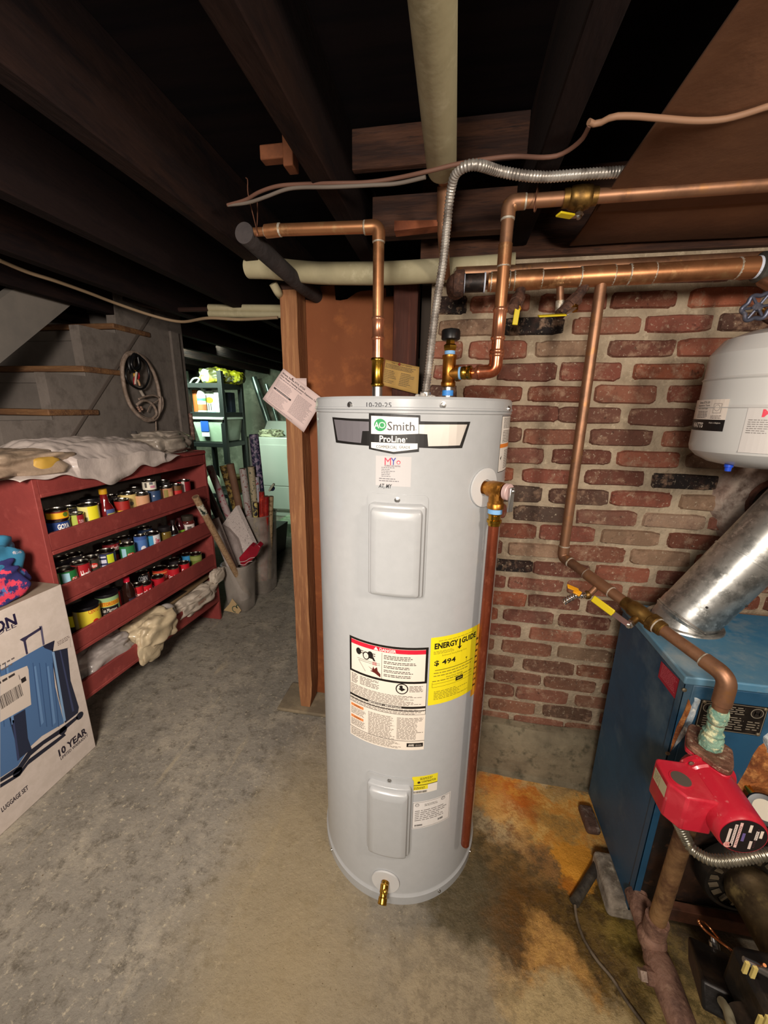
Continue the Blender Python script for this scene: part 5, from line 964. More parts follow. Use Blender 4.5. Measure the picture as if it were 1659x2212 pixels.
# return riser under the pump and rusty iron run along the floor
rp = mat('return_pipe', '9c7850', .6, .3, n=(8, '5a3c2a', .42, .6), n2=(30, '9a7a54', .56, .68), b=(40, .4)); ir2 = mat('cast_iron_rust', '94705e', .75, .1, n=(14, '5b4036', .42, .6), n2=(45, '9c7a66', .56, .68), b=(60, .6))
ret = thing('return_pipe', 'brown iron riser and rusty tee below the red pump, running forward along the floor', 'pipe', (Pc.x, .82, .05))
mb = MB(); mb.tube([(Pc.x, .82, Pc.z - .165), (Pc.x - .004, .825, .19)], .0195, 28, rp); mb.build('riser', None, ret)
zz = .105; mb = MB(); mb.tube([(Pc.x - .004, .825, .200), (Pc.x - .004, .825, .155)], .027, 28, ir2); mb.tube(rounded([(Pc.x - .004, .93, zz + .02), (Pc.x - .004, .86, zz + .015), (Pc.x - .004, .80, zz)], .03, 5), .027, 28, ir2); mb.ball((Pc.x - .004, .825, .125), .034, ir2, 24); mb.build('tee', None, ret, sharp=60)
mb = MB(); mb.tube(rounded([(Pc.x - .004, .89, zz + .015), (Pc.x + .01, .95, zz + .03), (Pc.x + .06, 1.0, zz + .04)], .04, 6), .022, 24, ir2); mb.tube([(Pc.x + .0, .90, zz + .018), (Pc.x + .006, .915, zz + .022)], .027, 20, ir2); mb.build('elbow', None, ret)
mb = MB(); mb.tube([(Pc.x - .004, .81, zz), (Pc.x - .002, .80, zz), (Pc.x, .775, zz), (Pc.x + .004, .69, zz - .008), (Pc.x + .006, .675, zz - .01), (Pc.x + .007, .655, zz - .012)], .03, 28, ir2, rfun=lambda i, R: (.028, .033, .034, .032, .028, .022)[i]); mb.build('side_tee', None, ret, sharp=50)
mb = MB(); mb.tube([(Pc.x, .755, zz), (Pc.x - .045, .757, zz)], .018, 8, ir2); mb.tube([(Pc.x - .045, .757, zz), (Pc.x - .060, .757, zz)], .014, 4, mat('pale_plug', 'a59080', .6, .3, b=(60, .6))); mb.build('plug', None, ret, sharp=30)
mb = MB(); mb.tube([(Pc.x + .007, .665, zz - .012), (Pc.x + .02, .52, zz - .03)], .0145, 24, rp); mb.build('lower_pipe', None, ret); mb = MB(); mb.tube([(Pc.x - .01, .62, zz - .03), (Pc.x - .045, .60, zz - .05)], .009, 12, brass); mb.tube([(Pc.x + .014, .62, zz - .02), (Pc.x - .012, .62, zz - .03)], .013, 12, mat('pale_plug', 'a59080', .6)); mb.build('drain_cock', None, ret)
# black hose and thin cable on floor
hb_ = mat('black_hose', '2e2a26', .55, n=(14, '4c463c', .5, .62), b=(40, .4))
mb = MB(); mb.tube(smooth([AZ(1302, 1852, .035), AZ(1290, 1870, .03), AZ(1262, 1915, .016), AZ(1240, 1950, .013)], 8), .0145, 16, hb_); hz = mb.build('hose', None, None); tag(hz, 'short black hose poking out from under the boiler side onto the wet floor', 'hose')
cable([AZ(1242, 1955, .012), AZ(1246, 1985, .006), AZ(1262, 2030, .006), AZ(1290, 2075, .006), AZ(1320, 2110, .006), AZ(1352, 2160, .006), AZ(1392, 2215, .006), AZ(1420, 2260, .006)], .0042, 'thin brown cable snaking forward over the stained floor from the black hose', mat('dirty_cable', '6c5f4e', .7, n=(30, '4b3f30', .45, .6)))
# gauge
g = AY(1652, 1750, .84); ga = thing('pressure_gauge', 'round black pressure gauge with a white face at the right edge, beside the pump', 'gauge', tuple(g)); ga_d = (CAM - g).normalized()
mb = MB(); mb.lathe(g - ga_d * .02, ga_d, [(-.01, .028), (.002, .034), (.026, .034), (.030, .031), (.029, .022)], 32, blk); mb.tube([g - ga_d * .02, Vector((g.x + .01, by0, g.z - .01))], .008, 12, brass); mb.build('case', None, ga); mb = MB(); mb.lathe(g + ga_d * .0095, ga_d, [(0, .0215), (.0006, .0215)], 32, mat('gauge_face', 'cfc7b4', .5)); mb.build('dial', None, ga)
# ---- burner
dk = mat('burner_black', '1c1917', .45, .4, n=(14, '3a3026', .5, .65), b=(30, .2)); hsg = mat('burner_housing', '6a5a40', .5, .6, n=(7, '3e3224', .42, .58), n2=(18, '8c7a50', .56, .68), b=(20, .3)); olv = mat('tarnished_brass', '8d7a3a', .45, .8, n=(8, '5a4826', .42, .6))
bu = thing('oil_burner', 'black and tarnished oil burner bolted to the lower boiler front, at bottom right', 'burner', (.80, .75, .05))
fc = AY(1612, 1905, .875); ax = (AY(1720, 2040, .62) - fc).normalized(); ax = Vector((.05, -1, -.02)).normalized()
mb = MB(); mb.lathe(fc, ax, [(-.03, .105), (0, .105), (.006, .100), (.006, .092), (-.004, .090), (-.004, .05)], 56, dk); fl = mb.build('mounting_ring', None, bu, sharp=40)
for k in range(18):
    a = 2 * PI * k / 18; x, y = frame_for(ax); q0 = fc + (x * math.cos(a) + y * math.sin(a)) * .066; q1 = fc + (x * math.cos(a) + y * math.sin(a)) * .088
    mb = MB(); mb.beam(q0, q1, .007, .006, mat('vane_grey', '8a7d68', .5, .7), up=ax); mb.build('vane', None, fl)
mb = MB(); mb.lathe(fc, ax, [(-.02, .05), (.0, .052), (.01, .058), (.022, .060), (.030, .056), (.045, .055), (.12, .060), (.19, .062), (.20, .058)], 40, hsg); mb.build('blast_tube', None, bu, sharp=50)
c2 = fc + ax * .20; mb = MB(); mb.box((c2.x - .055, c2.y - .10, c2.z - .10), (c2.x + .12, c2.y + .01, c2.z + .03)); mb.build('fan_housing', hsg, bu, bevel=.012, bseg=3)
mb = MB(); w0_ = AY(1590, 2000, .70); mb.hexa([(w0_.x - .005, .60, .20), (w0_.x + .10, .60, .20), (w0_.x + .10, .74, .20), (w0_.x - .005, .74, .20), (w0_.x, .60, .27), (w0_.x + .10, .60, .27), (w0_.x + .10, .74, .27), (w0_.x, .74, .27)], olv); mb.build('pump_bracket', None, bu, bevel=.004)
cb0 = AY(1545, 2120, .66); mb = MB(); mb.beam(AY(1530, 2068, .72), AY(1568, 2175, .60), .075, .05, dk, up=(0, .3, 1)); bx_ = mb.build('control_box', None, bu, bevel=.006, bseg=3)
q = AY(1546, 2060, .735); mb = MB(); mb.lathe(q, (0, .6, .8), [(0, .010), (.02, .010), (.022, .006), (.03, .005)], 16, steel); mb.build('conduit_nut', None, bx_)
mb = MB(); mb.tube(smooth([AY(1560, 2165, .60), AY(1572, 2185, .57), AY(1585, 2230, .53)], 6), .008, 12, mat('pale_lead', 'a7a48a', .5)); mb.build('lead', None, bu)
mb = MB(); mb.lathe(AY(1600, 2195, .58), (0, -1, .2), [(0, .030), (.05, .030), (.055, .024)], 28, dk); mb.build('coupling_boss', None, bu)
mb = MB(); c3 = AY(1660, 2130, .60); mb.box((c3.x - .045, .52, c3.z - .07), (c3.x + .12, .64, c3.z + .03), dk); mo = mb.build('motor_cover', None, bu, bevel=.012, bseg=3)
for px, py in ((1611, 2090), (1628, 2100), (1640, 2205), (1655, 2205)):
    q = AY(px, py, .518); mb = MB(); mb.beam(q + Vector((0, 0, .012)), q - Vector((0, 0, .012)), .006, .004, mat('yellow_vane', 'c9b56a', .5), up=(0, -1, 0)); mb.build('slot', None, mo)
pth = [AY(1652, 2085, .575), AY(1640, 2082, .60), AY(1610, 2075, .64), AY(1570, 2045, .66), AY(1530, 2015, .70), AY(1512, 1996, .715), AY(1510, 1988, .72), AY(1520, 1992, .73), AY(1540, 2012, .72), AY(1555, 2030, .70)]
mb = MB(); mb.tube(smooth(pth, 8), .0026, 10, mat('bright_copper', 'd08a5c', .25, 1)); mb.lathe(AY(1634, 2088, .585), (1, -.2, -.25), [(-.02, .005), (0, .007), (.02, .007), (.022, .005)], 12, steel); mb.build('oil_line', None, bu)
# rusty cross rail at the foot of the boiler front
mb = MB(); mb.box((bx0 + .09, by0 - .004, bz0), (bx1, by0 + .02, bz0 + .045)); mb.build('bottom_rail', mat('rail_rust', '6d4532', .8, .2, n=(14, '4a3026', .42, .6)), boi, bevel=.002)
# ---- expansion tank
ec = AY(1672, 860, 1.10); ER = .142; exc = (ec.x, 1.10); za, zb = AY(1640, 1000, .96).z, AY(1640, 713, .96).z
zt_ = AY(1530, 770, 1.02).z + .0; zbm = AY(1492, 975, 1.02).z
ext = thing('expansion_tank', 'light grey expansion tank with maker labels hanging at the right before the brick wall', 'tank', (exc[0], exc[1], zbm))
et = mat('tank_grey', 'c3c4c3', .35, coat=.3)
cu_ = Cyl(exc, ER)
zm1 = cu_.inv(1580, 878)[1]; zm0 = cu_.inv(1580, 815)[1]; zlo = cu_.inv(1497, 965)[1]; zhi = cu_.inv(1530, 760)[1]
mb = MB(); pr = [(zlo - .045, .02), (zlo - .043, .06), (zlo - .035, .10), (zlo - .022, .125), (zlo - .008, ER - .003), (zlo + .004, ER), (zm1 - .004, ER), (zm1 - .002, ER + .002), (zm1, ER), (zm1 + .004, ER - .003), (zm0 - .004, ER - .003), (zm0, ER), (zm0 + .004, ER - .0035), (zhi - .012, ER - .004), (zhi, ER - .012), (zhi + .022, .115), (zhi + .036, .08), (zhi + .044, .03)]
mb.lathe((exc[0], exc[1], 0), (0, 0, 1), pr, 96, et); mb.build('shell', None, ext, sharp=30)
mb = MB(); mb.tube([(exc[0], exc[1], zhi + .04), (exc[0], exc[1], zhi + .10)], .014, 16, steel); mb.tube([(exc[0], exc[1], zhi + .10), (exc[0], ym, m1.z - .03)], .014, 16, copB); mb.build('hanger_pipe', None, ext)
mb = MB(); q = AY(1536, 998, exc[1]); q = Vector((exc[0] - .085, exc[1] - .04, zlo - .036)); mb.lathe(q, (0, 0, -1), [(0, .009), (.006, .009), (.007, .007), (.016, .0065), (.017, .004)], 16, mat('blue_cap', '1f4fd0', .4)); mb.build('valve_cap', None, ext)['label'] = 'bright blue valve cap'
d = Decal(cu_, .0008); U0, V1_ = cu_.inv(1500, 863); U1, V0_ = cu_.inv(1567, 907); V0_ = cu_.inv(1560, 907)[1]; V1_ = cu_.inv(1566, 862)[1]; VB = cu_.inv(1558, 932)[1]; U0 = U1 - .125
d.rect(U0, V0_, U1, V1_, 'e6dcd2'); d.rect(U0, VB, U1, V0_, '141214'); d.up(); h_ = V1_ - V0_; w_ = U1 - U0
d.text('Series ETX-30', U0 + w_ * .30, V1_ - h_ * .20, U0 + w_ * .62, V1_ - h_ * .09, '2b2728', .01); d.text('Expansion Tank', U0 + w_ * .26, V1_ - h_ * .36, U0 + w_ * .64, V1_ - h_ * .25, '2b2728', .01); d.text('with Diaphragm', U0 + w_ * .30, V1_ - h_ * .50, U0 + w_ * .60, V1_ - h_ * .40, '2b2728', .0); d.lines(U0 + w_ * .3, V0_ + h_ * .06, U0 + w_ * .62, V1_ - h_ * .56, 5, '5a5254', .4, .2, .006, 3)
d.text('MADE IN ...'[:0] or 'Made in Belgium', U0 + w_ * .70, VB + (V0_ - VB) * .62, U0 + w_ * .93, VB + (V0_ - VB) * .78, 'e6dcd2', 0); d.text('WATTS', U0 + w_ * .18, VB + (V0_ - VB) * .25, U0 + w_ * .56, VB + (V0_ - VB) * .72, 'efe6dc', .03); d.lines(U0 + w_ * .70, V0_ + h_ * .04, U0 + w_ * .92, V0_ + h_ * .22, 3, '5a5254', .4, .1, .005, 4)
cxx, cvv = U0 + w_ * .81, V1_ - h_ * .42; d.rect(cxx - .010, cvv - .012, cxx + .010, cvv + .010, '6a6264'); d.up(); d.rect(cxx - .0092, cvv - .0112, cxx + .0092, cvv + .0092, 'e6dcd2'); d.up(); d.disc(cxx, cvv, .007, '6a6264').up().disc(cxx, cvv, .0063, 'e6dcd2')
d.build('maker_label', ext, 'white and black maker label')
d = Decal(cu_, .0008); U0, V1_ = cu_.inv(1617, 880); U1 = cu_.inv(1659, 900)[0] + .03; V0_ = cu_.inv(1612, 978)[1]; d.rect(U0, V0_, U1, V1_, 'c9c6c4', mat('clear_sticker2', 'cbc8c6', .15, coat=.5)); d.up(); a, b = cu_.inv(1645, 901), cu_.inv(1659, 884); d.text('MY', a[0], a[1], a[0] + .036, b[1], 'd9304a', .03); d.lines(a[0] - .02, cu_.inv(1640, 938)[1], a[0] + .03, cu_.inv(1640, 905)[1], 7, '77726f', .35, .4, .006, 6)
d.build('service_sticker', ext)
# round-handled valve at the right edge
vh = thing('gate_valve', 'valve with a scalloped blue-grey handwheel above the expansion tank at the right edge', 'valve', tuple(AY(1640, 665, 1.1))); c = AY(1637, 663, 1.08); xd = Vector((-.75, -.62, .1)).normalized(); x, y = frame_for(xd); hw = mat('handwheel', '5d6274', .45, .6, n=(30, '8f8c94', .5, .62))
mb = MB(); P = [c + (x * math.cos(t) + y * math.sin(t)) * (.026 + .003 * math.cos(6 * t)) for t in [2 * PI * k / 60 for k in range(61)]]; mb.tube(P, .0045, 10, hw, cap=False)
for k in range(6): a = k * PI / 3; mb.tube([c, c + (x * math.cos(a) + y * math.sin(a)) * .025], .003, 8, hw)
mb.lathe(c - xd * .006, xd, [(0, .009), (.012, .008)], 12, hw); mb.build('handwheel', None, vh); mb = MB(); mb.tube([c, c - xd * .07], .006, 12, brass); mb.tube([c - xd * .05, c - xd * .10], .016, 16, iron); mb.build('stem', None, vh)
# ================================================================== LEFT SIDE
redw = mat('shelf_red', '8e3a35', .7, n=(3, '7e312e', .4, .62), n2=(16, '9a4640', .55, .7), b=(35, .12))
shelf = thing('shelf_unit', 'dark red painted wooden shelf unit holding rows of food cans along the stair wall', 'shelf', (-1.75, 1.74, 0))
SY0, SY1 = 1.178, 2.285; SXf = lambda y: -1.55 - .035 * (y - SY0) / (SY1 - SY0); SB = -1.915
tiers = {1: ((.989, .907), (.983, .888)), 2: ((.762, .684), (.744, .650)), 3: ((.532, .448), (.503, .408)), 4: ((.299, .214), (.250, .150))}
def tz_(t, y, top=False): k = 0 if top else 1; a, b = tiers[t][0][k], tiers[t][1][k]; return a + (b - a) * (y - SY0) / (SY1 - SY0)
for y, zb_ in ((SY0, 0), (SY1 - .02, 0)):
    mb = MB(); mb.box((SB, y, zb_), (SXf(y), y + .02, 1.216)); mb.build('side_panel', redw, shelf, bevel=.002)
def slat(z0a, z1a, z0b, z1b, nm, inset=0.0):
    y0, y1 = SY0 + .02, SY1 - .02; xa, xb = SXf(y0) - inset, SXf(y1) - inset
    mb = MB(); mb.hexa([(xa - .016, y0, z0a), (xa, y0, z0a), (xb, y1, z0b), (xb - .016, y1, z0b), (xa - .016, y0, z1a), (xa, y0, z1a), (xb, y1, z1b), (xb - .016, y1, z1b)]); mb.build(nm, redw, shelf, bevel=.0015)
slat(1.135, 1.217, 1.128, 1.216, 'top_rail'); slat(1.138, 1.150, 1.130, 1.142, 'rail_moulding', -.004)
for t in (1, 2, 3, 4):
    (a1, a0), (b1, b0) = tiers[t]; slat(a0 + (.012 if t < 4 else 0), a1, b0 + (.012 if t < 4 else 0), b1, 'front_slat')
    y0, y1 = SY0 + .02, SY1 - .02; mb = MB(); h0, h1 = a0, b0
    mb.hexa([(SB, y0, h0 - .006), (SXf(y0) + .002, y0, h0 - .006), (SXf(y1) + .002, y1, h1 - .006), (SB, y1, h1 - .006), (SB, y0, h0 + .010), (SXf(y0) + .002, y0, h0 + .010), (SXf(y1) + .002, y1, h1 + .010), (SB, y1, h1 + .010)]); mb.build('shelf_board', redw, shelf, bevel=.002)
mb = MB(); mb.box((SB, SY0 + .02, 1.198), (SXf(SY0) - .017, SY1 - .02, 1.214)); mb.build('top_board', redw, shelf)
# ---- cans
tin = mat('tin', 'b6b3ac', .22, 1); tinD = mat('dark_tin', '8a867f', .28, 1); lidb = mat('black_lid', '17161a', .3)
TOP = {}
def can(t, px, py, dia, h, lab, design, row=0, name='food_can', cat='can', on=None, group=None, bx=None):
    """px,py: photo pixel of the can top centre; row 0 at the front"""
    r = dia / 2; X_ = SXf(1.7) - .020 - r - row * .082; y = AX(px, py, X_).y; z = (tz_(t, y) + .0105) if on is None else on
    zt__ = AX(px, py, X_).z; h = min(max(zt__ - z, .04), .165)
    o = thing(name, lab, cat, (X_, y, z), group); o.rotation_euler = (0, 0, 0)
    mb = MB(); lm = lidb if 'lid' in design else tin
    c = (X_, y, z); mb.lathe(c, (0, 0, 1), [(0, r * .94), (.0, r), (.003, r), (.004, r * .975), (h - .006, r * .975), (h - .004, r)], 36, tin, cap1=False)
    mb.lathe(c, (0, 0, 1), [(h - .004, r), (h - .0005, r), (h, r * .985), (h - .0005, r * .95), (h - .004, r * .93), (h - .0035, r * .3)] if 'lid' not in design else [(h - .012, r * 1.01), (h - .001, r * 1.02), (h + .002, r), (h + .001, r * .9), (h, r * .3)], 36, lm); mb.build('can_body', None, o, sharp=30)
    cyl = Cyl((X_, y), r * .978, z, math.atan2(0 - X_, -(0 - y)) ); C2 = 2 * PI * r
    d = Decal(cyl, .0003); d.rect(-C2 * .497, .004, C2 * .497, h - .007, design['base'])
    for q in design.get('rects', []): d.up().rect(q[0] * r, q[1] * h, q[2] * r, q[3] * h, q[4])
    for q in design.get('discs', []): d.up().disc(q[0] * r, q[1] * h, q[2] * r, q[3], (q[4] * r if len(q) > 4 else None))
    for q in design.get('text', []): d.up().text(q[0], q[1] * r, q[2] * h, q[3] * r, q[4] * h, q[5], q[6] if len(q) > 6 else .02, q[7] if len(q) > 7 else 0)
    d.build('paper_label', o); TOP[o.name] = z + h; return o
def D(base, rects=(), text=(), discs=(), **k): return dict(base=base, rects=rects, text=text, discs=discs, **k)
G = 'cans on the red shelf unit'
# top tier
c1 = can(1, 122, 1121, .088, .112, 'large dark blue can at the left end of the top tier', D('20407e', [(-1.2, .0, -.35, .45, 'd8cdb8')], [('GOYA', -.05, .62, .95, .86, 'f0ece4', .04)]), group=G)
z_ = TOP[c1.name] + .001
can(1, 121, 1099, .080, .046, 'short yellow and red can stacked on the large dark blue can', D('8c2f1c', [(-1.3, .15, 1.3, .72, 'e8b31e')], [], [(.7, .5, .25, '5c7a2a')]), on=z_, group=G)
can(1, 148, 1094, .075, .105, 'plain silver-topped can behind the short yellow can', D('4c4a4c'), row=1, group=G)
can(1, 161, 1108, .064, .085, 'small dark red and green can beside the large dark blue can', D('9c2430', [(-.55, 0, .15, 1, 'a9b54a')], [('TUNA', .3, .62, .95, .76, 'f0d8d4', 0), ('Select', .3, .42, .95, .56, 'f0d8d4', 0)]), group=G)
can(1, 189, 1088, .082, .112, 'pale yellow can just left of the red sauce bottle', D('dcd489', [(-.1, .12, .95, .95, 'e6dc2c'), (-.7, .35, -.2, .6, '6c6a4c')]), group=G)
can(1, 194, 1076, .080, .118, 'black-topped can behind the pale yellow can', D('2a282c', lid=1), row=1, group=G)
can(1, 262, 1078, .068, .098, 'red can with a yellow banner right of the red sauce bottle', D('a02822', [(-1.0, .2, 1.0, .58, 'e8b828')], [('OLD EL PASO', -.8, .32, .8, .48, '8c2018', .01)]), group=G)
can(1, 240, 1070, .075, .11, 'silver-topped dark can behind the red sauce bottle', D('39363a'), row=1, group=G)
can(1, 276, 1064, .076, .115, 'yellow and black can lettered PEAS in the top tier', D('d8c07c', [(-1.2, .0, 1.2, .42, '1f1c1e')], [('PEAS', -.5, .12, .8, .36, 'efe9e0', .03)], [(.25, .62, .28, '6c6a58')]), row=.45, group=G)
can(1, 304, 1066, .078, .104, 'tan labelled can right of the can lettered PEAS', D('cf9c76', [(-1.3, 0, -.9, 1, '7a6a5c')]), group=G)
can(1, 290, 1054, .078, .12, 'dark silver-topped can behind the tan can', D('3a3532'), row=1, group=G)
c2 = can(1, 330, 1056, .076, .106, 'dark blue can with a small white can standing on it', D('2c4468', [(-1.2, 0, -.75, 1, 'cfcac4')], [], [(0, .75, .12, 'd8dce4'), (0, .45, .12, 'd8dce4')]), group=G)
can(1, 321, 1037, .068, .048, 'small white can stacked on the dark blue can', D('e0dac8', [(-.7, .3, -.35, .8, '5a5650'), (.1, .25, .8, .5, 'c8849c'), (.0, .6, .5, .85, '6a6c74')]), on=TOP[c2.name] + .001, group=G)
can(1, 357, 1051, .074, .09, 'peach and gold labelled can left of the red cans', D('c88c6a', [(-.3, .1, .3, .9, '8a7a3a'), (.5, .2, 1.1, .8, 'd8a878')]), group=G)
can(1, 352, 1038, .074, .11, 'black-topped can behind the peach and gold can', D('2b282a'), row=1, group=G)
can(1, 379, 1046, .066, .085, 'bright red can with pale letters near the right end of the top tier', D('c42a2a', [(-1.2, .75, 1.2, .95, '6a4a2a')], [('BEANS', -.2, .2, .9, .5, 'e8b878', .01)]), group=G)
can(1, 396, 1037, .076, .098, 'dark red can with a white stripe, last in the top tier', D('8c1c26', [(-.35, 0, .1, 1, 'cfc4bc')]), row=.2, group=G)
# middle tier
can(2, 141, 1227, .078, .092, 'green can with a pale blue patch, nearest the box in the middle tier', D('24703a', [(-.45, .5, .25, .88, '9cc8d8'), (-1.2, 0, -.7, .9, 'c8c4a0'), (-.2, .08, .8, .25, 'b8b45c')], [('Del', .46, .50, .90, .66, 'f0e4dc', .02)], [(.7, .58, .34, 'c8342a', .22)]), group=G)
can(2, 130, 1205, .075, .108, 'dark-topped can behind the green can nearest the box', D('1f1c24'), row=1, group=G)
can(2, 158, 1197, .075, .112, 'dark can with a pale patch, second in the back row of the middle tier', D('24222a', [(-.4, .5, .2, .8, 'b8b8b0')]), row=1, group=G)
can(2, 172, 1213, .072, .092, 'red can with big white letters in the middle tier', D('a01c24', [(-1.3, 0, 1.3, .25, '2b1618')], [("Hunt's", -.1, .38, 1.0, .72, 'f0e8e4', .03)]), group=G)
can(2, 194, 1203, .072, .096, 'dark can with a red oval badge and the word Sliced', D('3a3a30', [(-1.2, 0, 1.2, .22, 'b8a45c')], [('Sliced', -.4, .28, .8, .48, 'c8d0a0', .01), ('Del Monte', -.45, .62, .6, .76, 'f4e8e0', .01)], [(.1, .7, .62, 'c8362c', .34)]), row=.15, group=G)
can(2, 226, 1189, .082, .108, 'navy can with dense white print and a yellow square', D('2b3054', [(.1, .55, .85, .9, 'c8d42a'), (.15, .0, 1.1, .5, '3a6a9c'), (-.85, .05, .0, .12, 'c8c8d8'), (-.85, .2, .0, .34, 'c8c8d8'), (-.85, .42, .0, .5, 'c8c8d8'), (-.85, .58, .0, .72, 'c8c8d8'), (-.85, .8, .0, .86, 'c8c8d8')]), group=G)
can(2, 238, 1170, .076, .118, 'dark red can behind the navy can with dense print', D('8a2026', [(-1, .5, 1, .66, '2a1618')], [("Hunt's", .1, .68, .9, .9, 'e8dcd8', .02)]), row=1, group=G)
can(2, 273, 1174, .070, .095, 'green can with a pale blue patch, in the middle of the middle tier', D('2c7440', [(-.8, .45, -.2, .85, '9cc8d8'), (-.9, .0, .3, .25, '9cb85c')], [('Del Monte', .02, .50, .82, .62, 'f4e8e0', .01)], [(.4, .56, .5, 'c8362c', .28)]), group=G)
can(2, 268, 1160, .072, .115, 'dark can behind the green can in the middle of the middle tier', D('3b3230', [(-.9, .7, -.5, .95, 'c8b43c')]), row=1, group=G)
can(2, 302, 1156, .062, .110, 'slim pale blue and white can in the middle tier', D('4c74b0', [(-1.2, 0, 1.2, .28, 'c8b494'), (-1.2, .85, 1.2, 1, '3c5c9c')], [], [(.3, .5, .4, 'dcdce4', .5)]), row=.1, group=G)
can(2, 326, 1151, .086, .100, 'wide sky blue and white can in the middle tier', D('3f8fb8', [(.15, 0, 1.3, .95, 'dcdce0'), (.15, .15, 1.3, .4, '4c98c0')], [('Stew', .35, .58, 1.0, .82, 'c02848', .03, .3)], [(-.7, .85, .3, 'c8cc5c', .15)]), group=G)
can(2, 312, 1139, .075, .125, 'dark blue can behind the wide sky blue can', D('233454', [(-1, .3, 1, .5, '3a5a8c')]), row=1, group=G)
# bottom tier of cans
can(3, 184, 1306, .106, .120, 'very large yellow can with a black lid and red tomato picture', D('e2cf3c', [(-1.3, 0, -.75, 1, 'cfc88c')], [('CENTO', .1, .78, .95, .93, 'c8502a', .02)], [(.05, .28, .38, 'c22a24'), (.55, .45, .25, 'c22a24')], lid=1), group=G)
can(3, 157, 1322, .066, .085, 'small yellow and black can beside the box corner', D('d8cf2a', [(-1, .0, 1, .4, '23241c')]), row=.9, group=G)
can(3, 229, 1279, .098, .118, 'large can with a black lid, green top band and orange lettering', D('8cae7c', [(-1.3, .62, 1.3, .78, 'd0a02c'), (-.9, .22, .9, .6, '1d1a1a'), (-1.3, 0, 1.3, .18, 'b8b08c')], [('TUTTOROSSO', -.9, .65, .9, .76, 'a8281c', .01), ('San Marzano', -.6, .42, .7, .56, 'efe8dc', .0), ('Style Plum Tomatoes', -.6, .28, .7, .38, 'efe8dc', 0)], [(-1.0, .2, .35, 'c83028')], lid=1), group=G)
can(3, 246, 1273, .074, .126, 'silver-topped can with a bright red side strip', D('4a2a26', [(.1, 0, .6, 1, 'd8202c')]), row=.55, group=G)
can(3, 294, 1262, .062, .088, 'red and white soup can just right of the red-capped dark bottle', D('c01c28', [(-1.2, 0, 1.2, .3, 'e4d8d0')], [('Soup', -.5, .45, .8, .68, 'f4ece8', .02, .35)]), row=.1, group=G)
can(3, 311, 1259, .074, .096, 'red and white soup can with large script lettering in front', D('c41a28', [(-1.2, 0, 1.2, .22, 'e4d8d0')], [("Campbell's", -.8, .45, .9, .75, 'f6eeea', .03, .35)]), group=G)
can(3, 306, 1236, .072, .118, 'black can with white scrawled print in the back row', D('1c1a1e', [(.1, .35, .9, .6, '7a8cc8')], [('CORN', -.6, .68, .7, .9, 'c8c8cc', .01, .2)]), row=1, group=G)
can(3, 340, 1244, .068, .096, 'dark-topped red soup can with half its script hidden', D('a81624', [(-1.2, 0, 1.2, .2, 'e4d8d0')], [("Campbell's", -1.0, .38, .5, .62, 'f6eeea', .03, .35)]), group=G)
can(3, 345, 1226, .086, .112, 'wide orange-red can behind the soup cans', D('c43a26', [(-1.2, .78, 1.2, .84, 'd88850')], [("Hunt's", .5, .5, .95, .72, 'f2e4dc', .02)]), row=.7, group=G)
can(3, 373, 1224, .068, .096, 'red and white soup can, third from the right end of the tier', D('b41a26', [(-1.2, 0, 1.2, .34, 'e2dccc')], [("Campbell's", -.9, .44, .8, .66, 'f6eeea', .02, .35)]), group=G)
can(3, 396, 1214, .066, .092, 'red soup can second from the right end of the tier', D('b81626', [(-1.2, 0, 1.2, .2, 'd8ccc4')], [('Soup', -.5, .4, .8, .72, 'f6eeea', .02, .35)]), group=G)
can(3, 376, 1207, .07, .12, 'dark can in the back row right of the wide orange-red can', D('2a2428'), row=1, group=G)
can(3, 403, 1196, .066, .12, 'can with a blue top band in the back row', D('3a8cc0', [(-1.2, 0, 1.2, .55, '9c948c')]), row=.9, group=G)
can(3, 422, 1195, .074, .096, 'green and yellow can at the right end of the tier', D('6c7c34', [(-1.2, .3, 1.2, .42, 'b8b82c'), (-1.2, 0, -.7, .5, 'e0c030'), (-1.2, .7, 1.2, .9, '8c9454')]), group=G)
# bottles and jars
def bottle(t, px, py, h, r, lab, m, capc, lb, row=0, neck=.55, cat='bottle', wide=False):
    X_ = SXf(1.7) - .022 - r - row * .082; y = AX(px, py, X_).y; z = tz_(t, y) + .0105; h = min(max(AX(px, py, X_).z - z, .05), .2); o = thing('sauce_bottle' if not wide else 'glass_jar', lab, cat, (X_, y, z))
    pr = [(0, r * .9), (.003, r), (h * neck, r), (h * (neck + .12), r * .82), (h * (neck + .26), r * .48), (h * .90, r * .40), (h * .905, r * .36)] if not wide else [(0, r * .92), (.003, r), (h * .72, r), (h * .8, r * .86), (h * .81, r * .8)]
    mb = MB(); mb.lathe((X_, y, z), (0, 0, 1), pr, 32, m); mb.build('glass', None, o); k = .46 if not wide else .9
    mb = MB(); a = .87 if not wide else .8; mb.lathe((X_, y, z), (0, 0, 1), [(h * a, r * k), (h * a + .002, r * k * 1.04), (h - .002, r * k * 1.04), (h, r * k * .9)], 28, capc); mb.build('cap', None, o)
    cyl = Cyl((X_, y), r, z, math.atan2(-X_, y)); d = Decal(cyl, .0004); d.rect(lb[0] * r, lb[1] * h, lb[2] * r, lb[3] * h, lb[4])
    for q in lb[5:]: d.up().rect(q[0] * r, q[1] * h, q[2] * r, q[3] * h, q[4])
    d.build('paper_label', o); return o
bottle(1, 221, 1056, .158, .036, 'red cocktail sauce bottle with a yellow cap in the top tier', mat('sauce_red', '6e161a', .12, coat=.8), ink('c8961c'), (.0, .08, 1.3, .5, '4a5a8c', (.1, .1, 1.1, .24, 'c88c7c'), (.1, .34, 1.1, .4, 'b8a858')), 0, .42)
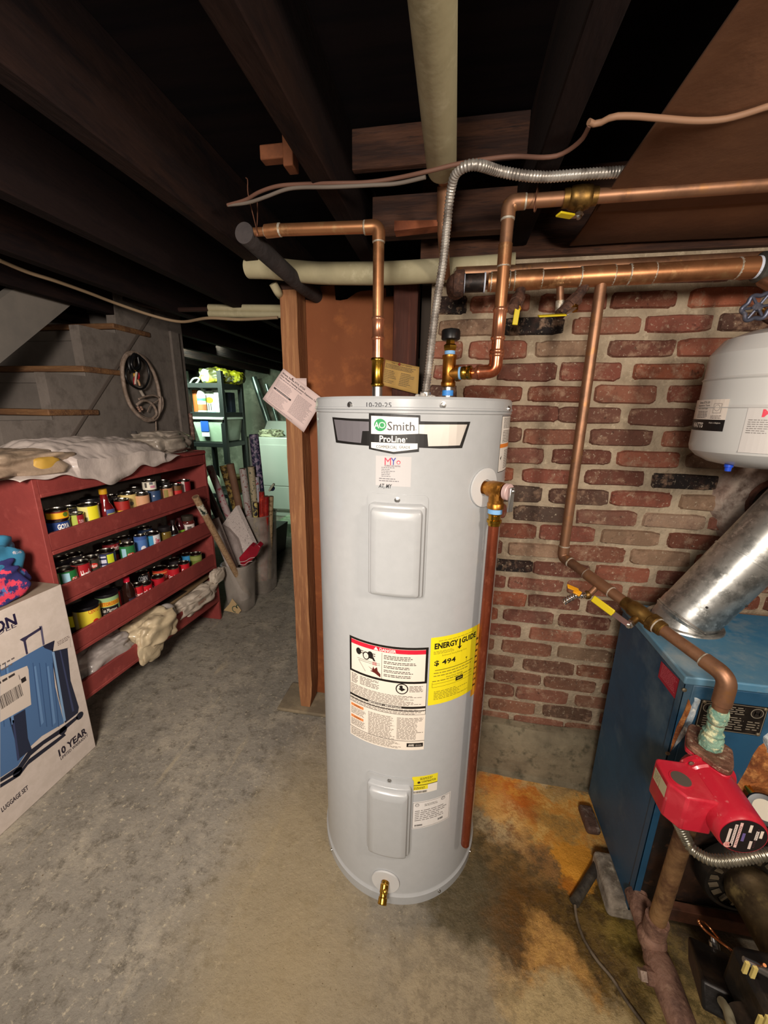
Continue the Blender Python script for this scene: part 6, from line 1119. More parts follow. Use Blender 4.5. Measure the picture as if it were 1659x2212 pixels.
bottle(3, 272, 1247, .168, .031, 'dark sauce bottle with a bright red cap in the bottom tier', mat('sauce_dark', '24120e', .12, coat=.8), ink('d81c3c'), (-.1, .08, 1.1, .42, '2c2838', (.1, .2, 1.0, .34, 'b8b4a8')), 0, .6)
bottle(2, 354, 1137, .098, .034, 'jar of olive-coloured relish with a white and purple label', mat('relish', '6c5826', .15, coat=.8), ink('1c181a'), (-1.2, .05, 1.2, .34, 'cfc4c8', (-1.2, .34, 1.2, .40, '5a2850')), 0, wide=True, cat='jar')
bottle(2, 372, 1123, .140, .026, 'small dark bottle with a grey-blue label in the middle tier', mat('sauce_black', '160e10', .12, coat=.8), ink('1c1214'), (-1.2, .05, 1.2, .48, '7f9ca0'), 0, .55)
bottle(2, 386, 1118, .15, .028, 'dark red bottle with a lime green label behind the small dark bottle', mat('sauce_wine', '42121a', .12, coat=.8), ink('3c1418'), (-1.2, .22, 1.2, .5, '8fc43c', (-1.2, .05, 1.2, .2, 'c0a084')), .45, .6)
bottle(2, 404, 1113, .108, .037, 'jar with a dark lid and white label, last in the middle tier', mat('jar_dark', '5a2420', .15, coat=.8), ink('3a342c'), (-1.2, .36, 1.2, .66, 'd8cec8', (-.2, .42, .5, .58, '5a5450')), .1, wide=True, cat='jar')
# ---- bags on, in and under the shelf unit
wp = mat('white_plastic_bag', 'c9bdb5', .45, n=(3, 'b8aca6', .42, .6), b=(14, .6), coat=.2); gp = mat('grey_plastic_bag', '8f8884', .4, n=(3, 'a59d98', .42, .6), b=(14, .7), coat=.3); cp = mat('cream_plastic_bag', 'c4b495', .45, n=(3, 'b2a184', .42, .6), b=(14, .6), coat=.2); tp_ = mat('tan_plastic_bag', 'a08c78', .5, n=(4, '8c7866', .42, .6), b=(14, .7))
tag(crumple('tan_bag', (-1.70, 1.21, 1.258), (.145, .19, .056), tp_, 3, 56, .34, 1.7, flat=1.2175), 'tan plastic bag with a yellow flower print on the near end of the shelf unit', 'bag')
yb_ = crumple('print_patch', (-1.585, 1.262, 1.256), (.040, .060, .036), mat('yellow_print', 'b8923c', .6, n=(30, '2c2a18', .60, .62)), 5, 24, .2, 3, flat=1.218); yb_.parent = bpy.data.objects['tan_bag']; 
rp_ = crumple('red_print', (-1.60, 1.155, 1.282), (.03, .05, .014), ink('a02c34'), 6, 20, .3, 3); rp_.parent = bpy.data.objects['tan_bag']
def drape():
    mb = MB(); V = []; F = []; ny, nx = 110, 50
    for i in range(ny + 1):
        for j in range(nx + 1):
            a, b = i / ny, j / nx; y = 1.13 + .86 * a; x = -1.905 + .355 * b; e = math.sin(PI * min(1, max(0, a))) ** .5
            hgt = .030 + .085 * e * (math.sin(PI * (b * .75 + .18)) ** 1) * (1 - .25 * a)
            f = noise.noise(Vector((y * 5 + b * 2.2, b * 2.0, 3))); hgt += abs(f) ** .6 * .032 + abs(noise.noise(Vector((y * 13 - b * 5, b * 3, 7)))) ** .6 * .014 + abs(noise.noise(Vector((y * 26 + b * 9, b * 6, 5)))) ** .6 * .006
            z = 1.219 + hgt * min(1, 4 * a) * min(1, 5 * (1 - a)); 
            edge = max(0, (b - .86) / .14); x += edge * .012
            lobe = math.exp(-((a - .46) / .16) ** 2) * .075 + math.exp(-((a - .80) / .10) ** 2) * .03 + .012
            over = edge ** 1.2
            z = z * (1 - over) + (1.219 + .004 - lobe * 1.0 * over + .006 * math.sin(a * 40)) * over + 0; 
            if edge > 0 and lobe > .03: x = max(x, -1.545 + .004 * math.sin(a * 30)) if edge > .3 else x
            V.append((x, y, z))
    for i in range(ny):
        for j in range(nx): q = i * (nx + 1) + j; F.append((q, q + nx + 1, q + nx + 2, q + 1))
    mb.add(V, F); o = mb.build('plastic_sheet_bag', wp, None, sharp=60); so = o.modifiers.new('s', 'SOLIDIFY'); so.thickness = .0015; return tag(o, 'large white plastic bag spread over the top of the red shelf unit', 'bag')
drape()
tag(crumple('clear_bag', (-1.72, 2.07, 1.275), (.13, .17, .065), mat('cloudy_bag', '8f857a', .35, n=(5, 'a89d90', .45, .6), b=(14, .8), coat=.4), 9, 56, .34, 1.7, flat=1.2175), 'cloudy crumpled plastic bag at the far end on top of the shelf unit', 'bag')
q = AX(291, 940, -1.80); mb = MB(); mb.lathe((q.x, q.y, 1.217), (0, 0, 1), [(0, .022), (.10, .022), (.13, .012), (q.z - 1.217, .012)], 20, mat('bottle_glass', '4a4644', .1, coat=1)); mb.lathe((q.x, q.y, q.z - .022), (0, 0, 1), [(0, .016), (.022, .016)], 20, tinD); tag(mb.build('small_bottle', None), 'small metal-capped bottle behind the white bag on the shelf top', 'bottle')
zf = lambda y: tz_(4, y) + .0105
tag(crumple('grey_bag', (-1.665, 1.39, .285), (.095, .16, .078), gp, 11, 56, .34, 1.7, flat=.222), 'grey plastic bag stuffed at the near end of the lowest shelf', 'bag')
tag(crumple('cream_bag', (-1.60, 1.66, .285), (.09, .15, .085), cp, 12, 56, .36, 1.7, flat=.19), 'cream plastic bag bulging out over the lowest slat', 'bag')
o = crumple('bag_fold', (-1.555, 1.60, .225), (.022, .085, .085), cp, 14, 44, .3, 1.8); o.parent = bpy.data.objects['cream_bag']
mb = MB(); mb.tube(smooth([(-1.66, 1.72, .29), (-1.60, 1.76, .36), (-1.575, 1.80, .35), (-1.58, 1.82, .27)], 8), .016, 12, gp); tag(mb.build('bag_handle_loop', None), 'grey twisted plastic bag handle standing up beside the cream bag', 'bag handle')
ob_ = crumple('white_bag', (-1.63, 2.06, .265), (.085, .20, .060), mat('canvas_bag', 'c4b8a8', .6, n=(3, 'ada193', .42, .6), b=(12, .6)), 17, 60, .34, 1.9, flat=.175); tag(ob_, 'white bag with faint red lettering at the far end of the lowest shelf', 'bag')
o = crumple('bag_corner', (-1.575, 2.27, .345), (.03, .07, .05), mat('canvas_bag', 'c4b8a8', .6), 19, 44, .3, 1.8); o.parent = ob_
pt = Plane((-1.548, 2.0, .25), (0, 1, 0), (0, 0, 1)); pt.n = Vector((1, 0, 0)); d = Decal(pt, .004); d.text('The', .015, .035, .055, .055, 'a8705f', .0, .3); d.text('BARN', .0, .005, .075, .028, 'a8705f', .0, .2); o = d.build('red_lettering', ob_)
# flat boards / frames lying above the white bag
mb = MB(); mb.hexa([(-1.86, 1.80, .335), (-1.60, 1.80, .335), (-1.62, 2.25, .335), (-1.86, 2.25, .335), (-1.86, 1.80, .350), (-1.60, 1.80, .350), (-1.62, 2.25, .350), (-1.86, 2.25, .350)], mat('tray_wood', '7a6448', .6)); mb.box((-1.86, 1.80, .349), (-1.61, 2.0, .353), mat('tray_dark', '2b241f', .4)); tag(mb.build('flat_tray', None, bevel=.002), 'flat wooden tray with a dark panel lying above the white bag', 'tray')
# ---- luggage carton with clothes on it
BX = -1.502; card_ = mat('white_carton', 'cdc1b8', .8, n=(30, 'c5b9af', .4, .6)); cardt = mat('carton_top', '8d7f70', .85, n=(20, '857766', .4, .6))
by_a, by_b, bh = 1.168, .32, .795
box = thing('luggage_carton', 'tall white luggage carton printed with a blue suitcase, at the left edge', 'box', (-1.78, .75, 0))
mb = MB(); mb.box((-1.925, by_b, 0), (BX, by_a, bh)); o = mb.build('carton_body', card_, box, bevel=.003); o.data.materials.append(cardt)
for p in o.data.polygons:
    if p.normal.z > .9: p.material_index = 1
pb = Plane((BX, by_b, 0), (0, 1, 0), (0, 0, 1)); pb.n = Vector((1, 0, 0)); d = Decal(pb, .0006)
ink2 = '2a2438'
def tx(t, pts, col, bold=.02):
    (u0, v0), (u1, v1) = pb.inv(*pts[0]), pb.inv(*pts[1]); d.text(t, u0, v0, u1, v1, col, bold)
u_, v_ = pb.inv(0, 1353); a, b = pb.inv(36, 1342); c_ = b; d.text('ON', a - .074, b - .012, a, b + .032, '221b3a', .03); d.text('REACTI', a - .30, b - .014, a - .095, b + .034, '221b3a', .035)
a, b = pb.inv(37, 1349); d.text('COLE', a - .095, b - .006, a - .004, b + .011, '3a3448', .0)
# suitcase picture
bl, bl2, bl3, dkc = '4a6c98', '33507c', '24293c', '1d2030'
d.polyp([(0, 1447), (92, 1395), (112, 1402), (118, 1480), (138, 1562), (90, 1590), (66, 1612), (38, 1655), (0, 1680)], bl)
d.up(); d.polyp([(112, 1402), (145, 1398), (152, 1470), (170, 1528), (168, 1540), (140, 1562), (126, 1505), (115, 1440)], bl3); d.polyp([(20, 1552), (54, 1532), (60, 1595), (68, 1618), (40, 1640), (32, 1600)], '20283e'); d.polyp([(92, 1395), (116, 1384), (146, 1380), (147, 1400), (112, 1406), (96, 1400)], '232538')
for x0, x1 in ((64, 86), (78, 100), (92, 112), (106, 126), (4, 22), (-8, 8)): d.polyp([(x0 + 6, 1432), (x0 + 7.5, 1432), (x1 + 1.5, 1570), (x1, 1570)], bl2)
d.up(); d.polyp([(0, 1682), (38, 1656), (60, 1624), (92, 1600), (130, 1574), (166, 1546), (168, 1552), (134, 1582), (94, 1608), (66, 1632), (44, 1664), (0, 1690)], dkc); d.polyp([(0, 1694), (40, 1670), (62, 1640), (100, 1612), (138, 1584), (142, 1588), (120, 1606), (60, 1652), (42, 1676), (0, 1702)], dkc)
for x0, x1 in ((70, 92), (98, 118), (10, 28)): d.polyp([(x0 + 3, 1440), (x0 + 7, 1438), (x1 + 2, 1560), (x1 - 3, 1566)], '6488b4')
d.polyp([(112, 1408), (117, 1408), (142, 1556), (137, 1560)], '7fa0c4'); d.polyp([(26, 1556), (30, 1555), (42, 1640), (37, 1644)], '343e60'); d.polyp([(128, 1405), (131, 1405), (160, 1535), (156, 1538)], '3a4262')
for x, y in ((38, 1668), (136, 1578), (172, 1546)): a, b = pb.inv(x, y); d.disc(a, b, .016, dkc)
d.polyp([(48, 1378), (56, 1374), (88, 1354), (88, 1360), (60, 1378), (55, 1384), (60, 1412), (56, 1414), (50, 1386), (42, 1382)], '34304a'); d.polyp([(84, 1353), (90, 1352), (96, 1392), (92, 1394), (87, 1362)], '5a5670')
d.up(); d.polyp([(0, 1462), (58, 1438), (61, 1446), (67, 1522), (0, 1560)], 'cbbfb4'); d.polyp([(118, 1382), (150, 1374), (152, 1398), (114, 1407)], 'cbbfb4'); d.up()
a, b = pb.inv(2, 1530); e_, f_ = pb.inv(50, 1500); d.bars(a, b - .005, e_, b + .045, 26, '3a3434', 8); d.bars(a + .075, b + .060, e_ + .0, b + .080, 20, '4a4444', 9); d.lines(a, b + .085, e_ - .005, b + .10, 1, '3a3434', .6, .1, .02, 3); d.lines(a, b + .125, e_ + .005, b + .16, 2, '6a6260', .3, .2, .02, 4); d.rect(e_ + .004, b + .042, e_ + .020, b + .060, '241f20'); a, b = pb.inv(124, 1392); d.lines(a, b - .008, a + .05, b + .012, 3, '6a5a58', .4, .2, .01, 7)
a, b = pb.inv(130, 1643); e_, f_ = pb.inv(192, 1604); d.text('10 YEAR', a, b + .018, e_ + .0, b + .052, '241d2c', .03); d.text('LIMITED WARRANTY', a + .002, b + .0, e_ + .002, b + .014, '3a3440', .0)
a, b = pb.inv(4, 1755); e_, f_ = pb.inv(62, 1708); d.text('LUGGAGE SET', a, b, e_, b + .020, '241d2c', .01)
d.build('printed_face', box)
cl1 = mat('print_fabric', '3a86ac', .8, n=(9, 'd8d0d8', .58, .61), n2=(7, '243a74', .56, .6)); cl2 = mat('floral_fabric', '2c2c68', .8, n=(12, 'e0405a', .52, .55), n2=(15, '4470ac', .57, .61))
o = crumple('folded_clothes', (-1.68, .90, .905), (.14, .22, .135), cl1, 21, 56, .3, 1.6, flat=.797); tag(o, 'heap of patterned blue and pink clothing on the luggage carton', 'clothes')
o2 = crumple('floral_garment', (-1.60, .91, .865), (.085, .19, .085), cl2, 23, 56, .3, 1.8, flat=.797); o2.parent = o
# ---- coiled cable on the stair wall
beige = mat('beige_cable', 'a39184', .7, n=(20, '7d6b5d', .4, .6))
coil = thing('cable_coil', 'big oval coil of flat beige cable hung on the grey stair wall', 'cable', tuple(AX(300, 860, XW)))
X0 = XW + .022
def W(px, py, h=0): return AX(px, py, X0 + h)
def loop(pts, r, m, nm, par, sx=1, sy=1): mb = MB(); mb.tube(smooth([W(*p) for p in pts], 8), r, 10, m, sx=sx, sy=sy, cap=True); return mb.build(nm, None, par)
L1 = [(293, 763), (283, 762), (272, 768), (264, 790), (266, 820), (272, 850), (285, 880), (305, 900), (325, 906), (338, 900), (345, 880), (345, 860), (340, 830), (330, 800), (312, 775), (295, 764)]
loop(L1, .012, beige, 'loop', coil); loop([(x + .6, y + 2, .012) for x, y in L1[:]], .010, beige, 'loop', coil)
loop([(290, 885), (300, 898, .01), (320, 910, .01), (340, 898, .01), (350, 880, .01), (350, 862, .01), (343, 850, .0)], .008, beige, 'loop', coil); loop([(296, 874, .02), (308, 866, .02), (322, 868, .02), (334, 880, .02), (338, 895, .02), (330, 904, .02)], .008, beige, 'loop', coil)
loop([(300, 862, .02), (312, 857, .02), (330, 854, .02), (343, 858, .02)], .006, beige, 'strand', coil); loop([(303, 843, .01), (308, 852, .01), (312, 858, .015)], .009, mat('plug_grey', 'a59a8e', .6), 'tie', coil); loop([(318, 890, .01), (325, 876, .01), (342, 864, .01)], .003, beige, 'strand', coil); loop([(336, 904), (337, 920), (338, 945)], .0045, beige, 'tail', coil)
mb = MB()
for k in range(5): c = W(298 + k * 2.2, 880 + (k % 3) * 4, .02); mb.ball(c, .008, mat('clip_beige', '9c7c6c', .5), 8)
o = mb.build('clips', None, coil); o['kind'] = 'stuff'
bc = thing('black_cable_coil', 'small coil of black cable hanging inside the big beige loop', 'cable', tuple(W(295, 790)))
loop([(292, 768, .02), (280, 785, .02), (272, 810, .02), (280, 828, .02), (300, 840, .02), (314, 835, .02), (322, 812, .02), (316, 785, .02), (300, 768, .02)], .006, blk, 'loop', bc); loop([(290, 765, .03), (279, 780, .03), (282, 800, .03), (296, 803, .03), (302, 790, .03), (298, 770, .03), (290, 765, .03)], .009, blk, 'loop', bc); loop([(290, 768, .04), (284, 785, .04), (290, 797, .04), (300, 790, .04), (298, 772, .04)], .008, blk, 'loop', bc)
for c_, p in (('c8962c', [(292, 799, .03), (290, 808, .03), (291, 814, .03)]), ('a81c24', [(297, 802, .03), (300, 812, .03), (298, 820, .03)]), ('c8b8a8', [(295, 804, .04), (293, 816, .04), (292, 830, .04)]), ('a81c24', [(294, 810, .035), (290, 820, .035), (291, 831, .035)]), ('c89c74', [(297, 820, .04), (300, 826, .04), (302, 833, .04)])): mb = MB(); P_ = [W(*q) for q in p]; mb.tube(smooth(P_, 5), .006, 10, ink(c_)); mb.build('plug', None, bc)
# little roll hanging by the corner
mb = MB(); a, b = AX(411, 893, -1.92), AX(418, 950, -1.92); mb.tube([a, b], .014, 14, mat('patterned_roll', 'a07c6c', .6, n=(40, '6c4c44', .48, .55))); tag(mb.build('narrow_roll', None), 'narrow patterned paper roll standing at the end of the grey stair wall', 'roll')
# ---- bins of wrapping paper
bin_m = mat('frosted_bin', 'b8afa5', .35, n=(4, '8f867c', .42, .6), alpha=.42, coat=.3)
def bin_(cx, cy_, r0, r1, h, lab, seed, sq=.6):
    o = thing('waste_bin', lab, 'bin', (cx, cy_, 0)); mb = MB(); n = 56; V = []; F = []
    for z, r in ((0, r0), (.004, r0), (h * .5, (r0 + r1) / 2), (h - .012, r1), (h - .010, r1 + .008), (h, r1 + .008), (h, r1 - .002), (h - .01, r1 - .004), (h * .5, (r0 + r1) / 2 - .004), (.008, r0 - .004)):
        for k in range(n):
            a = 2 * PI * k / n; c_, s_ = math.cos(a), math.sin(a); V.append((cx + r * math.copysign(abs(c_) ** sq, c_), cy_ + r * math.copysign(abs(s_) ** sq, s_), z))
    k_ = len(V) // n
    for i in range(k_ - 1):
        for k in range(n): F.append((i * n + k, i * n + (k + 1) % n, (i + 1) * n + (k + 1) % n, (i + 1) * n + k))
    F += [tuple(range(n))[::-1], tuple((k_ - 1) * n + k for k in range(n))]; mb.add(V, F); mb.build('bin_shell', bin_m, o); return o
def Fl(px, py): return AZ(px, py, 0)
b1 = Fl(517, 1310); c1_ = (-1.53, 2.47); c2_ = (-1.55, 2.80)
bin_(c1_[0], c1_[1], .088, .104, .37, 'frosted plastic waste bin holding rolls and gift bags beside the shelf unit', 1)
bin_(c2_[0], c2_[1], .125, .152, .67, 'taller frosted plastic bin crammed with gift wrap rolls, behind the smaller bin', 2)
pi_ = Plane((c2_[0] - .1, c2_[1] - .157, 0), (1, 0, 0), (0, 0, 1)); 
def roll(p0, p1, r, m, lab, hollow=True, nm='paper_roll', cat='roll', band=None, grp=None):
    mb = MB(); mb.tube([p0, p1], r, 20, m, cap=not hollow)
    if hollow: d_ = (Vector(p1) - Vector(p0)).normalized(); mb.tube([Vector(p1), Vector(p1) - d_ * .03], r * .8, 20, mat('roll_core', '6c5440', .8)); mb.lathe(Vector(p1), d_, [(0, r), (0, r * .8)], 20, m, cap0=False, cap1=False)
    if band: a, b, bm_ = band; mb.tube([Vector(p0).lerp(Vector(p1), a), Vector(p0).lerp(Vector(p1), b)], r * 1.02, 20, bm_, cap=False)
    return tag(mb.build(nm, None), lab, cat, grp)
def pr_(name, a, sc_, b, lo, hi, r=.4, b2=None): return mat(name, a, r, n=(sc_ * 2.4, b, lo, hi), n2=b2, coat=.3)
# rolls in / by the small bin
R0 = Vector((c1_[0] - .0, c1_[1] + .0, .0))
roll((-1.49, 2.50, .08), AX(422, 1073, -1.522), .021, pr_('tan_roll', 'a68a6a', 30, '8a6c50', .45, .6), 'long tan roll leaning out of the small bin toward the shelf unit', band=(.86, .94, mat('green_print', '23302a', .5, n=(20, 'd0c8b4', .5, .54))))
dots = mat('dotted_paper', 'c4b9b4', .6, n=(120, '3a3236', .60, .62)); roll((-1.50, 2.47, .07), AY(461, 1121, 2.46), .038, dots, 'thick dotted white paper roll in the small bin')
mb = MB(); P_ = [AY(475, 1140, 2.56), AY(510, 1093, 2.56), AY(555, 1190, 2.54), AY(530, 1215, 2.52)]; mb.add(P_ + [p + Vector((.01, .03, 0)) for p in P_], [(0, 1, 2, 3), (7, 6, 5, 4), (0, 4, 5, 1), (1, 5, 6, 2), (2, 6, 7, 3), (3, 7, 4, 0)], dots); tag(mb.build('gift_bag', None), 'flat dotted gift bag sticking up from the small bin', 'gift bag')
mb = MB(); P_ = [AY(478, 1135, 2.53), AY(492, 1142, 2.53), AY(512, 1165, 2.52), AY(528, 1215, 2.50), AY(512, 1222, 2.50), AY(488, 1170, 2.52)]; mb.prism(P_, (0, .025, 0), mat('pale_tissue', 'a89c98', .7, n=(5, '8c807c', .42, .6), b=(14, .8))); tag(mb.build('tissue_paper', None), 'crumpled pale tissue paper in the small bin before the dotted gift bag', 'tissue')
rdb = mat('red_gift', 'a81c30', .35, n=(4, '861426', .4, .6), coat=.5); mb = MB(); P_ = [AY(516, 1205, 2.42), AY(540, 1178, 2.42), AY(548, 1182, 2.42), AY(556, 1176, 2.42), AY(563, 1182, 2.42), AY(555, 1200, 2.41), AY(528, 1224, 2.40), AY(520, 1222, 2.41)]; mb.prism(P_, (0, .05, .01)); o = mb.build('gift_bag', rdb, None, bevel=.004); tag(o, 'shiny red gift bag with white lines hooked over the small bin rim', 'gift bag')
pgb = Plane((0, 2.395, 0), (1, 0, 0), (0, 0, 1)); mb = MB()
for pts in ([(517, 1214), (530, 1212), (540, 1206), (550, 1204)], [(518, 1219), (528, 1220), (536, 1214), (545, 1212)]): mb.tube(smooth([AY(a, b, 2.393) for a, b in pts], 6), .0018, 6, ink('d8ccc8'))
mb.build('white_lines', None, o)
d = Decal(Plane((c1_[0] - .06, c1_[1] - .1035, 0), (1, 0, 0), (0, 0, 1)), .001); d.poly([(-.03, .015), (.09, .0), (.115, .03), (.085, .075), (.05, .12), (.02, .07)], 'b59c74'); d.up(); 
for a in range(14): t = .5 + a * .32; d.disc(.065 + .022 * math.cos(t), .035 + .024 * math.sin(t), .0045, '4c5a48', n=8)
d.text('r', .075, .045, .098, .075, '4c5a48', .03); d.build('paper_scrap', bpy.data.objects['waste_bin'])
# rolls in the tall bin
zt0 = .10
def tb_(px, py, ytop, bx_, by_, r, m, lab, **k): return roll((c2_[0] + bx_, c2_[1] + by_, zt0), AY(px, py, ytop), r, m, lab, **k)
G2 = 'gift wrap rolls in the tall bin'
tb_(548, 938, 2.86, .05, .07, .036, pr_('navy_floral', '2b2e48', 18, '8c7c94', .48, .56), 'tallest dark navy roll with pale flowers in the tall bin', grp=G2)
tb_(452, 1006, 2.62, -.03, -.06, .026, pr_('snowman_pink', 'b8a4a4', 14, '9c2c44', .55, .6), 'pale roll with a dark red snowman print leaning left in the tall bin', grp=G2)
tb_(497, 1002, 2.72, -.05, .0, .028, mat('kraft_tube', '7c5c44', .7, n=(5, '6c4c38', .4, .6)), 'plain brown cardboard tube leaning right in the tall bin', grp=G2)
tb_(524, 1012, 2.70, .0, -.04, .027, pr_('silver_red', 'a8a09c', 22, '7c4440', .56, .6), 'silver and red printed roll standing in the tall bin', grp=G2)
tb_(542, 1008, 2.76, .02, .01, .026, pr_('cream_trees', 'a89c80', 24, '4c5444', .56, .6), 'cream roll with small grey trees in the tall bin', grp=G2)
tb_(553, 1030, 2.80, .05, .0, .024, pr_('silver_blue', 'a4a4ac', 16, '8c2c34', .55, .58), 'silver roll with red dots beside the tallest navy roll', grp=G2)
tb_(575, 1072, 2.72, .07, -.04, .022, pr_('red_foil', 'a02c24', 10, '7c1c1c', .45, .6, .25), 'short bright red foil roll at the front of the tall bin', grp=G2)
tb_(565, 1062, 2.74, .055, -.05, .020, pr_('red_foil2', '8c2420', 10, 'c04030', .5, .6, .25), 'short dark red foil roll with an amber end in the tall bin', grp=G2)
tb_(551, 1085, 2.68, .03, -.08, .018, pr_('black_gold', 'c0b06c', 14, '242430', .5, .53, .4), 'short cream roll with a black chain pattern in the tall bin', grp=G2)
tb_(586, 1072, 2.76, .09, .0, .018, pr_('tan_floral', '9c8464', 20, '6c5438', .5, .6), 'short tan roll at the right side of the tall bin', grp=G2)
tb_(482, 1005, 2.80, -.07, .06, .030, pr_('gold_foil', '8c7440', 16, '3c3020', .45, .55, .2), 'gold foil roll standing behind the brown tube', grp=G2)
tb_(440, 1045, 2.58, -.06, -.08, .030, pr_('dark_roll', '4a3c34', 12, '5c4c40', .45, .6), 'dark brown roll hidden against the end of the shelf unit', grp=G2)
mb = MB(); mb.beam(AY(582, 1060, 2.8), AY(592, 1045, 2.8), .02, .015, mat('white_cap', '9ca08c', .6)); mb.ball(AY(588, 1055, 2.85), .022, ink('232a50'), 10); tag(mb.build('ribbon_spool', None), 'navy blue ribbon bow at the right side of the tall bin', 'ribbon')
# ---- laundry corner far behind
blkm = mat('shelf_black', '171b1a', .5); mint = mat('appliance_white', 'cfd6cc', .3, coat=.4)
YS0, YS1 = 4.30, 4.78
fx0 = AY(395, 830, YS0).x; fx1 = AY(478, 830, YS0).x; rk = thing('storage_rack', 'black plastic storage rack with three loaded shelves in the far laundry room', 'rack', ((fx0 + fx1) / 2, 4.5, 0))
zs = [AY(440, 832, YS0).z, AY(440, 895, YS0).z, AY(440, 960, YS0).z, .42, .05]
for z in zs: mb = MB(); mb.box((fx0, YS0, z - .03), (fx1, YS1, z + .025)); mb.build('rack_shelf', blkm, rk, bevel=.004)
for x, y in ((fx0, YS0), (fx1 - .05, YS0), (fx0, YS1 - .05), (fx1 - .05, YS1 - .05)): mb = MB(); mb.box((x, y - .004, 0), (x + .055, y + .05, zs[0] + .16)); mb.build('rack_post', blkm, rk, bevel=.004)
def zr(i): return zs[i] + .026
def bxp(name, px0, px1, y, z, h, dep, m, lab, cat):
    x0, x1 = AY(px0, 880, y).x, AY(px1, 880, y).x; mb = MB(); mb.box((x0, y, z), (x1, y + dep, z + h)); return tag(mb.build(name, m, None, bevel=.003), lab, cat)
bxp('orange_box', 418, 427, 4.40, zr(1), .26, .12, ink('d8743c'), 'orange and white box at the left of the middle rack shelf', 'box')
x = AY(434, 870, 4.36).x; mb = MB(); mb.lathe((x, 4.38, zr(1)), (0, 0, 1), [(0, .05), (.2, .05), (.25, .03), (.28, .025), (.33, .025), (.335, .02)], 24, mat('white_bottle', 'dfe4dc', .4)); mb.lathe((x, 4.38, zr(1) + .02), (0, 0, 1), [(0, .051), (.07, .051)], 24, ink('c8764c')); mb.lathe((x, 4.38, zr(1) + .13), (0, 0, 1), [(0, .051), (.03, .051)], 24, ink('5cb88c')); tag(mb.build('spray_bottle', None), 'white detergent bottle with a coloured label on the middle rack shelf', 'bottle')
o = bxp('print_box', 445, 463, 4.40, zr(1), .25, .12, ink('d8d8c8'), 'white box with dark print and an orange splash on the rack', 'box'); x = AY(454, 880, 4.4).x
d = Decal(Plane((x, 4.4, zr(1)), (1, 0, 0), (0, 0, 1)), .003); d.disc(0, .14, .05, 'dca028', .035); d.rect(-.05, .02, -.035, .2, '3a3a34'); d.rect(-.02, .02, -.01, .1, '3a3a34'); d.rect(.01, .02, .02, .1, '3a3a34'); d.build('print', o)
bxp('white_box', 464, 477, 4.38, zr(1), .25, .12, ink('dce4dc'), 'plain white box beside the rack front post', 'box'); bxp('dark_box', 484, 500, 4.62, zr(1), .24, .1, ink('2c3444'), 'dark blue box at the right of the middle rack shelf', 'box')
x0, x1 = AY(416, 930, 4.28).x, AY(482, 930, 4.28).x; tub = mat('frosted_tub', 'c4d6c4', .4, n=(3, 'a8bca4', .42, .6)); t = thing('storage_tub', 'frosted storage tub with a blue and white label on the lower rack shelf', 'tub', ((x0 + x1) / 2, 4.5, zr(2)))
mb = MB(); mb.hexa([(x0 + .04, 4.33, zr(2)), (x1 - .05, 4.33, zr(2)), (x1 - .05, 4.72, zr(2)), (x0 + .04, 4.72, zr(2)), (x0, 4.29, zr(2) + .27), (x1, 4.29, zr(2) + .27), (x1, 4.75, zr(2) + .27), (x0, 4.75, zr(2) + .27)]); mb.build('tub_body', tub, t, bevel=.012); mb = MB(); mb.box((x0 - .015, 4.27, zr(2) + .27), (x1 + .015, 4.77, zr(2) + .30)); mb.build('tub_lid', mat('tub_lid', 'dce8dc', .4), t, bevel=.006)
mb = MB(); xm = AY(444, 925, 4.3).x; mb.box((xm - .05, 4.286, zr(2) + .13), (xm + .05, 4.296, zr(2) + .26), ink('2c5cb8')); mb.box((xm - .05, 4.292, zr(2) + .07), (xm + .05, 4.30, zr(2) + .13), ink('dce4e4')); mb.build('tub_label', None, t)
bxp('blue_lid', 420, 475, 4.40, zr(2) + .31, .05, .3, ink('4c7c94'), 'flat blue-grey lid lying on the frosted tub', 'lid')
o = crumple('bagged_goods', (AY(455, 815, 4.4).x, 4.5, zr(0) + .09), (.17, .14, .09), mat('yellow_bag', 'b0ac34', .4, n=(7, '4c4c24', .5, .56), n2=(9, 'e8f0e0', .58, .62)), 31, 36, .35, 2.4, flat=zr(0)); tag(o, 'bundle of yellow and black plastic bags on top of the rack', 'bag')
o = crumple('white_bundle', (AY(440, 818, 4.35).x, 4.42, zr(0) + .08), (.07, .07, .08), mat('mint_white', 'd8e8dc', .4), 33, 28, .25, 2.4, flat=zr(0)); tag(o, 'small white bundle beside the yellow bags on top of the rack', 'bundle')
o = crumple('yellow_bag', (AY(497, 818, 4.6).x, 4.66, zr(0) + .08), (.13, .1, .085), mat('yellow_bag2', 'a8a41c', .4, n=(6, '2c2c18', .48, .54)), 35, 36, .35, 2.4, flat=zr(0)); tag(o, 'yellow and dark bag at the right end of the rack top', 'bag')
mb = MB(); mb.tube(smooth([AY(408, 832, 4.35), AY(418, 818, 4.35), AY(430, 818, 4.36), AY(424, 828, 4.33), AY(410, 832, 4.32)], 6), .010, 10, mat('white_hose', 'd8e0d8', .5)); tag(mb.build('extension_cord', None), 'loop of white cord at the left end of the rack top', 'cord')
mb = MB(); x = AY(441, 1000, 4.25).x; zj = AY(441, 1008, 4.25).z; mb.lathe((x, 4.40, .445), (0, 0, 1), [(0, .09), (.15, .09), (.20, .06), (.23, .03), (.26, .03)], 24, mat('white_jug', 'c4ccb8', .4)); o = mb.build('white_jug', None); tag(o, 'white plastic jug on the rack behind the shelf unit corner', 'jug')
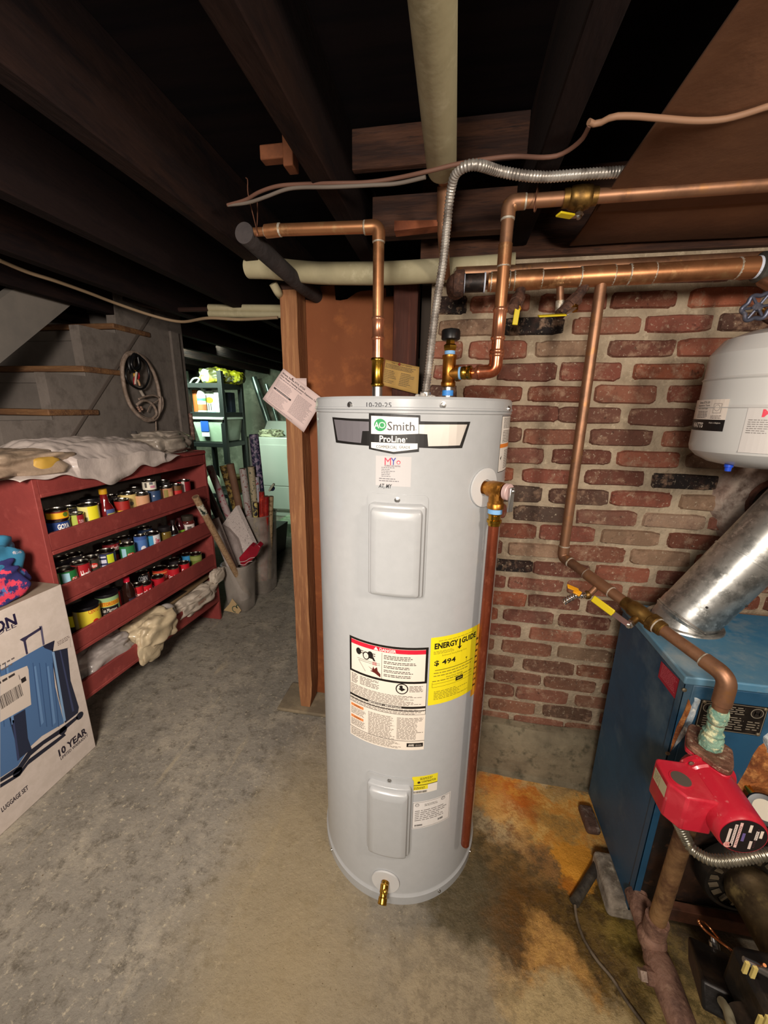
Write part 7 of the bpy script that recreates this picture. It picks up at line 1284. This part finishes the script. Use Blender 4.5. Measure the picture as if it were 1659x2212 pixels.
mb = MB(); mb.lathe((AY(492, 1010, 4.3).x, 4.5, .445), (0, 0, 1), [(0, .11), (.18, .11), (.185, .12), (.21, .12)], 24, mat('gold_tin', '9c8450', .3, .8)); tag(mb.build('round_tin', None), 'round gold tin on the low rack shelf behind the wrap rolls', 'tin')
# washer
wx0 = AY(530, 1000, 4.95).x; wa = thing('washing_machine', 'white washing machine with a round dial in the far laundry room', 'washing machine', (wx0 + .35, 5.25, 0)); wt = AY(560, 944, 4.95).z
mb = MB(); mb.box((wx0, 4.95, .10), (wx0 + .70, 5.6, wt)); mb.box((wx0 + .03, 4.98, 0), (wx0 + .67, 5.58, .10), None); o = mb.build('cabinet', mint, wa, bevel=.012, bseg=3)
mb = MB(); mb.box((wx0 + .04, 4.942, .45), (wx0 + .69, 4.951, wt - .10)); mb.box((wx0 + .02, 4.944, .12), (wx0 + .69, 4.951, .44)); mb.build('front_door', mint, wa, bevel=.006)
mb = MB(); mb.hexa([(wx0 + .02, 5.45, wt), (wx0 + .69, 5.45, wt), (wx0 + .69, 5.62, wt), (wx0 + .02, 5.62, wt), (wx0 + .08, 5.52, wt + .20), (wx0 + .69, 5.52, wt + .20), (wx0 + .69, 5.62, wt + .20), (wx0 + .08, 5.62, wt + .20)]); mb.build('control_panel', mint, wa, bevel=.008)
q = AY(584, 930, 5.47); mb = MB(); mb.lathe((q.x, 5.495, q.z), (0, -1, .25), [(0, .075), (.008, .075)], 28, ink('c4ccc4')); mb.lathe((q.x, 5.487, q.z), (0, -1, .25), [(0, .062), (.004, .062)], 28, ink('5c6460')); mb.lathe((q.x, 5.480, q.z), (0, -1, .25), [(0, .035), (.03, .03)], 20, ink('cfd6cc')); mb.build('dial', None, wa)
o = crumple('lace_bundle', (AY(580, 958, 4.98).x, 5.08, wt + .04), (.16, .10, .055), mat('lace', 'c4c4a4', .7, n=(14, '6c6c54', .5, .56)), 41, 36, .4, 3, flat=wt + .001); tag(o, 'crumpled pale cloth on top of the washing machine', 'cloth')
# ducts on the back wall
for a, b, r, lab in (((548, 815), (588, 940), .045, 'silver duct slanting down behind the washing machine'), ((575, 830), (608, 940), .025, 'thin pipe beside the silver duct behind the washing machine')):
    mb = MB(); mb.tube([AY(*a, 5.6), AY(*b, 5.6)], r, 20, mat('duct', '9cb0a8', .3, .8)); tag(mb.build('duct_pipe', None), lab, 'duct')
mb = MB(); q = AZ(610, 1165, .25); mb.hexa([(-1.83, 3.35, 0), (-1.74, 3.35, 0), (-1.74, 3.75, 0), (-1.83, 3.75, 0), (-1.86, 3.3, .30), (-1.72, 3.3, .30), (-1.72, 3.8, .30), (-1.86, 3.8, .30)]); tag(mb.build('dark_crate', ink('23302c'), None, bevel=.005), 'dark plastic crate on the floor right of the tall bin', 'crate')
mb = MB(); mb.box((-2.05, 4.15, 0), (-1.65, 4.55, .16)); tag(mb.build('paper_box', mat('paper_white', 'b8c8ac', .8, n=(5, '7c9c74', .45, .55)), None, bevel=.004), 'low pale green and white box on the lit laundry floor', 'box')
# ================================================================== LIGHT
def lamp(name, kind, loc, power, col, size=.1, rot=None, spread=None):
    l = bpy.data.lights.new(name, kind); l.energy = power; l.color = col
    if kind == 'POINT': l.shadow_soft_size = size
    if kind == 'AREA': l.shape = 'RECTANGLE'; l.size = size[0]; l.size_y = size[1]
    if spread: l.spread = spread
    o = bpy.data.objects.new(name, l); C.objects.link(o); o.location = loc
    if rot: o.rotation_euler = rot
    return o
def aim(p, q): return (Vector(q) - Vector(p)).to_track_quat('-Z', 'Y').to_euler()
lamp('bulb_by_boiler', 'POINT', (.70, .05, 1.72), 24, (1, .87, .73), .06)
lamp('fill_behind_camera', 'POINT', (-.15, -.85, 1.75), 50, (1, .91, .82), .12)  # added unseen fill, lights the heater front evenly from behind the camera
p = (-.25, -.95, 1.85); lamp('front_fill', 'AREA', p, 8, (1, .90, .79), (.5, .3), aim(p, (-.2, 1.3, .55)), math.radians(120))  # added area fill from the front, spread narrowed to keep the ceiling dark
p = (-.45, -.35, 1.80); lamp('left_fill', 'AREA', p, 15, (1, .87, .76), (.4, .3), aim(p, (-1.75, 1.45, .45)), math.radians(110))  # added area fill, brightens the shelf unit and carton without lighting the joists
lamp('laundry_tube', 'AREA', (-3.0, 3.75, 2.1), 32, (.76, 1, .80), (1.4, .1), (math.radians(48), 0, 0), math.radians(105))
w = bpy.data.worlds.new('world'); bpy.context.scene.world = w; w.use_nodes = True
w.node_tree.nodes['Background'].inputs[0].default_value = (.8, .8, 1, 1); w.node_tree.nodes['Background'].inputs[1].default_value = .02
sc = bpy.context.scene; sc.view_settings.view_transform = 'Standard'; sc.view_settings.look = 'None'; sc.view_settings.gamma = 1; sc.view_settings.exposure = 0.15; sc.view_settings.use_curve_mapping = False
